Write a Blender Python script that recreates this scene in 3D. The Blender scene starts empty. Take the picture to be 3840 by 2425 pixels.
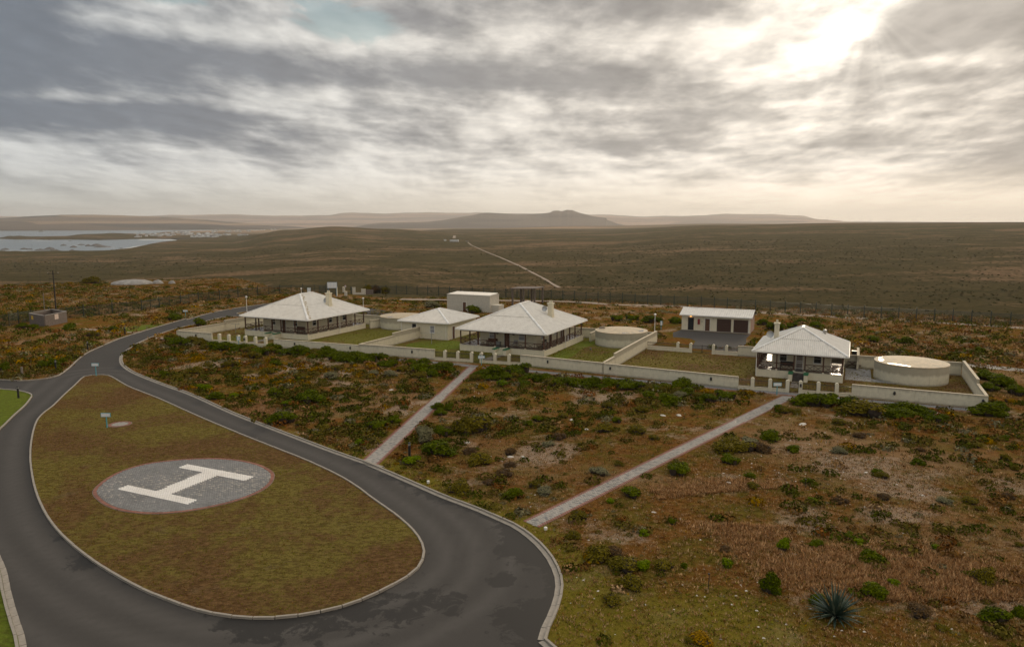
import bpy, bmesh, math, random
import numpy as np
from mathutils import Vector, Matrix
from mathutils.geometry import tessellate_polygon

random.seed(7)
rng = np.random.default_rng(7)
S = bpy.context.scene
COL = S.collection

# ---------------------------------------------------------------- camera
PW, PH, F, CAMH, HOR = 3840.0, 2425.0, 2760.0, 18.0, 835.0      # photograph frame, focal length in its pixels, eye height, horizon row
TH = math.atan((PH / 2 - HOR) / F)
cam_d = bpy.data.cameras.new('camera'); cam = bpy.data.objects.new('camera', cam_d); COL.objects.link(cam)
cam.location = (0, 0, CAMH); cam.rotation_euler = (math.pi / 2 - TH, 0, 0)
cam_d.sensor_width = 36; cam_d.lens = 36 * F / PW; cam_d.clip_start = 0.5; cam_d.clip_end = 80000
S.camera = cam

# ---------------------------------------------------------------- light and exposure
S.view_settings.view_transform = 'Standard'; S.view_settings.look = 'None'
S.view_settings.gamma = 1; S.view_settings.use_curve_mapping = False
S.view_settings.exposure = 0.08
S.cycles.use_denoising = True
S.cycles.max_bounces = 5; S.cycles.diffuse_bounces = 2; S.cycles.glossy_bounces = 2
S.cycles.transparent_max_bounces = 6; S.cycles.volume_bounces = 0
S.cycles.caustics_reflective = False; S.cycles.caustics_refractive = False
SUN_AZ = math.atan(1290 / 2786); SUN_EL = math.radians(14.0)
sun_d = bpy.data.lights.new('sun', 'SUN'); sun = bpy.data.objects.new('sun', sun_d); COL.objects.link(sun)
sun_d.energy = 1.5; sun_d.angle = math.radians(12); sun_d.color = (1.0, 0.82, 0.60)
sdir = Vector((math.sin(SUN_AZ) * math.cos(SUN_EL), math.cos(SUN_AZ) * math.cos(SUN_EL), math.sin(SUN_EL)))
sun.rotation_euler = sdir.to_track_quat('Z', 'Y').to_euler()


class NT:
    """small node-graph writer"""
    def __init__(s, tree): s.t = tree; s.n = tree.nodes; s.l = tree.links
    def node(s, kind, **kw):
        n = s.n.new(kind)
        for k, v in kw.items(): setattr(n, k, v)
        return n
    def put(s, sock, v):
        if hasattr(v, 'is_output') or isinstance(v, bpy.types.NodeSocket): s.l.new(v, sock)
        elif v is not None:
            if isinstance(v, (tuple, list)) and sock.type == 'RGBA' and len(v) == 3: v = (*v, 1)
            sock.default_value = v
    def m(s, op, a, b=None, c=None, clamp=False):
        n = s.node('ShaderNodeMath', operation=op, use_clamp=clamp)
        s.put(n.inputs[0], a)
        if b is not None: s.put(n.inputs[1], b)
        if c is not None: s.put(n.inputs[2], c)
        return n.outputs[0]
    def add(s, a, b): return s.m('ADD', a, b)
    def sub(s, a, b): return s.m('SUBTRACT', a, b)
    def mul(s, a, b): return s.m('MULTIPLY', a, b)
    def sat(s, a): return s.m('ADD', a, 0.0, clamp=True)
    def ramp(s, a, lo, hi):
        n = s.node('ShaderNodeMapRange', interpolation_type='SMOOTHSTEP')
        s.put(n.inputs[0], a); n.inputs[1].default_value = lo; n.inputs[2].default_value = hi
        return n.outputs[0]
    def lin(s, a, lo, hi, o0=0.0, o1=1.0):
        n = s.node('ShaderNodeMapRange'); s.put(n.inputs[0], a)
        for i, v in enumerate((lo, hi, o0, o1)): n.inputs[i + 1].default_value = v
        return n.outputs[0]
    def mix(s, f, a, b, mode='MIX'):
        n = s.node('ShaderNodeMix', data_type='RGBA', blend_type=mode)
        s.put(n.inputs[0], f); s.put(n.inputs[6], a); s.put(n.inputs[7], b)
        return n.outputs[2]
    def noise(s, vec, scale, detail=4, rough=0.55, dist=0.0, lac=2.0):
        n = s.node('ShaderNodeTexNoise'); s.put(n.inputs['Vector'], vec)
        n.inputs['Scale'].default_value = scale; n.inputs['Detail'].default_value = detail
        n.inputs['Roughness'].default_value = rough; n.inputs['Distortion'].default_value = dist
        n.inputs['Lacunarity'].default_value = lac
        return n.outputs['Fac']
    def voro(s, vec, scale, feature='F1', out='Distance', rand=1.0):
        n = s.node('ShaderNodeTexVoronoi', feature=feature); s.put(n.inputs['Vector'], vec)
        n.inputs['Scale'].default_value = scale; n.inputs['Randomness'].default_value = rand
        return n.outputs[out]
    def vmap(s, vec, loc=(0, 0, 0), rot=(0, 0, 0), scale=(1, 1, 1)):
        n = s.node('ShaderNodeMapping'); s.put(n.inputs[0], vec)
        n.inputs[1].default_value = loc; n.inputs[2].default_value = rot; n.inputs[3].default_value = scale
        return n.outputs[0]
    def xyz(s, vec):
        n = s.node('ShaderNodeSeparateXYZ'); s.put(n.inputs[0], vec); return n.outputs
    def comb(s, x, y, z=0.0):
        n = s.node('ShaderNodeCombineXYZ'); s.put(n.inputs[0], x); s.put(n.inputs[1], y); s.put(n.inputs[2], z)
        return n.outputs[0]
    def coord(s, out='Object'): return s.node('ShaderNodeTexCoord').outputs[out]


# ---------------------------------------------------------------- sky (world): broken stratocumulus, sun behind it to the right
W = bpy.data.worlds.new('World'); S.world = W; W.use_nodes = True
W.node_tree.nodes.clear()
n = NT(W.node_tree)
d = n.coord('Generated'); X, Y, Z = n.xyz(d)
az = n.m('ARCTAN2', X, Y); el = n.m('ARCSINE', Z)
elp = n.m('MAXIMUM', el, 0.0)
q = n.comb(n.mul(az, n.add(1.0, n.m('DIVIDE', 0.45, n.add(elp, 0.12)))), n.mul(n.m('LOGARITHM', n.add(elp, 0.06), math.e), 1.15), 0.0)


def blob(px, py, sx, sy, tilt=0.0):
    """soft region of the sky: centre and half sizes as azimuth and elevation, given in pixel-sized angles"""
    a0 = math.atan((px - 1920) / 2786); e0 = math.atan((835 - py) / 2786 * math.cos(a0))
    da = n.mul(n.sub(az, a0), 2786 / sx); de = n.mul(n.sub(el, e0), 2786 / sy)
    if tilt:
        da, de = (n.add(n.mul(da, math.cos(tilt)), n.mul(de, math.sin(tilt) * sy / sx)),
                  n.sub(n.mul(de, math.cos(tilt)), n.mul(da, math.sin(tilt) * sx / sy)))
    return n.m('POWER', math.e, n.mul(n.add(n.mul(da, da), n.mul(de, de)), -1.0))


def total(lst):
    r = lst[0]
    for x in lst[1:]: r = n.add(r, x)
    return r


def field(v, det):
    """cloud thickness: lumps riding on larger rolls"""
    w = n.vmap(v, loc=(2.3, 0.9, 0.0), rot=(0, 0, 0.10))
    return n.add(n.mul(n.noise(w, 2.5, det, 0.57, 0.12), 0.66), n.mul(n.noise(n.vmap(w, loc=(5, 9, 0), scale=(0.7, 1.3, 1)), 7.0, det - 2, 0.58, 0.10), 0.28))


d1 = field(q, 9)
off = 0.045
sq = (SUN_AZ * (1 + .45 / (SUN_EL + .12)), 1.15 * math.log(SUN_EL + .06), 0)
tos = n.node('ShaderNodeVectorMath', operation='SUBTRACT'); tos.inputs[0].default_value = sq; n.put(tos.inputs[1], q)
tn = n.node('ShaderNodeVectorMath', operation='NORMALIZE'); n.put(tn.inputs[0], tos.outputs[0])
ts = n.node('ShaderNodeVectorMath', operation='SCALE'); n.put(ts.inputs[0], tn.outputs[0]); ts.inputs['Scale'].default_value = off
qa = n.node('ShaderNodeVectorMath', operation='ADD'); n.put(qa.inputs[0], q); n.put(qa.inputs[1], ts.outputs[0])
d1s = field(qa.outputs[0], 6)
d2 = n.noise(n.vmap(q, loc=(8, 2, 0)), 1.0, 4, 0.5, 0.2)
dens = n.add(n.mul(d1, 1.0), n.mul(d2, 0.22))
# where the photograph's banks lie (positive: thicker and darker cloud, negative: thin and bright)
bank = total([n.mul(blob(*b[:4], *(b[5:6])), b[4]) for b in (
    (150, 70, 330, 130, 0.13), (150, 290, 560, 80, 0.15), (900, 262, 560, 55, 0.12), (1560, 290, 420, 55, 0.08),
    (260, 455, 420, 52, 0.26), (760, 440, 320, 24, 0.16), (1100, 520, 500, 30, 0.06), (2050, 330, 500, 45, 0.07), (1560, 90, 260, 60, 0.08), (1990, 90, 200, 60, 0.05),
    (3680, 90, 320, 130, 0.34), (3700, 620, 330, 90, 0.20), (2540, 60, 260, 60, 0.20), (2500, 300, 300, 60, 0.10), (2600, 560, 900, 30, 0.06), (3000, 430, 500, 30, 0.08), (2950, 350, 400, 40, 0.08), (3450, 160, 160, 60, 0.10),
    (780, 150, 420, 40, -0.12), (1500, 185, 420, 40, -0.08), (3150, 150, 190, 90, -0.16), (2750, 180, 170, 60, -0.10), (1250, 380, 300, 24, -0.05), (2150, 420, 500, 20, -0.06), (3620, 235, 200, 30, -0.20), (2750, 300, 120, 40, -0.10),
    (270, 380, 160, 26, -0.12), (900, 640, 1300, 90, -0.09), (2900, 700, 1500, 90, -0.10), (650, 40, 120, 50, -0.10), (2250, 160, 240, 50, -0.08))])
dens = n.add(dens, bank)
thick = n.ramp(dens, 0.41, 0.74)                                     # 0 thin and bright, 1 thick and dark
edge = n.m('MULTIPLY', n.sub(d1, d1s), 1.5)
rightness = n.ramp(az, -0.75, 0.62)
bright = n.mix(rightness, (0.64, 0.655, 0.645), (1.06, 0.95, 0.81))
dark = n.mix(rightness, (0.158, 0.186, 0.225), (0.450, 0.405, 0.355))
cloud = n.mix(thick, bright, dark)
lit = n.m('MINIMUM', n.m('MAXIMUM', n.mul(edge, -1.0), -0.30), 0.55)
litn = n.add(1.0, n.mul(lit, n.add(n.mul(rightness, 0.75), 0.60)))
cloud = n.mix(1.0, cloud, n.comb(litn, litn, litn), 'MULTIPLY')
# pale, smooth band towards the horizon
hzcol = n.mix(rightness, (0.55, 0.555, 0.50), (1.22, 1.02, 0.77))
low = n.sub(1.0, n.ramp(el, 0.002, 0.078))
streak = n.noise(n.comb(n.mul(az, 2.0), n.mul(el, 34.0), 0.0), 2.0, 5, 0.6)
hzs = n.add(0.86, n.mul(streak, 0.28))
cloud = n.mix(n.mul(low, 0.86), cloud, n.mix(1.0, hzcol, n.comb(hzs, hzs, hzs), 'MULTIPLY'))
# sun glow through the gap, with its faint shafts
sun_n = n.node('ShaderNodeVectorMath', operation='DOT_PRODUCT'); n.put(sun_n.inputs[0], d); sun_n.inputs[1].default_value = tuple(sdir)
ang = n.m('ARCCOSINE', n.m('MINIMUM', sun_n.outputs['Value'], 1.0))
ea = n.sub(az, SUN_AZ); ee = n.sub(el, SUN_EL)
theta = n.m('ARCTAN2', ea, n.mul(ee, -1.0))
shaft = n.noise(n.comb(n.mul(n.m('ABSOLUTE', n.add(theta, 0.35)), 1.1), 1.3, 0.0), 2.2, 3, 0.6)
shaft = n.mul(n.ramp(shaft, 0.38, 0.70), n.mul(n.m('POWER', math.e, n.mul(ang, -4.0)), n.ramp(n.mul(ee, -1.0), -0.02, 0.06)))
glow = n.m('POWER', math.e, n.mul(n.mul(ang, ang), -1 / 0.12 ** 2))
gap = n.add(blob(3220, 95, 185, 46, 0.58), n.mul(blob(3050, 215, 150, 52, 0.6), 0.45))
gap = n.mul(gap, n.add(0.72, n.mul(n.sub(0.46, d1), 3.0)))
open_ = n.sub(1.15, thick)
glow_s = n.add(n.mul(glow, n.mul(open_, 0.36)), n.add(n.mul(n.mul(shaft, n.ramp(el, 0.0, 0.03)), 0.22), n.mul(gap, 1.35)))
glowc = n.mix(1.0, (1.0, 0.93, 0.80), n.comb(glow_s, glow_s, glow_s), 'MULTIPLY')
cloud = n.mix(1.0, cloud, glowc, 'ADD')
high = n.add(1.0, n.mul(n.ramp(el, 0.33, 1.2), 0.8))                  # an overcast sky brightens towards the zenith
cloud = n.mix(1.0, cloud, n.comb(high, high, high), 'MULTIPLY')
bg_c = n.node('ShaderNodeBackground'); n.put(bg_c.inputs[0], cloud); bg_c.inputs[1].default_value = 1.0
sky = n.node('ShaderNodeTexSky', sky_type='NISHITA'); sky.sun_disc = False
sky.sun_elevation = SUN_EL; sky.sun_rotation = SUN_AZ; sky.air_density = 1.4; sky.dust_density = 0.3
bg_s = n.node('ShaderNodeBackground'); n.put(bg_s.inputs[0], sky.outputs[0]); bg_s.inputs[1].default_value = 0.085
hole = n.add(blob(1270, 80, 230, 85, -0.3), n.add(n.mul(blob(720, 25, 120, 40), 0.9), n.mul(blob(1750, 60, 120, 30), 0.3)))
hole = n.ramp(n.mul(hole, n.add(1.0, n.mul(n.sub(0.52, n.noise(q, 4.0, 7, 0.62, 0.6)), 7.0))), 0.30, 0.95)
msh = n.node('ShaderNodeMixShader'); n.put(msh.inputs[0], n.mul(hole, 0.7)); n.l.new(bg_c.outputs[0], msh.inputs[1]); n.l.new(bg_s.outputs[0], msh.inputs[2])
out = n.node('ShaderNodeOutputWorld'); n.l.new(msh.outputs[0], out.inputs[0])
W.cycles.sampling_method = 'MANUAL'; W.cycles.sample_map_resolution = 1024


# ---------------------------------------------------------------- places: a photograph pixel on a level plane -> a point in the world
def ray(u, v):
    x = u - PW / 2; y = v - PH / 2
    return x, F * math.cos(TH) - y * math.sin(TH), -F * math.sin(TH) - y * math.cos(TH)


def G(u, v, z=0.0):
    dx, dy, dz = ray(u, v); t = (z - CAMH) / dz
    return Vector((dx * t, dy * t, z))


def hz(base, vtop):
    """height of an upright thing at base whose top shows at row vtop"""
    r = math.hypot(*base.xy); lo, hi = 0.0, 60.0
    for _ in range(40):
        m = (lo + hi) / 2; p = proj(base + Vector((0, 0, m)))
        lo, hi = (m, hi) if p[1] > vtop else (lo, m)
    return lo


def proj(p):
    c, s = math.cos(TH), math.sin(TH); z = p[2] - CAMH
    dpt = p[1] * c - z * s; up = p[1] * s + z * c
    return PW / 2 + F * p[0] / dpt, PH / 2 - F * up / dpt


def Z(x0, y0, s): return lambda x, y: (x0 + x * s, y0 + y * s)
z1 = Z(600, 1000, .4153); z2 = Z(1500, 1000, .4983); z3 = Z(2500, 1100, .5565); z5 = Z(0, 1050, .3322); z5b = Z(1120, 1030, .1495)
z6 = Z(0, 1300, .7398); z6b = Z(2500, 1120, .1661); z7 = Z(1300, 1500, .608); z7h = Z(2800, 1180, .22352); z8 = Z(2500, 1500, .6083)
q6 = Z(600, 1250, .4983); q7 = Z(0, 1100, .2301); q8 = Z(0, 1000, .2907); q2b = Z(700, 1040, .2492); q3b = Z(1350, 1060, .2492)
q4b = Z(2100, 1150, .2492); q5b = Z(3200, 1250, .2658); zA = Z(0, 780, .2658); zB = Z(640, 780, .2658); zC = Z(1280, 760, .4153); zD = Z(2200, 760, .4153)
dA = Vector((-0.9075, 0.42, 0)).normalized(); dB = Vector((0.42, 0.9075, 0)).normalized()   # the compound's two directions
ROT = math.atan2(-dA.y, -dA.x)


# ---------------------------------------------------------------- mesh helpers
class MB:
    def __init__(s): s.v = []; s.f = []; s.mi = []
    def face(s, pts, mi=0):
        b = len(s.v); s.v += [tuple(p) for p in pts]; s.f.append(tuple(range(b, b + len(pts)))); s.mi.append(mi)
    def box(s, x0, x1, y0, y1, z0, z1, mi=0, bottom=True):
        b = len(s.v)
        s.v += [(x0, y0, z0), (x1, y0, z0), (x1, y1, z0), (x0, y1, z0), (x0, y0, z1), (x1, y0, z1), (x1, y1, z1), (x0, y1, z1)]
        fs = [(4, 5, 6, 7), (0, 1, 5, 4), (1, 2, 6, 5), (2, 3, 7, 6), (3, 0, 4, 7)]
        if bottom: fs.append((3, 2, 1, 0))
        for f in fs: s.f.append(tuple(b + i for i in f)); s.mi.append(mi)
    def bar(s, p0, p1, w, h, up=Vector((0, 0, 1)), mi=0):
        """box beam from p0 to p1, w across, h along up"""
        p0 = Vector(p0); p1 = Vector(p1); a = (p1 - p0).normalized()
        sd = a.cross(up)
        if sd.length < 1e-4: sd = a.cross(Vector((1, 0, 0)))
        sd.normalize(); uu = sd.cross(a).normalized(); b = len(s.v)
        for p in (p0, p1):
            for i, j in ((-1, -1), (1, -1), (1, 1), (-1, 1)): s.v.append(tuple(p + sd * (i * w / 2) + uu * (j * h / 2)))
        for f in ((0, 1, 5, 4), (1, 2, 6, 5), (2, 3, 7, 6), (3, 0, 4, 7), (3, 2, 1, 0), (4, 5, 6, 7)):
            s.f.append(tuple(b + i for i in f)); s.mi.append(mi)
    def tube(s, pts, r, n=8, mi=0, cap=True):
        """pts: points, r: radius or list of radii"""
        pts = [Vector(p) for p in pts]; rs = r if isinstance(r, (list, tuple)) else [r] * len(pts); b = len(s.v)
        for i, p in enumerate(pts):
            a = (pts[min(i + 1, len(pts) - 1)] - pts[max(i - 1, 0)]).normalized()
            sd = a.cross(Vector((0, 1, 0.01)) if abs(a.z) > .5 else Vector((0, 0, 1))).normalized(); up = sd.cross(a)
            for k in range(n):
                t = 2 * math.pi * k / n; s.v.append(tuple(p + (sd * math.cos(t) + up * math.sin(t)) * rs[i]))
        for i in range(len(pts) - 1):
            for k in range(n):
                k2 = (k + 1) % n; s.f.append((b + i * n + k, b + i * n + k2, b + (i + 1) * n + k2, b + (i + 1) * n + k)); s.mi.append(mi)
        if cap:
            s.f.append(tuple(b + k for k in range(n))[::-1]); s.mi.append(mi)
            s.f.append(tuple(b + (len(pts) - 1) * n + k for k in range(n))); s.mi.append(mi)
    def lathe(s, prof, n=24, c=(0, 0), mi=0, cap=True):
        b = len(s.v)
        for r, z in prof:
            for k in range(n):
                t = 2 * math.pi * k / n; s.v.append((c[0] + r * math.cos(t), c[1] + r * math.sin(t), z))
        for i in range(len(prof) - 1):
            for k in range(n):
                k2 = (k + 1) % n; s.f.append((b + i * n + k, b + i * n + k2, b + (i + 1) * n + k2, b + (i + 1) * n + k)); s.mi.append(mi)
        if cap:
            s.f.append(tuple(b + (len(prof) - 1) * n + k for k in range(n))); s.mi.append(mi)
            s.f.append(tuple(b + k for k in range(n))[::-1]); s.mi.append(mi)
    def prism(s, poly, z0, z1, mi=0, bottom=False):
        poly = [Vector((p[0], p[1], 0)) for p in poly]
        if sum(a.x * b.y - b.x * a.y for a, b in zip(poly, poly[1:] + poly[:1])) < 0: poly = poly[::-1]
        tris = tessellate_polygon([poly]); b = len(s.v); k = len(poly)
        s.v += [(p.x, p.y, z1) for p in poly] + [(p.x, p.y, z0) for p in poly]
        for t in tris:
            a_, b_, c_ = poly[t[0]], poly[t[1]], poly[t[2]]
            if (b_ - a_).cross(c_ - a_).z < 0: t = t[::-1]
            s.f.append(tuple(b + i for i in t)); s.mi.append(mi)
            if bottom: s.f.append(tuple(b + k + i for i in t[::-1])); s.mi.append(mi)
        if z1 > z0:
            for i in range(k):
                j = (i + 1) % k; s.f.append((b + i, b + k + i, b + k + j, b + j)); s.mi.append(mi)
    def mesh(s, name, mats, smooth=False):
        me = bpy.data.meshes.new(name); me.from_pydata(s.v, [], s.f)
        for m in (mats if isinstance(mats, (list, tuple)) else [mats]): me.materials.append(m)
        if len(me.materials) > 1: me.polygons.foreach_set('material_index', s.mi)
        if smooth: me.polygons.foreach_set('use_smooth', [True] * len(me.polygons))
        me.update(); return me
    def build(s, name, mats, parent=None, smooth=False, **kw): return link(name, s.mesh(name, mats, smooth), parent, **kw)


def link(name, me, parent=None, loc=None, rotz=None, label=None, cat=None, group=None, kind=None, scale=None):
    o = bpy.data.objects.new(name, me); COL.objects.link(o)
    if parent is not None: o.parent = parent
    if loc is not None: o.location = loc
    if rotz is not None: o.rotation_euler = (0, 0, rotz)
    if scale is not None: o.scale = scale
    tag(o, label, cat, group, kind); return o


def tag(o, label=None, cat=None, group=None, kind=None):
    if label: o['label'] = label
    if cat: o['category'] = cat
    if group: o['group'] = group
    if kind: o['kind'] = kind
    return o


def thing(name, label, cat, loc=(0, 0, 0), rotz=0.0, group=None):
    return link(name, None, None, loc, rotz, label, cat, group)


def copy_thing(o, loc, rotz=None, label=None, scale=None):
    kids = {}
    for c in bpy.data.objects:
        if c.parent is not None: kids.setdefault(c.parent, []).append(c)
    def cp(s, parent):
        c = s.copy(); COL.objects.link(c); c.parent = parent
        for k in kids.get(s, ()): cp(k, c)
        return c
    r = cp(o, None); r.location = loc
    if rotz is not None: r.rotation_euler = (0, 0, rotz)
    if label: r['label'] = label
    if scale is not None: r.scale = scale
    return r


def np_mesh(name, verts, faces, mat, cols=None, smooth=False, colname='tint'):
    """verts (n,3), faces (m,3 or 4), cols per vertex (n,3)"""
    me = bpy.data.meshes.new(name); nv, nf, k = len(verts), len(faces), faces.shape[1]
    me.vertices.add(nv); me.vertices.foreach_set('co', np.ascontiguousarray(verts, np.float32).ravel())
    me.loops.add(nf * k); me.loops.foreach_set('vertex_index', np.ascontiguousarray(faces, np.int32).ravel())
    me.polygons.add(nf); me.polygons.foreach_set('loop_start', np.arange(0, nf * k, k, dtype=np.int32))
    me.polygons.foreach_set('loop_total', np.full(nf, k, np.int32))
    if smooth: me.polygons.foreach_set('use_smooth', np.ones(nf, bool))
    me.update(calc_edges=True)
    if cols is not None:
        a = me.color_attributes.new(colname, 'FLOAT_COLOR', 'POINT')
        a.data.foreach_set('color', np.c_[cols, np.ones(nv)].astype(np.float32).ravel())
    me.materials.append(mat); me.validate(); return me


def inside(pts, poly):
    x, y = pts[:, 0], pts[:, 1]; r = np.zeros(len(pts), bool); P = np.asarray([(p[0], p[1]) for p in poly]); j = len(P) - 1
    for i in range(len(P)):
        xi, yi = P[i]; xj, yj = P[j]
        if yi != yj: r ^= ((yi > y) != (yj > y)) & (x < (xj - xi) * (y - yi) / (yj - yi) + xi)
        j = i
    return r


def edge_dist(pts, poly, closed=True):
    P = np.asarray([(p[0], p[1]) for p in poly]); best = np.full(len(pts), 1e9)
    for i in range(len(P) if closed else len(P) - 1):
        a = P[i]; b = P[(i + 1) % len(P)]; ab = b - a; t = np.clip(((pts - a) @ ab) / max(ab @ ab, 1e-9), 0, 1)
        best = np.minimum(best, np.hypot(*(pts - (a + t[:, None] * ab)).T))
    return best


def smooth_line(pts, step=0.5, closed=False):
    """Catmull-Rom through pts (Vectors), resampled evenly"""
    pts = [Vector((p[0], p[1], 0)) for p in pts]; k = len(pts); out = []
    for i in range(k if closed else k - 1):
        g = (lambda j: pts[j % k]) if closed else (lambda j: pts[min(max(j, 0), k - 1)])
        a, b, c, d_ = g(i - 1), g(i), g(i + 1), g(i + 2)
        m = max(2, int((c - b).length / 0.25))
        for t in range(m):
            t = t / m
            out.append(0.5 * ((2 * b) + (c - a) * t + (2 * a - 5 * b + 4 * c - d_) * t * t + (3 * b - a - 3 * c + d_) * t ** 3))
    if not closed: out.append(pts[-1])
    return resample(out + ([out[0]] if closed else []), step)


def resample(pts, step):
    pts = [Vector(p) for p in pts]; L = [0.0]
    for a, b in zip(pts, pts[1:]): L.append(L[-1] + (b - a).length)
    m = max(1, round(L[-1] / step)); out = []; i = 0
    for k in range(m + 1):
        s = L[-1] * k / m
        while i < len(L) - 2 and L[i + 1] < s: i += 1
        t = (s - L[i]) / max(L[i + 1] - L[i], 1e-9); out.append(pts[i].lerp(pts[i + 1], min(1, t)))
    return out


# ================================================================ materials
def mat(name, base, rough=0.8, var=0.12, scale=3.0, bump=0.0, bscale=None, spec=0.5, metal=0.0, coord='Object', extra=None, detail=5):
    m = bpy.data.materials.new(name); m.use_nodes = True; t = NT(m.node_tree); b = m.node_tree.nodes['Principled BSDF']
    c = t.coord(coord); f = t.noise(c, scale, detail, 0.6)
    col = t.mix(t.ramp(f, 0.25, 0.75), tuple(x * (1 - var) for x in base), tuple(min(1, x * (1 + var)) for x in base))
    if extra: col = extra(t, c, col) or col
    t.put(b.inputs['Base Color'], col); b.inputs['Roughness'].default_value = rough; b.inputs['Metallic'].default_value = metal
    b.inputs['Specular IOR Level'].default_value = spec
    if bump:
        bn = t.node('ShaderNodeBump'); bn.inputs['Strength'].default_value = bump; bn.inputs['Distance'].default_value = 0.05
        t.put(bn.inputs['Height'], t.noise(c, bscale or scale * 6, 4, 0.6)); t.l.new(bn.outputs[0], b.inputs['Normal'])
    return m


M = {}


def stucco_marks(t, c, col):
    x, y, z = t.xyz(c)
    g = t.noise(t.comb(t.mul(x, 5.0), t.mul(y, 5.0), t.mul(z, 0.7)), 1.0, 6, 0.7)          # run-off streaks
    w = t.noise(c, 0.9, 5, 0.65)
    k = t.mul(t.ramp(g, 0.48, 0.78), t.ramp(w, 0.36, 0.7))
    col = t.mix(t.mul(k, 0.55), col, (0.24, 0.21, 0.16))
    return t.mix(t.mul(t.ramp(t.noise(c, 7.0, 4, 0.7), 0.6, 0.8), 0.3), col, (0.34, 0.30, 0.22))


def wall_marks(t, c, col):
    """run-off stains hanging from the wall's top, darker towards its foot"""
    x, y, z = t.xyz(c)
    col = stucco_marks(t, c, col)
    top = t.ramp(t.add(z, t.mul(t.noise(t.comb(t.mul(x, 2.2), t.mul(y, 2.2), 0), 1.0, 5, 0.7), 0.7)), 1.28, 1.7)
    col = t.mix(t.mul(top, 0.6), col, (0.20, 0.17, 0.12))
    foot = t.sub(1.0, t.ramp(t.add(z, t.mul(t.noise(c, 3.0, 4, 0.7), -0.3)), -0.05, 0.12))
    return t.mix(t.mul(foot, 0.55), col, (0.17, 0.14, 0.10))


M['stucco'] = mat('cream_stucco', (0.66, 0.60, 0.45), 0.9, 0.05, 2.0, 0.25, 30, extra=stucco_marks)
M['wallst'] = mat('cream_wall_plaster', (0.62, 0.57, 0.43), 0.92, 0.07, 2.0, 0.3, 30, extra=wall_marks)
M['coping'] = mat('weathered_coping', (0.50, 0.43, 0.31), 0.92, 0.25, 6.0, 0.3, 40)
M['wood'] = mat('brown_timber', (0.085, 0.035, 0.018), 0.65, 0.3, 5.0, 0.2)
M['door'] = mat('brown_door_paint', (0.10, 0.042, 0.020), 0.6, 0.2, 4.0)
M['garage'] = mat('garage_door_brown', (0.052, 0.022, 0.012), 0.6, 0.15, 4.0)
M['floor'] = mat('wet_dark_floor', (0.065, 0.055, 0.05), 0.18, 0.3, 2.0)
M['wetfloor'] = mat('wet_pale_tiles', (0.20, 0.17, 0.15), 0.3, 0.3, 2.0, 0.2, 6)
t = NT(M['wetfloor'].node_tree); b_ = M['wetfloor'].node_tree.nodes['Principled BSDF']
t.put(b_.inputs['Roughness'], t.lin(t.ramp(t.noise(t.coord('Object'), 2.2, 4, 0.6), 0.34, 0.44), 0, 1, 0.2, 0.85))
M['white'] = mat('white_paint', (0.74, 0.72, 0.67), 0.55, 0.06, 3.0)
M['green'] = mat('green_paint', (0.022, 0.13, 0.055), 0.5, 0.2, 4.0)
M['glass'] = mat('dark_glass', (0.02, 0.022, 0.025), 0.08, 0.1, 2.0)
M['curtain'] = mat('curtained_pane', (0.30, 0.30, 0.32), 0.25, 0.3, 14.0)
M['black'] = mat('black_metal', (0.012, 0.012, 0.013), 0.45, 0.2, 4.0)
M['fence'] = mat('dark_green_steel', (0.014, 0.026, 0.020), 0.5, 0.2, 3.0)
M['steel'] = mat('grey_steel', (0.33, 0.33, 0.32), 0.4, 0.15, 3.0, metal=0.6)
M['teal'] = mat('teal_paint', (0.06, 0.30, 0.36), 0.5, 0.1, 3.0)
M['sign'] = mat('sign_face', (0.66, 0.68, 0.70), 0.5, 0.08, 8.0)
M['blue'] = mat('blue_sign_side', (0.05, 0.22, 0.42), 0.5, 0.1, 5.0)
M['red'] = mat('red_paint', (0.20, 0.02, 0.02), 0.5, 0.2, 4.0)
M['yellow'] = mat('yellow_paint', (0.55, 0.36, 0.02), 0.5, 0.1, 4.0)
M['pink'] = mat('faded_panel', (0.52, 0.42, 0.36), 0.7, 0.1, 4.0)
M['room_shade'] = mat('painted_room_shade', (0.012, 0.014, 0.016), 0.8, 0.6, 6.0)
M['concrete'] = mat('grey_concrete', (0.26, 0.24, 0.21), 0.9, 0.2, 3.0, 0.4, 25)
M['block'] = mat('grey_blockwork', (0.13, 0.105, 0.09), 0.92, 0.2, 4.0, 0.4, 20)
M['palewall'] = mat('pale_bleached_wall', (0.50, 0.47, 0.40), 0.9, 0.08, 2.5, 0.3, 20, extra=stucco_marks)
M['pinkbrick'] = mat('pink_facebrick', (0.33, 0.22, 0.17), 0.9, 0.15, 9.0, 0.3)
M['pole'] = mat('tarred_pole', (0.030, 0.022, 0.018), 0.8, 0.3, 4.0)
M['deadwood'] = mat('grey_old_wood', (0.20, 0.17, 0.14), 0.9, 0.25, 8.0, 0.3)
M['granite'] = mat('pale_granite', (0.27, 0.25, 0.225), 0.85, 0.28, 0.9, 0.6, 3.0)
M['searock'] = mat('dark_sea_rock', (0.085, 0.075, 0.065), 0.8, 0.4, 0.05, 0.6, 0.3)
M['stone'] = mat('white_limestone', (0.52, 0.48, 0.42), 0.9, 0.2, 8.0, 0.4, 30)
M['charcoal'] = mat('charcoal_stem_and_light_block', (0.040, 0.027, 0.018), 0.95, 0.3, 8.0)
M['kerb'] = mat('kerb_concrete', (0.30, 0.265, 0.22), 0.9, 0.2, 1.2, 0.3, 25,
                extra=lambda t, c, col: t.mix(t.mul(t.ramp(t.noise(t.coord('Object'), 9, 4, 0.7), 0.5, 0.75), 0.4), col, (0.13, 0.11, 0.08)))
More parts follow.
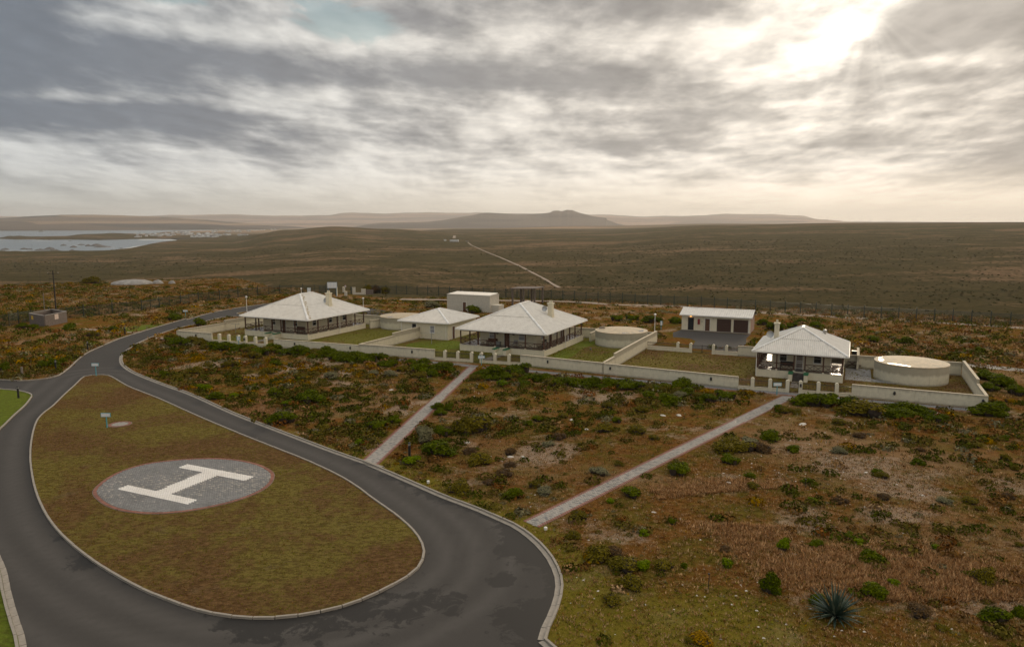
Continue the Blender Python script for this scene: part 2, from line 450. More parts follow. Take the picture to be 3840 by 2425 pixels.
M['foam'] = mat('sea_foam', (0.62, 0.62, 0.60), 0.6, 0.2, 0.02)
M['townwall'] = mat('whitewashed_wall', (0.50, 0.50, 0.49), 0.9, 0.1, 0.05)
M['townroof'] = mat('dark_town_roof', (0.12, 0.115, 0.115), 0.8, 0.3, 0.02)
M['turbine'] = mat('turbine_white', (0.42, 0.40, 0.38), 0.5, 0.05, 0.1)
M['bulbglass'] = mat('opal_globe', (0.72, 0.70, 0.66), 0.25, 0.03, 3)


def roof_marks(t, c, col):
    x, y, z = t.xyz(c)
    a = t.noise(c, 1.1, 7, 0.72); b_ = t.noise(c, 14.0, 3, 0.7)
    col = t.mix(t.mul(t.ramp(a, 0.42, 0.72), 0.5), col, (0.52, 0.48, 0.42))
    return t.mix(t.mul(t.ramp(b_, 0.60, 0.74), 0.6), col, (0.34, 0.29, 0.24))


M['roof'] = mat('whitewashed_corrugated_iron', (0.70, 0.67, 0.61), 0.55, 0.06, 1.5, 0.1, 20, extra=roof_marks)
M['ridge'] = mat('ridge_flashing', (0.78, 0.77, 0.74), 0.5, 0.14, 2.0, 0.1, extra=roof_marks)
M['lichen'] = mat('lichen_on_flashing', (0.36, 0.27, 0.13), 0.9, 0.3, 6.0)


def tank_top_marks(t, c, col):
    a = t.noise(c, 1.6, 6, 0.7, 0.6)
    col = t.mix(t.ramp(a, 0.45, 0.68), col, (0.30, 0.26, 0.19))
    return t.mix(t.mul(t.ramp(t.noise(t.vmap(c, scale=(0.5, 2.2, 1)), 2.5, 5, 0.7), 0.55, 0.7), 0.6), col, (0.58, 0.50, 0.38))


M['tanktop'] = mat('sandy_concrete_lid', (0.44, 0.35, 0.23), 0.75, 0.15, 2.0, 0.2, 12, extra=tank_top_marks)
m_ = bpy.data.materials.new('rain_puddle'); m_.use_nodes = True; b_ = m_.node_tree.nodes['Principled BSDF']
b_.inputs['Base Color'].default_value = (0.14, 0.12, 0.10, 1); b_.inputs['Roughness'].default_value = 0.06
M['puddle'] = m_
m_ = bpy.data.materials.new('lit_lamp'); m_.use_nodes = True; b_ = m_.node_tree.nodes['Principled BSDF']
b_.inputs['Emission Color'].default_value = (1.0, 0.42, 0.08, 1); b_.inputs['Emission Strength'].default_value = 2.2
M['lamp_on'] = m_

# paving bricks: one material, each brick takes its tone from where it lies
def paver_mat(name, c0, c1, c2):
    m = bpy.data.materials.new(name); m.use_nodes = True; t = NT(m.node_tree); b = m.node_tree.nodes['Principled BSDF']
    p = t.node('ShaderNodeNewGeometry').outputs['Position']
    w = t.node('ShaderNodeTexWhiteNoise'); t.put(w.inputs[0], t.node('ShaderNodeNewGeometry').outputs['Random Per Island'])
    oi = t.node('ShaderNodeObjectInfo').outputs['Random']
    r = t.m('FRACT', t.add(w.outputs['Value'], t.mul(oi, 7.31)))
    big = t.noise(p, 0.5, 5, 0.65)
    col = t.mix(t.ramp(r, 0.0, 1.0), c0, c1)
    col = t.mix(t.mul(t.ramp(big, 0.4, 0.75), 0.55), col, c2)
    col = t.mix(t.mul(t.ramp(t.noise(p, 11, 4, 0.7), 0.56, 0.75), 0.35), col, tuple(x * 0.55 for x in c2))
    t.put(b.inputs['Base Color'], col); b.inputs['Roughness'].default_value = 0.9; b.inputs['Specular IOR Level'].default_value = 0.15
    return m
M['paver'] = paver_mat('grey_paving_brick', (0.300, 0.280, 0.250), (0.370, 0.345, 0.310), (0.225, 0.210, 0.188))
M['paverdark'] = paver_mat('dark_grey_paving_brick', (0.190, 0.188, 0.184), (0.238, 0.234, 0.228), (0.135, 0.133, 0.130))
M['paverwhite'] = paver_mat('white_painted_brick', (0.74, 0.71, 0.66), (0.80, 0.77, 0.73), (0.62, 0.57, 0.52))
M['paverred'] = paver_mat('red_edging_brick', (0.22, 0.098, 0.072), (0.29, 0.135, 0.10), (0.16, 0.080, 0.062))
M['joint'] = mat('sand_joint', (0.17, 0.145, 0.12), 0.95, 0.2, 4.0)


# asphalt with damp patches
def asphalt():
    m = bpy.data.materials.new('worn_asphalt'); m.use_nodes = True; t = NT(m.node_tree); b = m.node_tree.nodes['Principled BSDF']
    p = t.coord('Object')
    at = t.node('ShaderNodeAttribute', attribute_name='damp').outputs['Fac']
    big = t.noise(p, 0.12, 5, 0.6); mid = t.noise(p, 1.3, 6, 0.7, 0.3); fine = t.noise(p, 38.0, 3, 0.8)
    wet = t.ramp(t.add(t.add(t.mul(t.noise(p, 0.9, 7, 0.75, 0.5), 0.95), t.mul(at, 0.42)), t.mul(t.noise(p, 0.33, 4, 0.6), 0.20)), 0.86, 0.92)
    col = t.mix(big, (0.045, 0.0415, 0.038), (0.062, 0.057, 0.052))
    col = t.mix(t.ramp(fine, 0.45, 0.75), col, (0.085, 0.079, 0.073))
    wear = t.node('ShaderNodeAttribute', attribute_name='wear').outputs['Fac']
    col = t.mix(t.mul(wear, t.add(0.25, t.mul(t.noise(p, 0.5, 5, 0.7), 0.5))), col, (0.105, 0.097, 0.089))
    col = t.mix(t.mul(t.ramp(t.noise(p, 0.7, 6, 0.75), 0.5, 0.72), 0.35), col, (0.048, 0.045, 0.042))
    col = t.mix(t.mul(wet, 0.85), col, (0.022, 0.020, 0.018))
    spk = t.mul(t.sub(1.0, t.ramp(t.voro(p, 0.55), 0.0, 0.055)), t.ramp(t.noise(p, 0.4, 2), 0.5, 0.6))
    col = t.mix(t.mul(spk, 0.5), col, (0.35, 0.33, 0.30))
    t.put(b.inputs['Base Color'], col)
    t.put(b.inputs['Roughness'], t.lin(wet, 0, 1, 0.95, 0.6)); b.inputs['Specular IOR Level'].default_value = 0.12
    bn = t.node('ShaderNodeBump'); bn.inputs['Strength'].default_value = 0.25; bn.inputs['Distance'].default_value = 0.02
    t.put(bn.inputs['Height'], fine); t.l.new(bn.outputs[0], b.inputs['Normal'])
    return m
M['asphalt'] = asphalt()


def boost(m, sat_, val=1.0):
    """richer plant and soil colours"""
    t = NT(m.node_tree); b = m.node_tree.nodes['Principled BSDF']; l = b.inputs['Base Color'].links[0]; h = t.node('ShaderNodeHueSaturation')
    h.inputs['Saturation'].default_value = sat_; h.inputs['Value'].default_value = val; t.l.new(l.from_socket, h.inputs['Color']); t.l.new(h.outputs[0], b.inputs['Base Color']); return m



def lawn(name, greens, browns, bias=0.0, sc=1.0):
    m = bpy.data.materials.new(name); m.use_nodes = True; t = NT(m.node_tree); b = m.node_tree.nodes['Principled BSDF']
    p = t.coord('Object')
    big = t.noise(p, 0.11 * sc, 5, 0.6, 0.4); mid = t.noise(p, 1.1, 6, 0.7); fine = t.noise(p, 9.0, 5, 0.75)
    f = t.ramp(t.add(t.add(t.mul(big, 1.5), t.mul(mid, 0.75)), t.add(t.mul(fine, 0.55), bias)), 1.24, 1.54)
    clump = t.noise(t.vmap(p, scale=(0.8, 1.5, 1)), 2.6, 5, 0.75)
    g = t.mix(t.ramp(fine, 0.3, 0.7), greens[0], greens[1]); w = t.mix(t.ramp(t.noise(p, 5.0, 6, 0.8), 0.3, 0.7), browns[0], browns[1])
    col = t.mix(f, g, w)
    col = t.mix(t.mul(t.ramp(t.noise(p, 0.42, 6, 0.7), 0.58, 0.74), 0.5), col, (0.17, 0.12, 0.075))
    col = t.mix(t.mul(t.ramp(clump, 0.56, 0.40), 0.55), col, tuple(x * .55 for x in browns[0]))
    t.put(b.inputs['Base Color'], col); b.inputs['Roughness'].default_value = 1.0; b.inputs['Specular IOR Level'].default_value = 0.02
    bn = t.node('ShaderNodeBump'); bn.inputs['Strength'].default_value = 0.9; bn.inputs['Distance'].default_value = 0.08
    t.put(bn.inputs['Height'], t.add(fine, t.noise(p, 30, 3, 0.7))); t.l.new(bn.outputs[0], b.inputs['Normal'])
    return m
M['lawn'] = lawn('dry_lawn', ((0.125, 0.100, 0.022), (0.215, 0.168, 0.045)), ((0.095, 0.050, 0.018), (0.195, 0.115, 0.050)))
M['yard'] = lawn('yard_lawn', ((0.120, 0.125, 0.020), (0.190, 0.175, 0.038)), ((0.12, 0.066, 0.025), (0.21, 0.135, 0.058)), -0.08)
M['greenlawn'] = lawn('green_lawn', ((0.095, 0.135, 0.012), (0.16, 0.19, 0.03)), ((0.14, 0.12, 0.03), (0.19, 0.155, 0.05)), -0.22)


# open country: dry heath near, the plain beyond, ploughed land far away, shore rock by the sea
def heath():
    m = bpy.data.materials.new('heath_ground'); m.use_nodes = True; t = NT(m.node_tree); b = m.node_tree.nodes['Principled BSDF']
    p = t.coord('Object'); x, y, z = t.xyz(p); flat = t.comb(x, y, 0.0)
    dist = t.m('SQRT', t.add(t.mul(x, x), t.mul(y, y)))
    n0 = t.noise(flat, 0.055, 6, 0.62, 0.5); n1 = t.noise(flat, 0.33, 6, 0.7, 0.3); n2 = t.noise(flat, 2.1, 6, 0.75); n3 = t.noise(flat, 12.0, 4, 0.8)
    rust = t.mix(t.ramp(n2, 0.3, 0.7), (0.105, 0.048, 0.017), (0.215, 0.115, 0.048))
    olive = t.mix(t.ramp(n2, 0.3, 0.7), (0.075, 0.056, 0.014), (0.150, 0.115, 0.034))
    col = t.mix(t.ramp(n1, 0.42, 0.60), rust, olive)
    tan = t.mix(n3, (0.20, 0.125, 0.068), (0.32, 0.215, 0.130))
    col = t.mix(t.mul(t.ramp(t.add(n0, t.mul(n3, 0.25)), 0.62, 0.78), 0.8), col, tan)
    # bare sand with pale stones
    sandm = t.ramp(t.add(t.add(t.noise(flat, 0.14, 5, 0.65, 0.4), t.mul(n2, 0.3)), t.mul(t.node('ShaderNodeAttribute', attribute_name='sand').outputs['Fac'], 0.22)), 0.69, 0.82)
    sand = t.mix(t.ramp(n3, 0.35, 0.7), (0.24, 0.17, 0.12), (0.44, 0.35, 0.265))
    col = t.mix(t.mul(sandm, 0.8), col, sand)
    st = t.mul(t.sub(1.0, t.ramp(t.voro(flat, 2.6), 0.05, 0.16)), t.ramp(t.add(t.noise(flat, 0.5, 3, 0.6), t.mul(sandm, 0.2)), 0.54, 0.66))
    near_only = t.sub(1.0, t.ramp(dist, 120.0, 180.0))
    col = t.mix(t.mul(st, near_only), col, (0.46, 0.42, 0.36))
    shade = t.mul(t.ramp(n3, 0.5, 0.25), 0.55)
    col = t.mix(shade, col, (0.045, 0.028, 0.012))
    # yellow-green verge close to the kerbs at the near right
    vg = t.node('ShaderNodeAttribute', attribute_name='verge').outputs['Fac']
    col = t.mix(t.mul(t.ramp(t.add(vg, t.mul(n2, 0.6)), 0.75, 1.1), 0.85), col, t.mix(n3, (0.115, 0.100, 0.020), (0.215, 0.180, 0.045)))
    # plain: broad drifts of dry grass between dark scrub
    f0 = t.noise(t.vmap(flat, scale=(0.55, 1.0, 1)), 0.0045, 7, 0.66, 0.5); f1 = t.noise(flat, 0.02, 7, 0.7); f2 = t.noise(flat, 0.16, 6, 0.75)
    plain = t.mix(t.ramp(t.add(t.mul(f1, 0.5), t.mul(f2, 0.5)), 0.38, 0.62), (0.044, 0.038, 0.017), (0.094, 0.074, 0.038))
    dry = t.mix(t.ramp(f2, 0.38, 0.64), (0.115, 0.078, 0.045), (0.225, 0.150, 0.095))
    plain = t.mix(t.ramp(t.add(t.mul(f0, 0.95), t.add(t.mul(f1, 0.35), t.mul(f2, 0.22))), 0.76, 0.90), plain, dry)
    vb = t.noise(flat, 0.42, 5, 0.8, 0.4); bush = t.mul(t.ramp(vb, 0.54, 0.62), t.ramp(t.noise(flat, 0.03, 5, 0.7), 0.40, 0.60))
    plain = t.mix(t.mul(bush, 0.75), plain, (0.034, 0.033, 0.014))
    col = t.mix(t.m('MAXIMUM', t.ramp(t.add(dist, t.mul(t.sub(n1, 0.5), 60.0)), 280.0, 340.0), t.mul(t.ramp(t.mul(z, -1.0), 3.0, 8.0), t.ramp(dist, 150.0, 180.0))), col, plain)
    # stubble fields beyond the plain
    fields = t.mix(t.ramp(t.noise(t.vmap(flat, scale=(0.5, 1, 1)), 0.0011, 4, 0.5), 0.42, 0.58), (0.30, 0.21, 0.14), (0.15, 0.12, 0.08))
    col = t.mix(t.mul(t.ramp(dist, 4300.0, 5200.0), t.ramp(z, -56.0, -54.0)), col, fields)
    rock = t.mix(t.noise(flat, 0.03, 5, 0.7), (0.06, 0.052, 0.042), (0.20, 0.18, 0.15))
    col = t.mix(t.mul(t.sub(1.0, t.ramp(z, -57.5, -54.6)), t.ramp(dist, 1200, 1600)), col, rock)
    col = t.mix(t.mul(t.mul(t.ramp(dist, 2600, 2900), t.ramp(dist, 3900, 3500)), t.mul(t.ramp(x, -1300, -1500), t.ramp(t.noise(flat, 0.02, 5, 0.7), 0.3, 0.5))), col, (0.055, 0.050, 0.042))
    t.put(b.inputs['Base Color'], col); b.inputs['Roughness'].default_value = 1.0; b.inputs['Specular IOR Level'].default_value = 0.0
    bn = t.node('ShaderNodeBump'); bn.inputs['Strength'].default_value = 0.9; bn.inputs['Distance'].default_value = 0.25
    t.put(bn.inputs['Height'], t.add(n2, t.mul(n3, 0.5)))
    bf = t.node('ShaderNodeBump'); bf.inputs['Strength'].default_value = 0.8; bf.inputs['Distance'].default_value = 3.0
    t.put(bf.inputs['Height'], t.mul(t.add(f2, t.mul(vb, 0.6)), t.ramp(dist, 170, 260))); t.l.new(bn.outputs[0], bf.inputs['Normal'])
    t.l.new(bf.outputs[0], b.inputs['Normal'])
    return m
M['heath'] = boost(heath(), 1.10, 1.08)


def leafy(name, a, b2, rough=0.75, trans=0.0):
    """foliage: tone differs from leaf to leaf and a little from bush to bush"""
    m = bpy.data.materials.new(name); m.use_nodes = True; t = NT(m.node_tree); b = m.node_tree.nodes['Principled BSDF']
    g = t.node('ShaderNodeNewGeometry'); oi = t.node('ShaderNodeObjectInfo').outputs['Random']
    w = g.outputs['Random Per Island']; f = t.sat(t.add(t.mul(w, 0.75), t.mul(oi, 0.35)))
    col = t.mix(f, a, b2)
    t.put(b.inputs['Base Color'], col); b.inputs['Roughness'].default_value = rough; b.inputs['Specular IOR Level'].default_value = 0.04
    return m
LEAF = {
    'g': leafy('dark_green_leaves', (0.030, 0.045, 0.005), (0.098, 0.112, 0.013)),
    'l': leafy('bright_green_leaves', (0.055, 0.088, 0.006), (0.140, 0.175, 0.018)),
    'o': leafy('olive_leaves', (0.055, 0.047, 0.010), (0.140, 0.112, 0.024)),
    'y': leafy('rust_yellow_leaves', (0.120, 0.068, 0.010), (0.260, 0.150, 0.020)),
    'k': leafy('grey_green_leaves', (0.100, 0.098, 0.055), (0.200, 0.185, 0.110)),
    'b': leafy('dark_brown_twigs', (0.045, 0.028, 0.014), (0.110, 0.070, 0.036)),
    'd': leafy('straw_grass', (0.185, 0.110, 0.055), (0.330, 0.205, 0.110)),
}


def tinted(name, rough=0.95):
    m = bpy.data.materials.new(name); m.use_nodes = True; t = NT(m.node_tree); b = m.node_tree.nodes['Principled BSDF']
    a = t.node('ShaderNodeAttribute', attribute_name='tint').outputs['Color']; w = t.node('ShaderNodeNewGeometry').outputs['Random Per Island']
    k = t.lin(w, 0, 1, 0.65, 1.35)
    t.put(b.inputs['Base Color'], t.mix(1.0, a, t.comb(k, k, k), 'MULTIPLY')); b.inputs['Roughness'].default_value = rough
    b.inputs['Specular IOR Level'].default_value = 0.02
    return m
M['tinted'] = boost(tinted('mixed_plants'), 1.12, .95)
for k_ in LEAF: boost(LEAF[k_], 1.15, 1.1)


def hill_mat(name, c0, c1, c2, dark):
    m = bpy.data.materials.new(name); m.use_nodes = True; t = NT(m.node_tree); b = m.node_tree.nodes['Principled BSDF']
    p = t.coord('Object'); x, y, z = t.xyz(p); v = t.comb(t.mul(x, 0.45), y, t.mul(z, 6.0))
    a = t.noise(v, 0.0009, 4, 0.5, 0.6); f = t.noise(v, 0.012, 5, 0.7)
    vo = t.voro(t.comb(t.mul(x, 0.4), t.mul(y, 0.4), t.mul(z, 14.0)), 0.0016, out='Color')
    r = t.xyz(vo)[0]
    col = t.mix(t.ramp(a, 0.40, 0.60), c0, c1); col = t.mix(t.mul(t.ramp(r, 0.55, 0.75), 0.7), col, c2)
    col = t.mix(t.mul(t.ramp(f, 0.5, 0.7), 0.3), col, dark)
    t.put(b.inputs['Base Color'], col); b.inputs['Roughness'].default_value = 1.0; b.inputs['Specular IOR Level'].default_value = 0.0
    return m
M['hill_near'] = hill_mat('moor_and_fields', (0.070, 0.065, 0.055), (0.13, 0.10, 0.075), (0.34, 0.235, 0.155), (0.04, 0.04, 0.035))
M['hill_far'] = hill_mat('far_stubble', (0.24, 0.18, 0.145), (0.38, 0.265, 0.19), (0.15, 0.125, 0.105), (0.09, 0.08, 0.07))
M['hill_rocky'] = hill_mat('rocky_hill', (0.095, 0.078, 0.062), (0.12, 0.095, 0.075), (0.16, 0.125, 0.095), (0.05, 0.045, 0.04))

m_ = bpy.data.materials.new('sea_water'); m_.use_nodes = True; t = NT(m_.node_tree); b_ = m_.node_tree.nodes['Principled BSDF']
p = t.coord('Object'); b_.inputs['Roughness'].default_value = 0.32
t.put(b_.inputs['Base Color'], t.mix(t.noise(t.vmap(p, scale=(0.4, 1, 1)), 0.004, 6, 0.6), (0.09, 0.125, 0.145), (0.15, 0.18, 0.195)))
bn = t.node('ShaderNodeBump'); bn.inputs['Strength'].default_value = 0.5; bn.inputs['Distance'].default_value = 1.0
t.put(bn.inputs['Height'], t.noise(p, 0.08, 5, 0.6)); t.l.new(bn.outputs[0], b_.inputs['Normal'])
M['sea'] = m_


# ================================================================ terrain
SEA = -57.0
RK = np.array([0, 165, 225, 256, 320, 450, 700, 1000, 1500, 1900, 2500, 3000, 3500, 4500, 6000, 8000, 26000.])
TB = {
    0: [0, 0, 0, 0, -9, -30, -40, -46, -51, -54.5, -53, -52, -52, -52, -52, -52, -45],
    500: [0, 0, 0, 0, -9, -29, -40, -46, -50, -53, -53, -52, -52, -52, -52, -52, -45],
    850: [0, 0, 0, 0, -9, -28, -39, -43, -46, -48, -50, -50, -50, -51, -51, -51, -45],
    1080: [0, 0, -1, -4.5, -15, -28, -38, -40, -39, -36, -27, -9, -22, -40, -50, -51, -45],
    1250: [0, 0, -3, -7.5, -17, -29, -38, -38, -32, -25, -13, 3.5, -8, -32, -48, -50, -45],
    1450: [0, 0, -4.5, -9, -18, -30, -39, -38, -35, -31, -22, -6, -16, -36, -48, -50, -45],
    1750: [0, 0, -5, -9.5, -18, -31, -40, -40, -37, -34, -30, -27, -24, -20, -30, -46, -45],
    2200: [0, 0, -5.5, -10, -19, -32, -40, -38, -34, -30, -26, -23, -22, -22, -8, -45, -45],
    2720: [0, 0, -6.5, -11, -20, -32, -38, -34, -24, -15, -4, 3, 8, -2, 13, -42, -45],
    3200: [0, 0, -7.5, -12, -21, -32, -37, -32, -19, -8, 4, 11, 17.0, 12, 5, -35, -45],
    3840: [0, 0, -8, -12.5, -21, -33, -36, -30, -16, -5, 8, 14, 19.5, 14, 8, -30, -45],
}
UK = np.array(sorted(TB)); TT = np.array([TB[k] for k in UK], float)
water1 = [(-900, 899), (0, 896), (65, 899), (120, 898), (186, 900), (250, 898.5), (370, 901), (450, 899), (505, 897), (580, 896.5), (640, 897), (668, 901), (650, 906), (600, 911), (560, 917), (520, 925), (480, 935), (440, 940), (400, 944), (300, 945), (200, 944.5), (100, 946), (0, 945), (-900, 947)]
water2 = [(-900, 860.3), (0, 860.3), (640, 861.2), (808, 862.5), (790, 866), (700, 868.5), (620, 871), (560, 877), (500, 880), (460, 882), (420, 884), (380, 884), (300, 886), (225, 887), (160, 889), (60, 889), (0, 893), (-900, 893)]


def noise2(x, y, s, seed=0):
    """cheap smooth pseudo-noise from a few rotated sines"""
    r = np.random.default_rng(seed); o = 0
    for k in range(5):
        a = r.uniform(0, 6.28); f = s * 1.7 ** k; o = o + np.sin((x * np.cos(a) + y * np.sin(a)) / f * 1.0 + r.uniform(0, 6.28)) * (0.5 + 0.1 * k)
    return o / 3.0


def terr(x, y):
    x = np.atleast_1d(np.asarray(x, float)); y = np.atleast_1d(np.asarray(y, float))
    r = np.hypot(x, y); a = np.arctan2(x, np.maximum(y, -1e9))
    a = np.clip(a, -1.2, 1.2); U = 1920 + 2786 * np.tan(a)
    Uc = np.clip(U, UK[0], UK[-1]); i = np.clip(np.searchsorted(UK, Uc) - 1, 0, len(UK) - 2)
    t = (Uc - UK[i]) / (UK[i + 1] - UK[i]); t = t * t * (3 - 2 * t)
    lr = np.log(np.maximum(r, 1.0)); LR = np.log(np.maximum(RK, 1.0))
    j = np.clip(np.searchsorted(LR, lr) - 1, 0, len(RK) - 2); s = (lr - LR[j]) / (LR[j + 1] - LR[j])
    s = np.clip(s, 0, 1); s = np.where(j >= 1, s * s * (3 - 2 * s) * 0.5 + s * 0.5, s)
    z = (TT[i, j] * (1 - s) + TT[i, j + 1] * s) * (1 - t) + (TT[i + 1, j] * (1 - s) + TT[i + 1, j + 1] * s) * t
    g = np.clip((r - 230) / 500, 0, 1)
    z = z + g * noise2(x, y, 60, 1) * 1.3 + g * np.clip((r - 900) / 2000, 0, 1) * noise2(x, y, 330, 2) * 1.8
    front = (y > 500) & (r > 1200)
    if front.any():
        c, sn = math.cos(TH), math.sin(TH); zz = SEA - CAMH
        dp = y * c - zz * sn; up = y * sn + zz * c; u = PW / 2 + F * x / dp; v = PH / 2 - F * up / dp
        uv = np.c_[u, v * 9]; sd = np.full(len(x), 1e9); ins = np.zeros(len(x), bool)
        for w in (water1, water2):
            wp = [(p[0], p[1] * 9) for p in w]; k = inside(uv[front], wp); e = edge_dist(uv[front], wp)
            ins[front] |= k; sd[front] = np.minimum(sd[front], e)
        rise = np.where(ins, -3.0, np.clip(sd / 14, 0, 1)); k = np.clip(np.where(front & (r > 1500), 1.0, 0.0), 0, 1)
        land = np.where(rise < 0, SEA - 3, SEA + 0.4 + (z - SEA) * np.clip(rise, 0, 1))
        z = np.where(front & (k > 0) & (sd < 20) | ins, land, z)
        # the low rocky headland and its outcrops
        for (pu, pv, w_, d_, h_) in ((385, 892, 105, 300, 19), (300, 893, 60, 200, 7), (470, 890, 60, 250, 8), (45, 892, 26, 90, 9), (92, 893, 16, 60, 5), (190, 897, 50, 60, 3), (620, 893, 40, 90, 5), (590, 903, 22, 60, 4), (545, 912, 30, 40, 3)):
            q_ = G(pu, pv, SEA); sx = w_ * math.hypot(*q_.xy) / F * 0.6
            h = (.85 + .3 * noise2(x, y, 18, 9)) * .8 * h_ * np.exp(-((x - q_.x) / sx) ** 2 - ((y - q_.y) / d_) ** 2); z = np.where(~ins, z + h, z)
    return z


def zt(x, y): return float(terr(x, y)[0])


def GT(u, v, lo=150.0, hi=12000.0):
    """where the photograph's line of sight meets the terrain"""
    dx, dy, dz = ray(u, v); rr = np.geomspace(lo, hi, 2500); k = math.hypot(dx, dy)
    xs, ys, zs = dx / k * rr, dy / k * rr, CAMH + dz / k * rr
    hit = np.nonzero(zs <= terr(xs, ys))[0]; i = hit[0] if len(hit) else len(rr) - 1
    return Vector((xs[i], ys[i], zt(xs[i], ys[i])))


us = np.linspace(-620, 4460, 860); az_f = np.arctan((us - 1920) / 2786)
azs = np.concatenate([np.linspace(-math.pi, az_f[0], 60)[:-1], az_f, np.linspace(az_f[-1], math.pi, 60)[1:]])
rs = np.concatenate([[0.5], np.arange(12, 168, 4.0), np.geomspace(170, 9000, 270), np.geomspace(9600, 24000, 8)])
A, R = np.meshgrid(azs, rs); xx = (R * np.sin(A)).ravel(); yy = (R * np.cos(A)).ravel(); na, nr = len(azs), len(rs)
zz_ = np.where(R.ravel() > 165, terr(xx, yy), 0.0)
idx = np.arange(na * nr).reshape(nr, na)
fc = np.stack([idx[:-1, :-1], idx[:-1, 1:], idx[1:, 1:], idx[1:, :-1]], -1).reshape(-1, 4)[:, ::-1]
me = np_mesh('terrain', np.c_[xx, yy, zz_], fc, M['heath'])
TERR = link('ground', me, kind='structure')

mb = MB(); mb.face([(-23500, 900, SEA), (23500, 900, SEA), (23500, 23500, SEA), (-23500, 23500, SEA)])
sea = mb.build('sea', M['sea'], kind='structure')
# surf: along the far beach, in the cove and over the rocks
for pts, wd in (([(-60, 861.0), (200, 861.0), (400, 861.4), (640, 862), (790, 863.4)], 1.0), ([(668, 902), (640, 899.2), (600, 899), (560, 898.2), (520, 898.4)], 2.2),
                ([(425, 939.5), (470, 932), (500, 926.5), (530, 922), (560, 916.5)], 2.6), ([(120, 902), (165, 902.4), (200, 901)], 0.9), ([(236, 905), (262, 905)], 0.7),
                ([(270, 919), (300, 922)], 0.7), ([(380, 926), (430, 928)], 0.8), ([(20, 938), (70, 940), (150, 938)], 0.8), ([(300, 943.2), (350, 943)], 0.8), ([(660, 896), (690, 901)], 1.4)):
    mb = MB(); P_ = [G(u, v - wd / 2, SEA + 0.15) for u, v in pts]; Q_ = [G(u, v + wd / 2, SEA + 0.15) for u, v in pts]
    for k in range(len(pts) - 1): mb.face([P_[k], P_[k + 1], Q_[k + 1], Q_[k]])
    mb.build('surf', M['foam'], sea)
# rocks in the bay
ORD = ['first', 'second', 'third', 'fourth', 'fifth', 'sixth', 'seventh', 'eighth', 'ninth', 'tenth', 'eleventh', 'twelfth', 'thirteenth', 'fourteenth', 'fifteenth', 'sixteenth']
for i, (u, v, w_, h_) in enumerate(sorted([(18, 937, 26, 6), (90, 935, 26, 5), (112, 936, 22, 4), (150, 938, 34, 5), (186, 936, 36, 8), (205, 938, 30, 4), (238, 921, 20, 5), (262, 904.5, 16, 2), (276, 928, 24, 6), (305, 919, 26, 4),
                                     (330, 923, 20, 6), (362, 922, 44, 7), (385, 926.5, 60, 5), (270, 939, 18, 4), (455, 932, 22, 3), (154, 869, 16, 3)])):
    q_ = G(u, v, SEA); s_ = math.hypot(*q_.xy) / F; mb = MB(); r_ = random.Random(i)
    mb.lathe([(1.0, -.2), (.92, .25), (.66, .62), (.34, .9), (.08, 1.0)], 14)
    mb.v = [(x * w_ * s_ * .40 * r_.uniform(.85, 1.12), y * w_ * s_ * 0.7 * r_.uniform(.9, 1.1), z * h_ * s_ * r_.uniform(.8, 1.2) - 0.8) for x, y, z in mb.v]
    mb.build('sea_rock', M['searock'], loc=(q_.x, q_.y, SEA), label='low dark rock awash in the bay, %s from the left' % ORD[i], cat='rock', group='rocks awash in the bay')


# ---------------------------------------------------------------- hills
def ridge(name, mat_, foot, D0, D, pts, back=3000, zfoot=-55, rough=1.0, shape=1.4, seed=0):
    us_ = np.linspace(pts[0][0], pts[-1][0], 420); vs_ = np.interp(us_, [p[0] for p in pts], [p[1] for p in pts])
    vs_ = vs_ - rough * (np.sin(us_ / 7.3 + seed) * 0.35 + np.sin(us_ / 2.9 + seed) * 0.2 + np.sin(us_ / 17.0) * 0.5)
    V = []; nk = 22
    for k in range(nk + 1):
        t = k / nk
        if t <= .8: s_ = t / .8; dd = D0 + (D - D0) * s_; h = s_ ** shape
        else: s_ = (t - .8) / .2; dd = D + back * s_; h = 1 - s_ ** 2 * 1.0
        for u, v in zip(us_, vs_):
            aa = math.atan((u - 1920) / 2786); crest = CAMH + (835 - v) / 2786 * D * math.cos(aa) - 0
            wob = math.sin(u / 90 + k * .7 + seed) * 6 * h * (1 - h) * 4
            V.append((dd * math.sin(aa), dd * math.cos(aa), zfoot + (crest - zfoot) * h + wob))
    m = len(us_); ix = np.arange(m * (nk + 1)).reshape(nk + 1, m)
    f_ = np.stack([ix[:-1, :-1], ix[:-1, 1:], ix[1:, 1:], ix[1:, :-1]], -1).reshape(-1, 4)
    return link(name, np_mesh(name, np.array(V), f_[:, ::-1], mat_, smooth=True), kind='structure')


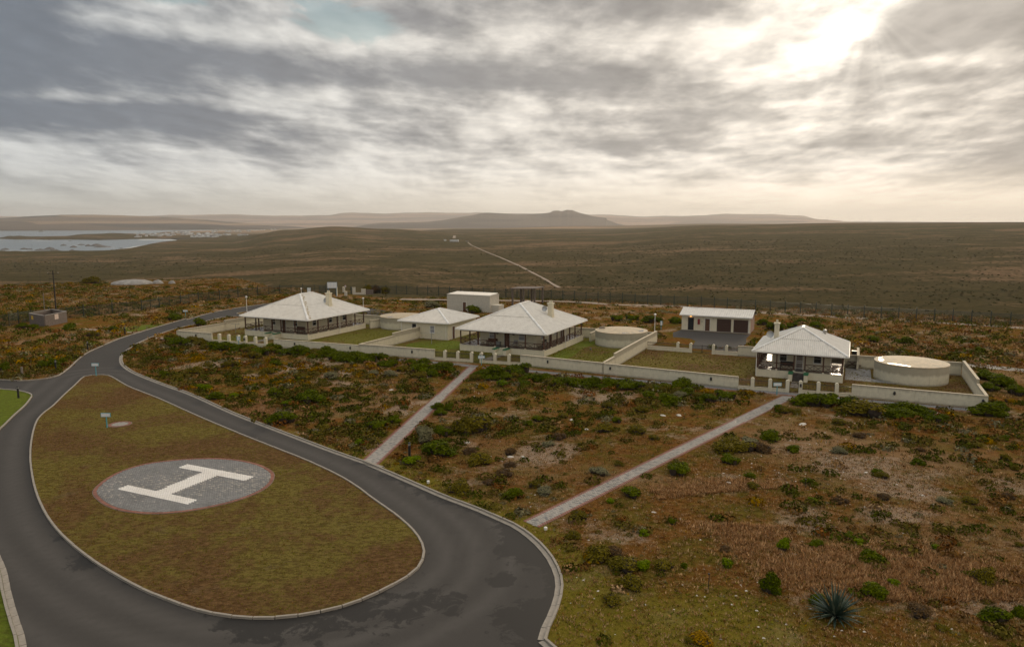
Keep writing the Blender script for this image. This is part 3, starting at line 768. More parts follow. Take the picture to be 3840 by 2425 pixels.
far = [(-900, 815)] + [zA(*p) for p in ((0, 116), (900, 116), (2090, 113))] + [zB(*p) for p in ((0, 95), (180, 99), (450, 94), (750, 86), (950, 88), (1150, 97), (1450, 107), (1600, 104), (1800, 107), (2000, 100), (2240, 100), (2400, 70))] + \
      [zC(*p) for p in ((90, 88), (200, 90), (380, 98), (500, 92), (760, 86), (1000, 90), (1160, 92), (1225, 84), (1290, 89), (1530, 95), (1900, 98), (2200, 104))] + \
      [zD(*p) for p in ((150, 107), (270, 110), (470, 125), (720, 118), (900, 120), (1050, 112), (1270, 98), (1400, 103), (1650, 102), (1800, 111), (1960, 117), (2050, 143), (2120, 160), (2250, 167), (2408, 168))] + [(3400, 831), (3800, 834), (4800, 836)]
ridge('far_hills', M['hill_far'], None, 11500, 20000, far, seed=1, rough=0.7)
ridge('middle_hills', M['hill_far'], None, 10500, 15500, [(555, 850), (900, 832), (1100, 826), (1250, 829), (1420, 832), (1700, 836), (2200, 812), (2330, 815), (2420, 819), (2600, 813), (2750, 815), (2950, 814), (3080, 822), (3200, 832), (3600, 840)], seed=4, rough=0.8)
left_hill = [(-900, 826), (-300, 824), (0, 818.5), (120, 810), (239, 804.5), (319, 804), (399, 805), (555, 810), (640, 814.6), (720, 820), (800, 826), (850, 831), (1000, 842), (1150, 852), (1300, 860)]
ridge('left_hill', M['hill_near'], None, 8150, 11500, left_hill, seed=2, rough=0.35, shape=0.8)
rocky = [zC(*p) for p in ((120, 215), (250, 193), (380, 180), (600, 176), (780, 172), (900, 160), (1010, 140), (1130, 120), (1200, 108), (1260, 93), (1330, 88), (1440, 95), (1600, 106), (1750, 100), (1880, 90), (1905, 74), (1925, 69), (1960, 68), (1990, 76), (2010, 68), (2040, 60), (2060, 66), (2082, 64), (2120, 80), (2180, 98), (2290, 125), (2400, 138))] + [zD(*p) for p in ((140, 145), (210, 165), (300, 195), (420, 215))]
ridge('rocky_hill', M['hill_rocky'], None, 8600, 10800, rocky, seed=3, rough=0.5, shape=1.0)

# ---------------------------------------------------------------- haze
mb = MB(); mb.box(-24600, 24600, -24600, 24600, -62, 420)
hm = bpy.data.materials.new('thin_haze'); hm.use_nodes = True; hm.node_tree.nodes.clear()
t = NT(hm.node_tree); pv = t.node('ShaderNodeVolumePrincipled'); pv.inputs['Color'].default_value = (0.92, 0.90, 0.885, 1); pv.inputs['Density'].default_value = 4.4e-5; pv.inputs['Anisotropy'].default_value = 0.35
t.l.new(pv.outputs[0], t.node('ShaderNodeOutputMaterial').inputs['Volume'])
haze = mb.build('haze', hm, kind='stuff')
hm.cycles.homogeneous_volume = True

# ================================================================ roads and lawns (all on the level hilltop)
def GL(f, pts): return [G(*f(*p)) for p in pts]


north = GL(q2b, [(1900, 330), (1500, 368), (1220, 400), (900, 440), (600, 490), (300, 555), (0, 640)]) + \
    GL(z5, [(2100, 440), (1800, 525), (1550, 600), (1350, 665), (1150, 750), (1000, 820), (900, 890), (800, 985), (700, 1060), (640, 1090), (500, 1120), (300, 1140), (150, 1140), (0, 1130)]) + [G(-160, 1420)]
left_corner = GL(z6, [(-190, 195), (0, 215), (80, 222), (135, 232), (165, 245), (160, 262), (130, 300), (80, 345), (30, 395), (-20, 445), (-90, 560)])
south = GL(q2b, [(1250, 560), (800, 588), (560, 600), (330, 650), (90, 715)]) + GL(z5, [(2100, 520), (1900, 575), (1700, 650), (1550, 720), (1430, 800), (1380, 850), (1370, 910), (1400, 970), (1500, 1040), (1700, 1125), (1900, 1200), (2100, 1270), (2290, 1350)]) + \
    GL(z6, [(1200, 345), (1500, 460), (1700, 535), (1950, 620)]) + GL(z7, [(90, 372), (160, 405), (300, 465), (450, 530), (600, 595), (800, 670), (950, 735), (1040, 775), (1110, 822), (1180, 880), (1250, 960), (1300, 1050), (1320, 1130), (1310, 1220), (1280, 1310), (1240, 1400), (1212, 1450), (1212, 1480), (1235, 1512), (1290, 1550), (1420, 1600)])
near_left = GL(z6, [(-60, 1000), (0, 1130), (20, 1230), (45, 1330), (72, 1420), (92, 1480), (98, 1540), (92, 1640)])
island = GL(z6, [(432, 153), (487, 147), (550, 150), (650, 205), (800, 265), (1000, 355), (1200, 440), (1400, 520), (1550, 580), (1700, 650), (1800, 710), (1900, 785), (2000, 855), (2080, 925), (2125, 985), (2143, 1040), (2130, 1095), (2090, 1145), (2020, 1190), (1930, 1237), (1830, 1282), (1700, 1325), (1550, 1355), (1400, 1373), (1250, 1372), (1100, 1355), (980, 1325), (850, 1279), (720, 1225), (600, 1160), (500, 1098), (400, 1025), (320, 952), (260, 880), (215, 800), (185, 720), (168, 640), (160, 560), (165, 480), (180, 410), (200, 365), (235, 330), (275, 300), (330, 245), (380, 200)])
north_s = smooth_line(north, 0.5); south_s = smooth_line(south, 0.5); lc_s = smooth_line(left_corner, 0.5); nl_s = smooth_line(near_left, 0.5); island_s = smooth_line(island, 0.5, True)[:-1]
fork_tip = smooth_line(GL(q2b, [(1250, 500), (900, 520), (800, 535), (757, 546), (790, 556), (900, 560), (1250, 545)]), 0.5)

road_outline = north_s + lc_s + nl_s + [Vector((-14, 20, 0)), Vector((14, 20, 0))] + south_s[::-1]
# the road sheet is gridded so the damp edges can be stored on it
xs = np.arange(-110, 24, 0.8); ys = np.arange(19, 215, 0.8)


def sheet(name, poly, z, material, step=0.8, attr=None, attr_fn=None, holes=(), parent=None, kind=None):
    """a flat sheet: triangulated outline, inner points added on a grid through bisection"""
    bm = bmesh.new(); vs = [bm.verts.new((p[0], p[1], z)) for p in poly]
    es = [bm.edges.new((a, b)) for a, b in zip(vs, vs[1:] + vs[:1])]
    for h in holes:
        hv = [bm.verts.new((p[0], p[1], z)) for p in h]; es += [bm.edges.new((a, b)) for a, b in zip(hv, hv[1:] + hv[:1])]
    bmesh.ops.triangle_fill(bm, use_beauty=True, edges=es, normal=(0, 0, 1))
    if attr:
        lo = [min(p[i] for p in poly) for i in (0, 1)]; hi = [max(p[i] for p in poly) for i in (0, 1)]
        for ax, nrm in ((0, (1, 0, 0)), (1, (0, 1, 0))):
            c = lo[ax] + step
            while c < hi[ax]:
                co = [0, 0, 0]; co[ax] = c
                bmesh.ops.bisect_plane(bm, geom=bm.verts[:] + bm.edges[:] + bm.faces[:], plane_co=co, plane_no=nrm); c += step
    for f in bm.faces:
        if f.normal.z < 0: f.normal_flip()
    me_ = bpy.data.meshes.new(name); bm.to_mesh(me_); bm.free(); me_.materials.append(material)
    if attr:
        co = np.empty(len(me_.vertices) * 3); me_.vertices.foreach_get('co', co); co = co.reshape(-1, 3)
        a = me_.attributes.new(attr, 'FLOAT', 'POINT'); a.data.foreach_set('value', attr_fn(co[:, :2]).astype(np.float32))
    return link(name, me_, parent, kind=kind)


def damp(p):
    d1_ = edge_dist(p, south_s[::3], False); d2_ = edge_dist(p, island_s[::3]); y = p[:, 1]
    near = np.clip((62 - y) / 14, 0, 1)
    v = np.exp(-d1_ / 1.3) * (0.35 + 0.9 * near) + np.exp(-d2_ / 1.1) * near * 0.55
    for (u, v_, rad, s) in ((1960, 2050, 2.2, .8), (1880, 2170, .9, .9), (1650, 2250, 2.2, .7), (1400, 2330, 2.5, .6), (980, 2300, 2.2, .7), (620, 2150, 1.6, .7), (350, 1980, 1.8, .6), (1975, 2330, 2.0, .7), (1300, 1640, 1.2, .5), (455, 1380, 2.2, .8), (70, 1440, 2.5, .6), (1240, 1830, 1.4, .5), (300, 2120, 1.6, .6), (1000, 2420, 3, .5)):
        c = G(u, v_); v = v + s * np.exp(-((p[:, 0] - c.x) ** 2 + (p[:, 1] - c.y) ** 2) / rad ** 2)
    return np.clip(v, 0, 1.3)


ROAD = sheet('road', road_outline, 0.004, M['asphalt'], 0.5, 'damp', damp, kind='structure')
co_ = np.empty(len(ROAD.data.vertices) * 3); ROAD.data.vertices.foreach_get('co', co_); co_ = co_.reshape(-1, 3)[:, :2]; di_ = edge_dist(co_, island_s[::3]); ds_ = edge_dist(co_, south_s[::3], False)
w_at = sum(np.exp(-((di_ - k) / .45) ** 2) for k in (1.3, 3.0, 4.9)) * .8; wa = ROAD.data.attributes.new('wear', 'FLOAT', 'POINT'); wa.data.foreach_set('value', w_at.astype(np.float32))
tip = sheet('verge_between_roads', fork_tip + [Vector((fork_tip[-1].x + 6, fork_tip[-1].y, 0)), Vector((fork_tip[0].x + 6, fork_tip[0].y, 0))], 0.05, M['heath'], kind='structure')
back_road = sheet('service_road', smooth_line(GL(q2b, [(1150, 400), (1500, 420), (2700, 455)]) + GL(z5b, [(1760, 830), (2100, 885), (2408, 935)]) + [G(1520, 1178), G(1480, 1186), G(1400, 1186), G(1300, 1180)], 1.0), 0.004, M['asphalt'], kind='structure')
court = sheet('garage_court', [G(*p) for p in ((2524, 1246), (2551, 1237), (2815, 1254), (2799, 1268), (2797, 1290), (2760, 1318), (2590, 1306), (2603, 1286), (2608, 1278), (2590, 1270), (2560, 1266), (2524, 1264))], 0.006, M['asphalt'], kind='structure')
ISLAND = sheet('island_lawn', island_s, 0.07, M['lawn'], kind='structure')
LEFTLAWN = sheet('left_lawn', lc_s + [Vector((-75, 40, 0)), Vector((-75, 80, 0))], 0.05, M['greenlawn'], kind='structure')
NEARLAWN = sheet('near_left_lawn', nl_s + [Vector((-30, 18, 0)), Vector((-36, 30, 0))], 0.05, M['greenlawn'], kind='structure')
GREENP = sheet('green_verge', smooth_line(GL(q8, [(1540, 800), (1700, 768), (1900, 745), (2130, 738), (2050, 765), (1930, 795), (1820, 822), (1700, 836), (1560, 832)]), 1.0, True)[:-1], 0.010, M['greenlawn'], kind='structure')

# verge attribute on the ground: green-yellow strip by the kerbs at near right
def verge(p):
    d_ = edge_dist(p, south_s[::3], False); y = p[:, 1]
    return np.exp(-(d_ / 2.6) ** 2) * np.clip((75 - y) / 20, 0, 1) + np.exp(-((p[:, 0] - 9) / 7) ** 2 - ((y - 30) / 6.5) ** 2) * 0.9
nearlot = [Vector((-60, 20, 0)), Vector((60, 20, 0)), Vector((75, 95, 0)), Vector((-60, 95, 0))]
HEATH = sheet('heath', [p for p in south_s[60:]] + [Vector((12, 18, 0)), Vector((60, 18, 0)), Vector((75, 75, 0)), Vector((40, 74, 0)), Vector((0, 91, 0)), Vector((-48, 112, 0))], 0.003, M['heath'], 1.0, 'verge', verge, kind='structure')

co_ = np.empty(len(HEATH.data.vertices) * 3); HEATH.data.vertices.foreach_get('co', co_); co_ = co_.reshape(-1, 3)[:, :2]; sa = np.zeros(len(co_))
for (f, x, y, rx, ry) in ((q6, 1150, 225, 4.5, 4), (q6, 1430, 285, 4, 3.5), (q6, 1000, 250, 3, 3), (z2, 1440, 945, 2.5, 3), (z2, 1580, 975, 4.0, 4.0), (z8, 1200, 440, 2.6, 2.2), (z8, 1480, 560, 3.5, 2.5), (z8, 1130, 390, 2.2, 2), (z8, 800, 760, 1.6, 1.4), (z8, 1380, 690, 1.5, 1.6), (z8, 380, 500, 1.2, 1.2), (z8, 60, 1310, 1.0, .8), (z8, 740, 1470, .9, .7),
                          (z7, 1560, 1080, 1.6, 1.1), (z7, 1700, 1180, 1.6, 1.0), (z7, 1230, 330, 2.0, 2.2), (z7, 1400, 1120, 1.0, .8), (q6, 480, 230, 3, 2), (z8, 1650, 460, 2.0, 1.6), (z8, 2100, 540, 2.0, 1.6), (q6, 780, 600, 1.2, 1.6), (z7, 750, 270, 1.5, 1.5)):
    c = G(*f(x, y)); sa = np.maximum(sa, np.exp(-((co_[:, 0] - c.x) / rx) ** 2 - ((co_[:, 1] - c.y) / ry) ** 2))
HEATH.data.attributes.new('sand', 'FLOAT', 'POINT').data.foreach_set('value', sa.astype(np.float32))
strip_pts = GL(q6, [(748, 650), (760, 600), (775, 560), (765, 520)])

# ---------------------------------------------------------------- kerbs
kb = MB(); kb.box(-0.485, 0.485, -0.062, 0.062, -0.05, 0.12)
kerb_me = kb.mesh('kerb_stone', M['kerb'])
gut = MB(); gut.box(-0.485, 0.485, -0.13, 0.13, -0.05, 0.025); gut_me = gut.mesh('gutter_stone', M['kerb'])
stones = []


def kerb(line, side, closed=False, gutter=False):
    """line of stones just outside the road edge (side: +1 left of travel, -1 right)"""
    pts = resample(line + ([line[0]] if closed else []), 1.0)
    for a, b in zip(pts, pts[1:]):
        d_ = (b - a); nrm = Vector((-d_.y, d_.x, 0)).normalized() * side; c = (a + b) / 2; r_ = math.atan2(d_.y, d_.x) + random.uniform(-.012, .012)
        stones.append((c + nrm * 0.078 + Vector((0, 0, random.uniform(-.008, .008))), r_, d_.length, kerb_me))
        if gutter: stones.append((c - nrm * 0.135, r_, d_.length, gut_me))


kerb(island_s, +1 if False else 1, True)
kerb(south_s[10:], 1, gutter=True); kerb(north_s, -1); kerb(lc_s, -1); kerb(nl_s, -1, gutter=True); kerb(fork_tip, -1)
stones.sort(key=lambda s_: s_[0].length)
stones = [s_ for s_ in stones if s_[0].y > 20]
for c, r_, L_, me_ in stones[:300]:
    o = link('kerb_stone' if me_ is kerb_me else 'gutter_stone', me_, ROAD, c, r_, scale=(L_, 1, 1))
rest = MB()
for c, r_, L_, me_ in stones[300:]:
    e = Matrix.Translation(c) @ Matrix.Rotation(r_, 4, 'Z') @ Matrix.Diagonal((L_, 1, 1, 1)); b0 = len(rest.v)
    rest.v += [tuple(e @ v.co) for v in me_.vertices]; rest.f += [tuple(b0 + i for i in p_.vertices) for p_ in me_.polygons]; rest.mi += [0] * len(me_.polygons)
rest.build('kerb_stones_far', M['kerb'], ROAD, kind='stuff')


# ---------------------------------------------------------------- brick paving
def pave(root_name, centre, axis, test, choose, label=None, spacing=(0.205, 0.105), bond=True, extent=60, cat=None, base=None, max_single=300, z0=0.0):
    """running-bond bricks inside test(); the 300 nearest are single objects, the others one part"""
    ax = Vector((math.cos(axis), math.sin(axis), 0)); ay = Vector((-ax.y, ax.x, 0)); P0 = centre
    root = base; lw, lh = spacing; nx = int(extent / lw); ny = int(extent / lh)
    I, J = np.meshgrid(np.arange(-nx, nx + 1), np.arange(-ny, ny + 1)); sh = (J % 2) * 0.5 if bond else 0
    lx = (I + sh) * lw; ly = J * lh; wx = P0.x + lx * ax.x + ly * ay.x; wy = P0.y + lx * ax.y + ly * ay.y
    pts = np.c_[wx.ravel(), wy.ravel()]; k = test(pts); pts = pts[k]; kinds = choose(pts, np.c_[lx.ravel()[k], ly.ravel()[k]])
    dist = np.hypot(pts[:, 0], pts[:, 1]); order = np.argsort(dist); r_ = np.random.default_rng(3); tops = 0.034 + r_.normal(0, 0.0025, len(pts))
    yaw = r_.normal(0, 0.015, len(pts)); mats = [M['paver'], M['paverdark'], M['paverwhite'], M['paverred']]
    hw, hh = (lw - 0.012) / 2, (lh - 0.010) / 2; mes = []
    for mi in range(4):
        q_ = MB(); q_.box(-hw, hw, -hh, hh, -0.03, 0, bottom=False); mes.append(q_.mesh('paver', mats[mi]))
    for i in order[:max_single]:
        link('paver', mes[kinds[i]], root, (pts[i, 0], pts[i, 1], tops[i] + z0), axis + yaw[i])
    far_ = order[max_single:]
    for mi in range(4):
        s_ = far_[kinds[far_] == mi]
        if not len(s_): continue
        c_, sn_ = np.cos(axis + yaw[s_]), np.sin(axis + yaw[s_]); V = []
        for dz in (0, -0.03):
            for sx, sy in ((-1, -1), (1, -1), (1, 1), (-1, 1)):
                V.append(np.c_[pts[s_, 0] + sx * hw * c_ - sy * hh * sn_, pts[s_, 1] + sx * hw * sn_ + sy * hh * c_, tops[s_] + dz + z0])
        V = np.stack(V, 1); b0 = np.arange(len(s_))[:, None, None] * 8
        Fq = np.array([[0, 1, 2, 3], [4, 5, 1, 0], [5, 6, 2, 1], [6, 7, 3, 2], [7, 4, 0, 3]])[None]
        link('paver_field', np_mesh('paver_field', V.reshape(-1, 3), (b0 + Fq).reshape(-1, 4), mats[mi]), root, kind='stuff')


Hpix = [(596, 726), (650, 706), (1004, 780), (948, 803), (900, 617), (950, 600), (1286, 664), (1240, 684)]
pad_px = [(468, 740), (520, 684), (610, 634), (730, 598), (880, 577), (1060, 568), (1200, 575), (1310, 598), (1372, 628), (1393, 655), (1375, 700), (1310, 745), (1190, 790), (1040, 825), (900, 846), (760, 853), (640, 842), (560, 822), (500, 788)]
pad = smooth_line(GL(z6, pad_px), 0.3, True)[:-1]
pc = sum(pad, Vector()) / len(pad); pad_in = [pc + (p - pc) * (1 - 0.30 / (p - pc).length) for p in pad]
cap1 = GL(z6, [(596, 726), (650, 706), (1004, 780), (948, 803)]); cap2 = GL(z6, [(900, 617), (950, 600), (1286, 664), (1240, 684)]); stem = GL(z6, [(797, 736), (1040, 634), (1113, 652), (860, 756)])
h_ax = ((cap1[2] - cap1[1]).normalized() + (cap2[2] - cap2[1]).normalized()); h_ang = math.atan2(h_ax.y, h_ax.x)
HELI = thing('helipad', 'round grey brick helicopter pad with a white letter H on the lawn island', 'helipad')
padbase = MB(); padbase.prism(pad, 0.0, 0.078); padbase.build('bedding', M['joint'], HELI)


def pad_kind(pts, loc):
    k = np.where(np.random.default_rng(5).random(len(pts)) + .5 * noise2(pts[:, 0], pts[:, 1], 1.6, 77) < 1.15, 1, 0)
    w = inside(pts, cap1) | inside(pts, cap2) | inside(pts, stem); return np.where(w, 2, k)


pave('helipad', pc, h_ang, lambda p: inside(p, pad_in), pad_kind, base=HELI, extent=13, z0=0.062)
# red soldier course round it
rim = resample(pad + [pad[0]], 0.22); rb = MB(); rb.box(-0.095, 0.095, -0.11, 0.11, -0.03, 0, bottom=False); rb_me = rb.mesh('edging_brick', M['paverred'])
for a, b in zip(rim, rim[1:]):
    c = (a + b) / 2; c = pc + (c - pc) * (1 - 0.15 / (c - pc).length); link('edging_brick', rb_me, HELI, (c.x, c.y, 0.098), math.atan2((b - a).y, (b - a).x))
# little round pad by the sign
sp = G(450, 1593); SMALL = thing('manhole_surround', 'small round brick paved disc on the lawn beside the teal signpost', 'paving', (sp.x, sp.y, 0))
mb = MB(); mb.lathe([(1.0, 0.0), (1.0, 0.085)], 28); mb.build('bedding', M['joint'], SMALL)
for r0 in (0.82,):
    for k in range(26):
        a = 2 * math.pi * k / 26; link('edging_brick', rb_me, SMALL, (r0 * math.cos(a), r0 * math.sin(a), 0.10), a + math.pi / 2)
q_ = MB(); q_.box(-.098, .098, -.048, .048, -0.03, 0, bottom=False); qm = q_.mesh('paver', M['paver'])
for i in range(-4, 5):
    for j in range(-7, 8):
        x_ = (i + (j % 2) * .5) * .205; y_ = j * .105
        if math.hypot(x_, y_) < .64: link('paver', qm, SMALL, (x_, y_, 0.10))


def brick_path(name, label, Lp, Rp, cat='path', z0=0.0, kindf=None, single=300):
    """paved strip between two edges (point lists of equal length) with red edging rows"""
    root = tag(sheet(name, Lp + Rp[::-1], 0.010 + z0, M['joint'], kind='structure'), label)
    ax = ((Lp[-1] - Lp[0]).normalized() + (Rp[-1] - Rp[0]).normalized()); ang_ = math.atan2(ax.y, ax.x); poly = Lp + Rp[::-1]; ln = (Lp[-1] - Lp[0]).length
    def kinds(p, loc):
        e = np.minimum(edge_dist(p, Lp, False), edge_dist(p, Rp, False)); k = np.where(np.random.default_rng(6).random(len(p)) < 0.2, 1, 0)
        return np.where(e < 0.19, 3, k)
    pave(name, (Lp[0] + Rp[0]) / 2, ang_ + math.pi / 2, lambda p: inside(p, poly), kindf or kinds, base=root, extent=ln + 3, z0=z0 - 0.004, max_single=single)
    return root


PL1 = [G(1357, 1727), G(1761, 1369)]; PR1 = [G(1411, 1749), G(1797, 1371.5)]
PL2 = [G(1962, 1953), G(2929, 1484)]; PR2 = [G(2021, 1978), G(2988, 1488)]
brick_path('left_brick_path', None, PL1, PR1); brick_path('right_brick_path', None, PL2, PR2)


# ================================================================ compound: walls and railings
def wall(label, base_pts, tops, thick=0.24, joints=(), lanterns=(), zoom=None, name='boundary_wall', group='boundary walls of the compound', material='wallst', h=None):
    """wall through base points; tops: heights per segment; joints: fractions with a recessed groove; lanterns: (fraction)"""
    o = thing(name, label, 'wall', base_pts[0], 0, group); O = base_pts[0]
    for i, (a, b) in enumerate(zip(base_pts, base_pts[1:])):
        hh = tops[i]; a0 = a - O; b0 = b - O; d_ = (b0 - a0).normalized(); L_ = (b0 - a0).length
        e0 = a0 - d_ * (thick / 2 - 0.002); nrm = Vector((d_.y, -d_.x, 0))
        if nrm.y > 0: nrm = -nrm
        mb = MB()
        js = sorted(j[1] for j in joints if j[0] == i); cuts = [0.0] + [j * L_ for j in js] + [L_]
        for k, (c0, c1) in enumerate(zip(cuts, cuts[1:])):
            s0 = a0 + d_ * (c0 + (0.02 if k else -thick / 2 + .002)); s1 = a0 + d_ * (c1 - (0.02 if k < len(cuts) - 2 else -thick / 2 + .002))
            mid = Vector((0, 0, (hh - 0.06) / 2)); mb.bar(s0 + mid, s1 + mid, thick, hh - 0.06)
        for j in js:
            c = a0 + d_ * (j * L_) + Vector((0, 0, hh / 2 - .03)); mb.bar(c - d_ * 0.03, c + d_ * 0.03, thick - 0.09, hh - 0.06)
        # shallow string line a third of the way down
        mb.build('wall_panel', M[material], o)
        cp = MB(); cp.bar(a0 - d_ * (thick / 2) + Vector((0, 0, hh - .03)), b0 + d_ * (thick / 2) + Vector((0, 0, hh - .03)), thick + .045, 0.06); cp.build('coping', M['coping'], o)
        st_ = MB(); zz = hh * 0.60; st_.bar(a0 + nrm * (thick / 2 + .006) + Vector((0, 0, zz)), b0 + nrm * (thick / 2 + .006) + Vector((0, 0, zz)), 0.012, 0.035); st_.build('plaster_band', M['stucco'], o)
        for (seg, fr) in lanterns:
            if seg != i: continue
            c = a0.lerp(b0, fr) + nrm * (thick / 2 + .07)
            ln_ = MB(); ln_.box(c.x - .09, c.x + .09, c.y - .07, c.y + .07, hh * .50, hh * .50 + .24); ln_.lathe([(.15, hh * .5 + .24), (.02, hh * .5 + .36)], 4, (c.x, c.y)); ln_.box(c.x - .03, c.x + .03, c.y - .02, c.y + .09, hh * .46, hh * .50)
            ln_.build('wall_lantern', M['black'], o)
    return o


def P3(f, x, y): return G(*f(x, y))


wA0 = P3(z1, 163, 652); wA1 = P3(z1, 468, 677); wB0 = P3(z1, 1040, 727); wB1 = P3(z2, 257, 699)
wC0 = P3(z2, 915, 742); wC1 = P3(z2, 2408, 894); wC2 = P3(z3, 474, 641); wD0 = P3(z3, 1253, 697); wD1 = P3(z3, 2150, 780)
HW = 1.36
stepB = wB0.lerp(wB1, 0.557)
wall('low cream front wall at the left corner of the compound, with one black lantern', [wA0, wA1], [HW], lanterns=[(0, .57)])
wall('cream front wall between the two left railing gaps, stepping up half way along', [wB0, stepB, wB1], [HW - .12, HW + .05], joints=[(0, .55), (1, .18)], lanterns=[(0, .25), (0, .9), (1, .72)])
wall('long cream front wall between the middle railing and the right railing', [wC0, wC0.lerp(wC2, .415), wC2], [HW + .04, HW], joints=[(0, .72), (1, .22), (1, .72)], lanterns=[(0, .34), (1, .06), (1, .82)])
wall('cream front wall at the right end of the compound, below the round tank', [wD0, wD1], [HW], joints=[(0, .48)], lanterns=[(0, .325), (0, .975)])
# side walls going back
def back_from(p, L_): return p + dB * L_
wall('cream side wall at the left end of the compound, stepping up by the road', [wA0 + dB * .3, wA0 + dB * 9.6, wA0 + dB * 26], [HW + .05, HW + .45])
wall('cream dividing wall left of the outbuilding, stepping up towards the back', [stepB + dB * .27, stepB + dB * 8.2, stepB + dB * 16.8], [HW + .06, HW + .48])
dv2 = wC0.lerp(wC2, .415)
wall('long cream dividing wall between the middle yard and the right yard', [dv2 + dB * .27, dv2 + dB * 4.6, dv2 + dB * 19.5, dv2 + dB * 26.0], [HW + .1, HW + .45, HW + .42])
wall('cream side wall at the right end of the compound, running back from the corner', [wD1 + dB * .27, wD1 + dB * 6.0, wD1 + dB * 17.2], [HW + .02, HW + .5])
# rear walls
rR = wD1 + dB * 17.45; rg = rR - (-dA) * 0
def along_u(p, d_, u):
    lo, hi = 0.0, 60.0
    for _ in range(40):
        m = (lo + hi) / 2
        if proj(p + d_ * m)[0] < u: lo = m
        else: hi = m
    return p + d_ * lo
r1 = rR + dA * 12.4; r2 = along_u(rR + dA * 30, -dA, 2955)
wall('cream rear wall behind the right tank and the right house, stepping down', [rR + dA * .3, r1, r2], [HW + .25, HW + .55])
yE = dv2 + dB * 19.5
def along_u(p, d_, u):
    lo, hi = 0.0, 60.0
    for _ in range(40):
        m = (lo + hi) / 2
        if proj(p + d_ * m)[0] < u: lo = m
        else: hi = m
    return p + d_ * lo
gE = along_u(yE, -dA, 2770)
wall('short cream wall across the rear of the right yard beside the double gate', [along_u(yE, -dA, 2950), gE], [HW + .05])
m26 = dv2 + dB * 26.0
wall('cream rear wall behind the middle tank', [m26 + dA * .3, m26 + dA * 17.8], [HW + .2])
lb = wA0 + dB * 26.3
wall('cream rear wall behind the left house', [lb - dA * .3, lb - dA * 26.0], [HW + .35])
t3w = P3(z3, 1285, 517)
wall('narrow cream screen wall beside the right tank and the picnic table', [t3w + dB * .1, t3w + dB * 6.2], [HW + .5], name='screen_wall', group=None)
t2w = P3(q4b, 455, 525); wall('short cream screen wall between the middle house and its tank', [t2w, t2w + dB * 3.2], [HW], name='screen_wall', group=None)
t1w = P3(q3b, 158, 692); wall('short cream screen wall between the left house and its tank', [t1w, t1w + dB * 3.6 - dA * 1.2], [HW + .1], name='screen_wall', group=None)


def pillar_me():
    mb = MB(); n_ = 9; hw = .19; h = 1.20; prof = [(-hw, 0), (hw, 0), (hw, h)] + [(hw * math.cos(math.pi * k / n_), h + .17 * math.sin(math.pi * k / n_)) for k in range(1, n_)] + [(-hw, h)]
    mb.v = [(x, -.19, z) for x, z in prof] + [(x, .19, z) for x, z in prof]; k = len(prof)
    mb.f = [tuple(range(k)), tuple(range(2 * k - 1, k - 1, -1))] + [(i, i + k, (i + 1) % k + k, (i + 1) % k) for i in range(k)]; mb.mi = [0] * len(mb.f)
    return mb.mesh('pillar', M['stucco'])
PIL = pillar_me()


def railing_run(label, p0, p1, pil_fr, gate=None, bars=True, lamp=None, group='railing gaps in the compound walls', low=0.32):
    """low wall with round-topped pillars, steel bars between them and (optionally) a gate bay"""
    o = thing('garden_railing', label, 'railing', p0, math.atan2((p1 - p0).y, (p1 - p0).x), group); L_ = (p1 - p0).length
    xs_ = [0.0] + [f_ * L_ for f_ in pil_fr] + [L_]
    for i, x in enumerate(xs_[1:-1]):
        c = link('pillar', PIL, o, (x, 0, 0))
        if lamp == i:
            ln_ = MB(); ln_.box(x - .09, x + .09, -.33, -.2, .72, .98); ln_.lathe([(.14, .98), (.02, 1.1)], 4, (x, -.26)); ln_.build('lantern', M['black'], o)
    for i, (a, b) in enumerate(zip(xs_, xs_[1:])):
        a2 = a + (.19 if i else .0); b2 = b - (.19 if i < len(xs_) - 2 else .0)
        is_gate = gate is not None and i in (gate if isinstance(gate, tuple) else (gate,))
        if not is_gate:
            mb = MB(); mb.box(a2, b2, -.12, .12, 0, low); mb.build('low_wall', M['stucco'], o)
            cp = MB(); cp.box(a2, b2, -.15, .15, low + .001, low + .04); cp.build('coping', M['coping'], o)
        if bars or is_gate:
            z0_ = .06 if is_gate else low + .08; mb = MB(); k = max(2, int((b2 - a2) / .13))
            for j in range(k + 1):
                x = a2 + .03 + (b2 - a2 - .06) * j / k; mb.bar((x, 0, z0_), (x, 0, 1.14 + (.05 if j % 2 else 0)), .030, .030)
            for zz in (z0_ + .04, 1.04): mb.bar((a2, 0, zz), (b2, 0, zz), .045, .045)
            for x in (a2 + .02, b2 - .02): mb.bar((x, 0, z0_), (x, 0, 1.18), .045, .045)
            if is_gate and (b2 - a2) > 2.2: mb.bar(((a2 + b2) / 2, 0, z0_), ((a2 + b2) / 2, 0, 1.2), .08, .05)
            mb.build('gate' if is_gate else 'railing_panel', M['black'], o)
    return o


def fr(f, a, b, xs_, y):
    A0 = P3(f, *a); B0 = P3(f, *b); out_ = []
    ua = proj(A0)[0]
    for x in xs_:
        u = f(x, y)[0]; lo, hi = 0.0, 1.0
        for _ in range(30):
            m = (lo + hi) / 2
            if proj(A0.lerp(B0, m))[0] < u: lo = m
            else: hi = m
        out_.append(lo)
    return out_


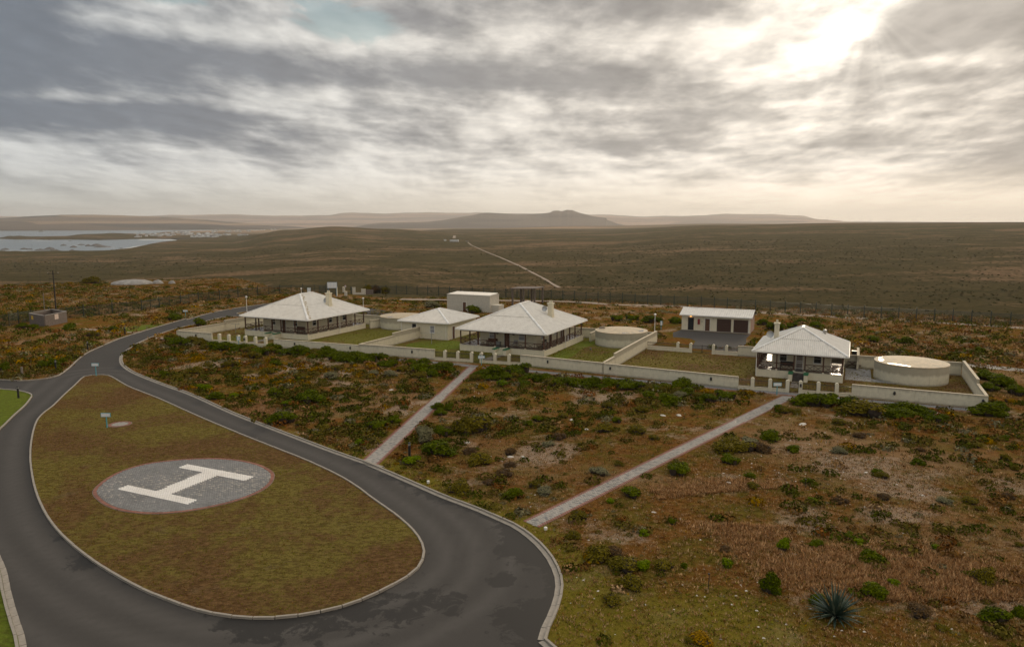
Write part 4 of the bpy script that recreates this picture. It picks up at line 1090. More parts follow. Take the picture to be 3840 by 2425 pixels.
railing_run('row of round-topped pillars on a low wall without bars, in front of the left house', wA1, wB0, fr(z1, (468, 677), (1040, 727), [540, 625, 712, 775, 865, 957], 690), gate=None, bars=False, lamp=3)
railing_run('black barred railing with pillars in front of the middle house', wB1, wC0, fr(z2, (257, 699), (915, 742), [340, 437, 540, 613, 717, 822], 700), gate=3, lamp=3)
railing_run('black barred railing with pillars and a small gate in front of the right house', wC2, wD0, fr(z3, (474, 641), (1253, 697), [577, 695, 812, 900, 1020, 1143], 660), gate=3, lamp=3)
g0 = yE - dA * .35; g1 = gE + dA * .15
railing_run('black barred railing with the wide double gate in front of the garage', g0, g1, fr(lambda x, y: (x, y), proj(g0), proj(g1), [2542, 2590, 2675, 2724], 1310), gate=2, low=.5)


# ================================================================ houses
def roof_slope(root_name, poly, parent, pitch=0.22, rise=0.08, material=None):
    """corrugated slope: flat sheet plus a ridge-shaped rib every pitch metres, clipped to poly (first edge = eave)"""
    P_ = [Vector(p) for p in poly]; e = (P_[1] - P_[0]).normalized(); nrm = e.cross(P_[-1] - P_[0]).normalized()
    if nrm.z < 0: nrm = -nrm
    s_ = nrm.cross(e)
    if s_.z < 0: s_ = -s_
    loc = [((p - P_[0]).dot(e), (p - P_[0]).dot(s_)) for p in P_]; mb = MB()
    f_ = [P_[0] + e * a + s_ * b for a, b in loc]
    if (f_[1] - f_[0]).cross(f_[2] - f_[1]).z < 0: f_ = f_[::-1]
    mb.face(f_); x = min(a for a, _ in loc) + pitch / 2; xm = max(a for a, _ in loc)
    while x < xm:
        ts = []
        for (a0, b0), (a1, b1) in zip(loc, loc[1:] + loc[:1]):
            if (a0 - x) * (a1 - x) < 0: ts.append(b0 + (b1 - b0) * (x - a0) / (a1 - a0))
        if len(ts) >= 2 and max(ts) - min(ts) > .05:
            lo, hi = min(ts), max(ts); w_ = pitch * .34; b = len(mb.v)
            for t_ in (lo - .03, hi): mb.v += [tuple(P_[0] + e * (x - w_) + s_ * t_ + nrm * .004), tuple(P_[0] + e * x + s_ * t_ + nrm * rise), tuple(P_[0] + e * (x + w_) + s_ * t_ + nrm * .004)]
            mb.f += [(b, b + 1, b + 4, b + 3), (b + 1, b + 2, b + 5, b + 4), (b, b + 2, b + 1)]; mb.mi += [0] * 3
        x += pitch
    return mb.build(root_name, material or M['roof'], parent)


def hip_roof(o, x0, x1, y0, y1, ze, zr, ry0, ry1, laps=True):
    """hipped roof with its ridge along y; the eave box is the roof part itself"""
    mb = MB(); mb.box(x0 + .02, x1 - .02, y0 + .02, y1 - .02, ze - .13, ze - .01); roof = mb.build('roof', M['white'], o); xm = (x0 + x1) / 2
    R0, R1 = (xm, ry0, zr), (xm, ry1, zr); c = [(x0, y0, ze), (x1, y0, ze), (x1, y1, ze), (x0, y1, ze)]
    for poly in ([c[0], c[1], R0], [c[1], c[2], R1, R0], [c[2], c[3], R1], [c[3], c[0], R0, R1]): roof_slope('roof_slope', poly, roof)
    for a, b in ((c[0], R0), (c[1], R0), (c[2], R1), (c[3], R1), (R0, R1)):
        cp = MB(); cp.bar(Vector(a) + Vector((0, 0, .04)), Vector(b) + Vector((0, 0, .05)), .30, .05); cp.tube([Vector(a) + Vector((0, 0, .07)), Vector(b) + Vector((0, 0, .08))], .05, 6); cp.build('ridge_cap', M['ridge'], roof)
    if laps:
        for (A_, B_, R_) in ((c[0], c[1], (R0, R0)), (c[1], c[2], (R0, R1))):
            lp = MB(); t_ = .52; p, q_ = Vector(A_).lerp(Vector(R_[0]), t_), Vector(B_).lerp(Vector(R_[1]), t_); up = Vector((0, 0, .03)); lp.bar(p + up, q_ + up, .06, .03); lp.build('sheet_lap', M['concrete'], roof)
    for a, b in zip(c, c[1:] + c[:1]):
        a, b = Vector(a), Vector(b); d_ = (b - a).normalized(); out_ = Vector((d_.y, -d_.x, 0)); g = MB(); g.bar(a + out_ * .06 - Vector((0, 0, .07)), b + out_ * .06 - Vector((0, 0, .07)), .12, .11); g.build('gutter', M['white'], roof)
    return roof


def window(o, x, y, z, w, h, face='y', bars=False, pane='glass', sgn=-1):
    """sash window proud of the wall plane; face y: wall along x, facing -y; face x: wall along y, facing +x (sgn +1)"""
    def B(m_, a0, a1, d0, d1, z0, z1):
        if face == 'y': m_.box(x + a0, x + a1, y + sgn * max(d0, d1), y + sgn * min(d0, d1), z0, z1)
        else: m_.box(*(sorted((x + sgn * d0, x + sgn * d1))), y + a0, y + a1, z0, z1)
    f_ = MB(); hw = w / 2
    for a0, a1, z0, z1_ in ((-hw, -hw + .06, z, z + h), (hw - .06, hw, z, z + h), (-hw + .06, hw - .06, z, z + .06), (-hw + .06, hw - .06, z + h - .06, z + h), (-hw + .06, hw - .06, z + h * .5 - .025, z + h * .5 + .025)):
        B(f_, a0, a1, .002, .055, z0, z1_)
    fo = f_.build('window', M['white'], o)
    p_ = MB(); B(p_, -hw + .05, hw - .05, .004, .02, z + .05, z + h - .05); p_.build('pane', M[pane], fo)
    s_ = MB(); B(s_, -hw - .06, hw + .06, .002, .10, z - .07, z - .005); s_.build('sill', M['white'], fo)
    if bars:
        b_ = MB()
        for k in range(1, 6): B(b_, -hw + k * w / 6 - .009, -hw + k * w / 6 + .009, .056, .072, z + .03, z + h - .03)
        for k in range(1, 4): B(b_, -hw + .02, hw - .02, .073, .085, z + k * h / 4 - .009, z + k * h / 4 + .009)
        b_.build('burglar_bars', M['black'] if bars == 2 else M['white'], fo)


def door(o, x, y, z, w, h, m='door', face='y', sgn=-1, gate=False):
    def B(m_, a0, a1, d0, d1, z0, z1):
        if face == 'y': m_.box(x + a0, x + a1, y + sgn * max(d0, d1), y + sgn * min(d0, d1), z0, z1)
        else: m_.box(*(sorted((x + sgn * d0, x + sgn * d1))), y + a0, y + a1, z0, z1)
    hw = w / 2; d_ = MB(); B(d_, -hw + .06, hw - .06, .004, .035, z, z + h - .06); do = d_.build('door', M[m], o)
    f_ = MB(); B(f_, -hw, -hw + .06, .002, .07, z, z + h); B(f_, hw - .06, hw, .002, .07, z, z + h); B(f_, -hw + .06, hw - .06, .002, .07, z + h - .06, z + h); f_.build('door_frame', M['white'], do)
    k = MB(); B(k, hw - .18, hw - .12, .036, .09, z + h * .45, z + h * .45 + .04); k.build('handle', M['steel'], do)
    if gate:
        b_ = MB()
        for j in range(7): B(b_, -hw + .08 + j * (w - .16) / 6 - .012, -hw + .08 + j * (w - .16) / 6 + .012, .075, .095, z + .02, z + h - .05)
        for zz in (.1, .75, .95, h - .2): B(b_, -hw + .06, hw - .06, .096, .11, z + zz, z + zz + .06)
        b_.build('security_gate', M['white'], do)


def rail_bay(o, a, b, z, h=.86, crosses=2, half=False):
    """timber balustrade between posts: two rails and X braces"""
    a, b = Vector((*a, 0)), Vector((*b, 0)); d_ = (b - a); L_ = d_.length; d_.normalize(); a = a + d_ * .08; b = b - d_ * .08; L_ -= .16
    U = Vector((0, 0, 1)); mb = MB(); mb.bar(a + U * (z + h), b + U * (z + h), .07, .07); mb.bar(a + U * (z + .14), b + U * (z + .14), .06, .06); r_ = mb.build('railing', M['wood'], o)
    w_ = L_ / crosses
    for k in range(crosses):
        p, q_ = a + d_ * (w_ * k), a + d_ * (w_ * (k + 1)); c = MB()
        c.bar(p + U * (z + .17), q_ + U * (z + h - .04), .045, .05); c.bar(p + U * (z + h - .04), q_ + U * (z + .17), .035, .045)
        if k: c.bar(p + U * (z + .17), p + U * (z + h - .04), .05, .05)
        c.build('cross_brace', M['wood'], r_)


def house(label, origin, W_, D_, zf, ze, zr, ry, ov, posts_f, posts_l, posts_r, core, fwin, fdoor, steps, chim, side, pane='glass', bars=False, black_steps=False, dish=None, vent=None, downs=(), gatedoor=False, gaps=(), wetpatch=()):
    o = thing('bungalow', label, 'house', origin, ROT, 'white-roofed bungalows of the compound')
    pl = MB(); pl.box(0, W_, 0, D_, -.1, zf - .10); plo = pl.build('plinth', M['stucco'], o)
    band = MB(); band.box(-.03, W_ + .03, -.03, D_ + .03, zf - .101, zf - .02); band.build('plinth_band', M['stucco'], plo)
    fl = MB(); fl.box(.03, W_ - .03, .03, D_ - .03, zf - .02, zf); fl.build('verandah_floor', M['floor'], o)
    cx0, cx1, cy0, cy1 = core; wl = MB(); wl.box(cx0, cx1, cy0, cy1, zf + .001, ze - .131); wl.build('house_wall', M['stucco'], o)
    for x in posts_f:
        p_ = MB(); p_.box(x - .075, x + .075, .04, .19, zf + .12, ze - .14); po = p_.build('post', M['wood'], o); f_ = MB(); f_.box(x - .10, x + .10, .02, .22, zf + .001, zf + .119); f_.build('post_foot', M['stucco'], po)
    for xs_, x in ((posts_l, .11), (posts_r, W_ - .11)):
        for y in xs_:
            p_ = MB(); p_.box(x - .075, x + .075, y - .075, y + .075, zf + .12, ze - .14); po = p_.build('post', M['wood'], o); f_ = MB(); f_.box(x - .10, x + .10, y - .10, y + .10, zf + .001, zf + .119); f_.build('post_foot', M['stucco'], po)
    bm_ = MB(); bm_.box(.03, W_ - .03, .05, .18, ze - .32, ze - .141); bm_.build('verandah_beam', M['wood'], o)
    for x in (.11, W_ - .11):
        b2_ = MB(); b2_.box(x - .06, x + .06, .19, D_ - .2, ze - .32, ze - .141); b2_.build('verandah_beam', M['wood'], o)
    for i, (a, b) in enumerate(zip(posts_f, posts_f[1:])):
        if i not in gaps: rail_bay(o, (a, .11), (b, .11), zf, crosses=2 if b - a > 1.9 else 1)
    for xs_, x in ((posts_l, .11), (posts_r, W_ - .11)):
        ys_ = [.11] + list(xs_)
        for a, b in zip(ys_, ys_[1:]): rail_bay(o, (x, a), (x, b), zf, crosses=2)
    for w_ in fwin: window(o, (w_[0] + w_[1]) / 2, cy0, zf + .82, w_[1] - w_[0], 1.12, 'y', bars, pane)
    door(o, (fdoor[0] + fdoor[1]) / 2, cy0, zf + .002, fdoor[1] - fdoor[0], 2.0, 'door', gate=gatedoor)
    for y, kind_ in side:
        if kind_ == 'w': window(o, cx1, y, zf + .82, .9, 1.1, 'x', bars, pane, sgn=1)
        else: door(o, cx1, y, zf + .002, .9, 1.98, face='x', sgn=1)
    # front steps between two cheek walls with green caps
    sx0, sx1 = steps; so = None; n_ = 4
    for k in range(n_):
        s_ = MB(); s_.box(sx0, sx1, -1.32 + .30 * k, -.031 if k == n_ - 1 else -1.32 + .30 * (k + 1) + .02 * 0, 0, (zf - .02) * (k + 1) / (n_ + .3)); s_.build('step', M['floor'] if black_steps else M['stucco'], o)
        if not black_steps:
            e_ = MB(); e_.box(sx0, sx1, -1.345 + .30 * k, -1.25 + .30 * k, (zf - .02) * (k + 1) / (n_ + .3) + .001, (zf - .02) * (k + 1) / (n_ + .3) + .02); e_.build('step_nosing', M['green'], o)
    for x in (sx0 - .42, sx1 + .01):
        c_ = MB(); c_.box(x, x + .41, -1.40, -.031, 0, zf - .09); co_ = c_.build('cheek_wall', M['stucco'], o); g_ = MB(); g_.box(x - .05, x + .46, -1.46, .02, zf - .089, zf + .01); g_.build('green_cap', M['green'], co_)
    roof = hip_roof(o, -ov, W_ + ov, -ov, D_ + ov, ze, zr, ry[0], ry[1])
    # chimney stack with a wider shoulder and two pots
    x, y, zb, zt_, big = chim; s = .34 if big else .26; c_ = MB()
    if big: c_.box(x - s - .06, x + s + .06, y - s - .06, y + s + .06, zb, zb + .95)
    c_.box(x - s, x + s, y - s, y + s, zb + (.951 if big else 0), zt_ - .22); c_.box(x - s - .05, x + s + .05, y - s - .05, y + s + .05, zt_ - .219, zt_ - .12); c_.box(x - s - .09, x + s + .09, y - s - .09, y + s + .09, zt_ - .119, zt_)
    ch = c_.build('chimney', M['stucco'], roof)
    for dx in ((-.15, .15) if big else (0,)):
        p_ = MB(); p_.lathe([(.13, zt_ + .001), (.10, zt_ + .32), (.12, zt_ + .36)], 10, (x + dx, y)); p_.build('chimney_pot', M['stucco'], roof)
    if dish:
        x, y, z = dish; d_ = MB(); d_.lathe([(.02, 0), (.20, .03), (.36, .10), (.43, .16)], 18, cap=False)
        R_ = Matrix.Translation((x, y, z)) @ Matrix.Rotation(math.radians(66), 4, 'X'); d_.v = [tuple(R_ @ Vector(v)) for v in d_.v]; do = d_.build('satellite_dish', M['steel'], o)
        a_ = MB(); a_.tube([(x, y + .05, z), (x + .05, y + .35, z - .5)], .025, 6); a_.build('dish_arm', M['steel'], do)
    if vent:
        x, y, z = vent; v_ = MB(); v_.lathe([(.13, z), (.13, z + .45), (.24, z + .46), (.26, z + .72), (.12, z + .82)], 12, (x, y)); v_.build('roof_vent', M['steel'], roof)
    for (x, y) in downs:
        p_ = MB(); p_.tube([(x, y, ze - .13), (x, y, .1)], .045, 8); p_.build('downpipe', M['white'], o)
    for (a, b, c, d_) in wetpatch:
        p_ = MB(); p_.box(a, b, c, d_, zf + .001, zf + .004); p_.build('wet_tiles', M['wetfloor'], o)
    return o


H2 = G(*z2(1085, 680)) + dA * 13.0
house('middle bungalow with verandah, white hipped iron roof and a dark motorcycle on its side verandah', H2, 13.0, 15.9, .87, 3.15, 6.35, (6.4, 9.5), .42,
      [.11, 2.95, 5.55, 7.4, 10.15, 12.89], [2.9, 5.4, 8.0, 10.6, 13.2, 15.79], [2.75, 5.0, 7.5, 10.1, 12.4, 15.2], (2.2, 10.9, 2.1, 14.6), [(3.67, 4.58), (8.28, 9.2)], (6.0, 6.95), (5.95 + .35, 7.6 - .1),
      (10.6, 8.28, 3.9, 6.45, True), [(4.3, 'w'), (7.2, 'd'), (9.3, 'w'), (11.8, 'd')], pane='curtain', dish=(9.95, 7.6, 5.6), downs=[(13.2, 7.6)], gaps=(2,))
H1 = G(*z1(1340, 665)) + dA * 12.95
house('left bungalow with verandah, white hipped iron roof and lichen along its front hip', H1, 12.95, 14.8, .87, 3.2, 6.42, (5.95, 9.0), .5,
      [.11, 2.95, 5.7, 7.5, 10.3, 12.84], [2.4, 5.0, 7.6, 10.2, 12.6, 14.6], [2.5, 5.0, 7.3, 9.6, 12.0, 14.4], (2.0, 10.85, 2.1, 14.0), [(3.82, 4.62), (8.24, 9.1)], (5.95, 6.75), (5.95, 7.1),
      (10.6, 8.1, 3.95, 6.6, True), [(4.0, 'w'), (8.0, 'w'), (11.6, 'w')], downs=[(13.1, 7.6)], dish=(9.9, 8.3, 5.3), gaps=(2,))
H3 = G(*z3(1185, 605)) + dA * 9.4
h3 = house('smallest bungalow at right with white hipped roof, wet verandah floor and roof vent', H3, 9.4, 10.9, .92, 3.1, 5.5, (4.35, 6.3), .45,
           [.11, 2.25, 4.15, 5.35, 7.3, 9.29], [1.9, 3.7, 5.5, 7.3, 9.1, 10.8], [2.0, 4.0, 6.0, 8.0, 9.6, 10.8], (1.55, 7.95, 1.7, 10.2), [(2.41, 3.27), (6.16, 7.03)], (4.25, 5.05), (4.12, 5.34),
           (1.8, 3.61, 3.75, 6.05, False), [(4.0, 'd'), (6.5, 'w')], bars=2, black_steps=True, dish=(1.1, 3.3, 4.6), vent=(7.06, 7.5, 4.2), downs=[(.0, .0)], gatedoor=True, gaps=(2,),
           wetpatch=[(8.0, 9.2, 1.0, 6.5), (.2, 1.5, 1.6, 6.0)])
# lichen patches beside the front hip of the left house
li = MB(); r_ = random.Random(4)
for k in range(46):
    t_ = r_.uniform(.02, .95); a = Vector((13.45, -.5, 3.2)).lerp(Vector((6.475, 5.95, 6.42)), t_); s_ = r_.uniform(.05, .15); off_ = r_.uniform(.18, .42); c = a + Vector((.3 * off_, 1.6 * off_, -.02))
    c.z = a.z + .06 + .0 * off_; li.lathe([(s_, c.z - .12), (s_ * .8, c.z - .02), (s_ * .2, c.z + .02)], 6, (c.x, c.y))
lo_ = li.build('lichen', M['lichen'], [o for o in bpy.data.objects if o.name == 'bungalow.001'][0]); lo_['kind'] = 'stuff'

# outbuilding
OB = P3(q3b, 1322, 866); OBL = OB + dA * 8.5
ob = thing('outbuilding', 'small cream outbuilding with a hipped white iron roof between the left and middle bungalows', 'outbuilding', OBL, ROT)
w_ = MB(); w_.box(0, 8.5, 0, 9.4, 0, 2.52); w_.build('wall', M['stucco'], ob)
hip_roof(ob, -.38, 8.88, -.38, 9.78, 2.66, 4.25, 4.3, 5.1, laps=False)
window(ob, 2.45, 0, 1.25, .85, 1.05, 'y', 2); window(ob, 5.75, 0, 1.0, .85, 1.15, 'y', 0, 'curtain'); door(ob, 8.5, 1.75, .02, .85, 2.0, face='x', sgn=1)
for x in (.12, 8.2):
    p_ = MB(); p_.tube([(x, -.06, 2.5), (x, -.06, .05)], .045, 8); p_.build('downpipe', M['white'], ob)

# garage block
GA = G(*z6b(335, 690)); ga = thing('garage_block', 'cream garage block with two brown garage doors, two brown doorways and a white ribbed roof', 'garage', GA, ROT)
w_ = MB(); w_.box(0, 11.2, 0, 5.2, 0, 2.42); w_.build('wall', M['stucco'], ga)
e_ = MB(); e_.face([(11.2, 0, 2.42), (11.2, 5.2, 2.42), (11.2, 2.6, 3.4)]); e_.face([(0, 5.2, 2.42), (0, 0, 2.42), (0, 2.6, 3.4)]); e_.build('gable', M['pinkbrick'], ga)
e_ = MB(); e_.box(11.202, 11.23, .35, 5.2, 0, 2.42); e_.build('brick_end', M['pinkbrick'], ga)
rf = MB(); rf.bar((-.35, -.42, 2.52), (11.55, -.42, 2.52), .10, .13); rf.bar((-.35, 5.62, 2.52), (11.55, 5.62, 2.52), .10, .13); ro = rf.build('roof', M['white'], ga)
roof_slope('roof_slope', [(-.35, -.4, 2.6), (11.55, -.4, 2.6), (11.55, 2.6, 3.52), (-.35, 2.6, 3.52)], ro, pitch=.36, rise=.05); roof_slope('roof_slope', [(11.55, 5.6, 2.6), (-.35, 5.6, 2.6), (-.35, 2.6, 3.52), (11.55, 2.6, 3.52)], ro, pitch=.36, rise=.05)
un = MB(); un.face([(-.35, -.4, 2.57), (-.35, 2.6, 3.49), (11.55, 2.6, 3.49), (11.55, -.4, 2.57)]); un.face([(-.35, 5.6, 2.57), (11.55, 5.6, 2.57), (11.55, 2.6, 3.49), (-.35, 2.6, 3.49)]); un.build('roof_underside', M['wood'], ro)
cp = MB(); cp.bar((-.35, 2.6, 3.56), (11.55, 2.6, 3.56), .3, .05); cp.build('ridge_cap', M['ridge'], ro)
d_ = MB(); d_.box(1.12, 1.98, -.012, -.002, .03, 2.12); dd_ = d_.build('doorway_shade_panel', M['room_shade'], ga); f_ = MB(); f_.box(1.06, 1.12, -.05, -.002, .03, 2.18); f_.box(1.98, 2.04, -.05, -.002, .03, 2.18); f_.build('door_frame', M['door'], dd_)  # flat near-black panel on the wall, painted as the doorway's unlit interior
door(ga, 4.31, 0, .03, .9, 2.08)
for a, b in ((5.85, 8.15), (8.55, 10.85)):
    g_ = MB(); zz = .03
    g_.box(a, b, -.022, -.002, .03, 2.13); go = g_.build('garage_door', M['garage'], ga)
    for k in range(5):
        p_ = MB(); p_.box(a + .01, b - .01, -.04, -.023, .05 + k * .415, .05 + k * .415 + .385); p_.build('door_panel', M['garage'], go)
r_ = MB(); r_.box(2.7, 3.05, -.22, -.002, 1.05, 1.95); r_.build('hose_box', M['red'], ga)
r_ = MB(); r_.box(3.36, 3.44, -.06, -.002, 1.45, 1.62); r_.build('switch_box', M['black'], ga)
l_ = MB(); l_.lathe([(.0, 2.26), (.10, 2.28), (.13, 2.36), (.08, 2.46)], 10, (1.52, -.14)); l_.build('wall_lamp', M['lamp_on'], ga)
for x in (3.55, 5.2):
    v_ = MB(); v_.box(x - .08, x + .08, -.03, -.002, 2.08, 2.16); v_.build('air_brick', M['concrete'], ga)
p_ = MB(); p_.tube([(11.0, -.06, 2.5), (11.0, -.06, .05)], .05, 8); p_.build('downpipe', M['white'], ga)
s_ = MB(); s_.box(-.1, 11.3, -.55, -.003, -.02, .03); s_.build('concrete_apron', M['concrete'], ga)

# flat-roofed shed
SH = P3(q3b, 1955, 452); sh = thing('flat_roofed_shed', 'tall flat-roofed pale shed with one brown door behind the compound', 'shed', SH + dA * 9.9, ROT)
w_ = MB(); w_.box(0, 9.9, 0, 4.2, 0, 3.3); w_.build('wall', M['palewall'], sh); w_ = MB(); w_.box(-.05, 9.95, -.05, 4.25, 3.301, 3.42); w_.box(-.02, 9.92, -.02, 4.22, 2.45, 2.50); w_.build('roof', M['palewall'], sh)
roof_slope('roof_sheet', [(.1, .1, 3.44), (9.8, .1, 3.44), (9.8, 4.1, 3.62), (.1, 4.1, 3.62)], sh, pitch=.3)
door(sh, 4.1, 0, .02, .85, 1.95); w_ = MB(); w_.box(9.902, 11.6, .6, 3.0, 0, 1.5); w_.build('annexe', M['palewall'], sh)

# raised slab on columns
TS = thing('tank_stand', 'tall grey concrete slab on slender columns behind the middle bungalow', 'tank stand', G(*z2(950, 292)), 0)
cw = [(847, 290), (930, 288), (1010, 285)]; O_ = TS.location; c0 = G(*z2(847, 290)); c2 = G(*z2(1012, 290)); ux = (c2 - c0).normalized(); uy = Vector((-ux.y, ux.x, 0)); L_ = (c2 - c0).length
for k in range(3):
    for j in range(2):
        p = c0 + ux * (L_ * k / 2) + uy * (3.1 * j) + ux * (j * 1.9) - O_; c_ = MB(); c_.lathe([(.22, 0), (.20, 3.62)], 12, (p.x, p.y)); c_.build('column', M['block'], TS)
sl = MB(); a_ = [c0 - ux * .55 - uy * .5 - O_, c2 + ux * .4 - uy * .5 - O_, c2 + ux * 2.4 + uy * 3.7 - O_, c0 + ux * 1.3 + uy * 3.7 - O_]; sl.prism(a_, 3.621, 3.80, bottom=True); sl.build('slab', M['block'], TS)


# ================================================================ round tanks
def tank(label, c, r, h, seed, puddles):
    o = thing('round_tank', label, 'water tank', (c.x, c.y, 0), 0, 'round concrete water tanks')
    w_ = MB(); w_.lathe([(r, -.05), (r, h * .33), (r - .012, h * .335), (r - .012, h * .345), (r, h * .35), (r, h * .68), (r - .012, h * .685), (r - .012, h * .695), (r, h * .70), (r, h - .11)], 72, cap=False); w_.build('tank_wall', M['wallst'], o, smooth=False)
    rr = random.Random(seed); l_ = MB(); n_ = 72; b = []
    l_.lathe([(r - .001, h - .109), (r + .035, h - .10), (r + .035, h - .01), (r + .0, h)], n_, cap=False); l_.lathe([(r, h), (r * .6, h + .05), (.05, h + .10)], n_, cap=True); l_.build('lid', M['tanktop'], o)
    for (a, rad, w1, w2) in puddles:
        p_ = MB(); cx, cy = rad * math.cos(a), rad * math.sin(a); pts = []
        for k in range(22):
            t_ = 2 * math.pi * k / 22; q_ = 1 + .22 * math.sin(3 * t_ + seed) + .12 * math.sin(5 * t_ + a); pts.append((cx + w1 * q_ * math.cos(t_) * math.cos(a + math.pi / 2) - w2 * q_ * math.sin(t_) * math.sin(a + math.pi / 2), cy + w1 * q_ * math.cos(t_) * math.sin(a + math.pi / 2) + w2 * q_ * math.sin(t_) * math.cos(a + math.pi / 2)))
        b_ = len(p_.v); 
        def zl(x, y): R_ = math.hypot(x, y); return (h + .05 * min(1, (r - R_) / (r * .4)) if R_ > r * .6 else h + .05 + .05 * (1 - R_ / (r * .6))) + .012
        p_.face([(x, y, zl(x, y)) for x, y in pts]); po = p_.build('puddle', M['puddle'], o)
    return o


def front_to_centre(p, r): d_ = Vector((p.x, p.y, 0)).normalized(); return p + d_ * r
c2_ = front_to_centre(G(1500 + 1663 * .4983, 1000 + 615 * .4983), 3.85); tank('middle round cream tank with a sandy lid, right of the middle bungalow', c2_, 3.85, 2.15, 2, [(-.35, 3.0, .95, .35), (-1.55, 3.35, .6, .25), (2.5, 3.3, .6, .3)])
c3_ = front_to_centre(G(2500 + 1637 * .5565, 1100 + 622 * .5565), 3.85); tank('largest round cream tank with bright puddles on its lid, in the right yard', c3_, 3.85, 2.12, 3, [(2.85, 3.2, .6, .25), (-2.45, 3.25, 1.1, .16), (2.3, 3.4, .4, .14)])
c1_ = G(1510, 1226); tank('round cream tank half hidden behind the small outbuilding', c1_, 3.85, 2.05, 5, [(-2.2, 3.0, .8, .4)])
hh_ = MB(); hh_.box(-.4, .5, -.25, .25, 0, .09); hh_.bar((-.3, 0, .1), (.5, .1, .42), .3, .04); hh_.build('tank_hatch', M['deadwood'], loc=(c2_.x - 2.75, c2_.y + 1.4, 2.24), label='small open hatch on the lid of the middle tank', cat='hatch')


# ================================================================ yards and front walk
def quad_sheet(name, pts, z, m, **kw): return sheet(name, [Vector((p[0], p[1], 0)) for p in pts], z, m, kind='structure', **kw)
quad_sheet('left_yard', [wA0, wB1, wB1 + dB * 24, wA0 + dB * 26], 0.012, M['yard'])
quad_sheet('middle_yard', [wB1, dv2, dv2 + dB * 26, wB1 + dB * 26], 0.012, M['yard'])
quad_sheet('right_yard', [dv2, wD1, wD1 + dB * 17.4, dv2 + dB * 19.4], 0.012, M['lawn'])
grn = P3(q3b, 1100, 950); quad_sheet('green_yard_patch', smooth_line([P3(q3b, *p) for p in ((690, 940), (900, 880), (1100, 862), (1300, 868), (1500, 880), (1560, 930), (1500, 985), (1250, 1010), (1000, 985), (800, 975))], .8, True)[:-1], 0.018, M['greenlawn'])
quad_sheet('green_yard_strip', smooth_line([P3(q4b, *p) for p in ((-20, 690), (120, 610), (330, 530), (520, 520), (520, 560), (330, 640), (200, 740), (60, 790), (-120, 780))], .8, True)[:-1], 0.020, M['greenlawn'])
# grey paving in front of the wall
fa = wA0 - (-dA) * 2.5; off_ = -dB
Lf = [fa + off_ * .35, wD1 + off_ * .35 + dA * .3]; Rf = [fa + off_ * 1.75, wD1 + off_ * 1.75 + dA * 1.6]
brick_path('front_walk', None, Rf, Lf, z0=0.004, kindf=lambda p, loc: np.where(edge_dist(p, Rf, False) < .22, 3, 1), single=300)
for (c, L_, w_, d_, nm) in ((H1 + (-dA) * 6.5 - dB * 1.5, 1.3, 4.6, -dB, 'garden_path'), (H2 + (-dA) * 6.9 - dB * 1.5, 1.3, 4.2, -dB, 'garden_path'), (H3 + (-dA) * 4.73 - dB * 1.4, 1.2, 3.4, -dB, 'garden_path')):
    quad_sheet(nm, [c + dA * L_ / 2, c - dA * L_ / 2, c - dA * L_ / 2 + d_ * w_, c + dA * L_ / 2 + d_ * w_], 0.026, M['joint'])
quad_sheet('paved_terrace', [H3 + (-dA) * 9.6 + dB * 2.2, H3 + (-dA) * 15.2 + dB * 2.0, H3 + (-dA) * 15.2 + dB * 3.7, H3 + (-dA) * 12.4 + dB * 3.8, H3 + (-dA) * 12.4 + dB * 10, H3 + (-dA) * 9.6 + dB * 10], 0.03, M['paverdark'])
track = [G(*p) for p in ((1500, 1122), (2100, 1130), (2300, 1142), (2500, 1146), (2650, 1157), (2860, 1172), (3200, 1192), (3500, 1208), (3960, 1238))]
tw = smooth_line(track, 2.0)
def strip(name, line, w, z, m, terrain=False, thin=None):
    mb = MB(); L_ = []; R_ = []
    for i, p in enumerate(line):
        d_ = (line[min(i + 1, len(line) - 1)] - line[max(i - 1, 0)]).normalized(); nrm = Vector((-d_.y, d_.x, 0)); w2 = w * (1 + .15 * math.sin(i * .9)) / 2
        for lst, s_ in ((L_, 1), (R_, -1)):
            q_ = p + nrm * s_ * w2; lst.append(Vector((q_.x, q_.y, (zt(q_.x, q_.y) if terrain else 0) + z)))
    for a, b, c, d_ in zip(L_, L_[1:], R_[1:], R_): mb.face([d_, c, b, a])
    return mb.build(name, m, kind='structure')
M['sand'] = mat('sandy_track', (0.27, 0.205, 0.15), 1.0, 0.25, 0.5, 0.2, 8)
strip('sandy_track', tw, 2.6, 0.012, M['sand'])
strip('grey_side_road', smooth_line([G(*q5b(*p)) for p in ((1500, 425), (1610, 440), (1800, 458), (2100, 490), (2408, 525), (2700, 560))], 1.5), 2.6, 0.012, M['concrete'])
far_track = [GT(*p) for p in ((2098, 1080), (2050, 1052), (1990, 1020), (1940, 995), (1880, 968), (1830, 948), (1790, 930), (1768, 920), (1755, 910))]
ft = smooth_line(far_track, 12.0); strip('sandy_track', ft, 3.2, 0.5, M['sand'], True)
strip('sandy_track', smooth_line([GT(*zC(*p)) for p in ((1018, 322), (1022, 300))], 30), 9.0, 1.0, M['sand'], True)
strip('sandy_track', smooth_line([G(*q8(*p)) for p in ((-120, 310), (100, 272), (350, 252), (600, 243), (990, 233))], 3), 4.0, 0.02, M['sand'])
strip('sandy_path', smooth_line([G(*q8(*p)) for p in ((1040, 800), (1200, 812), (1500, 838), (1800, 850))], 2), 1.0, 0.013, M['sand'])
strip('sandy_path', smooth_line(strip_pts, .6), .5, 0.02, M['stone'])
strip('concrete_slab', [G(*q8(1985, 920)), G(*q8(2165, 935))], 1.2, 0.014, M['sand'])


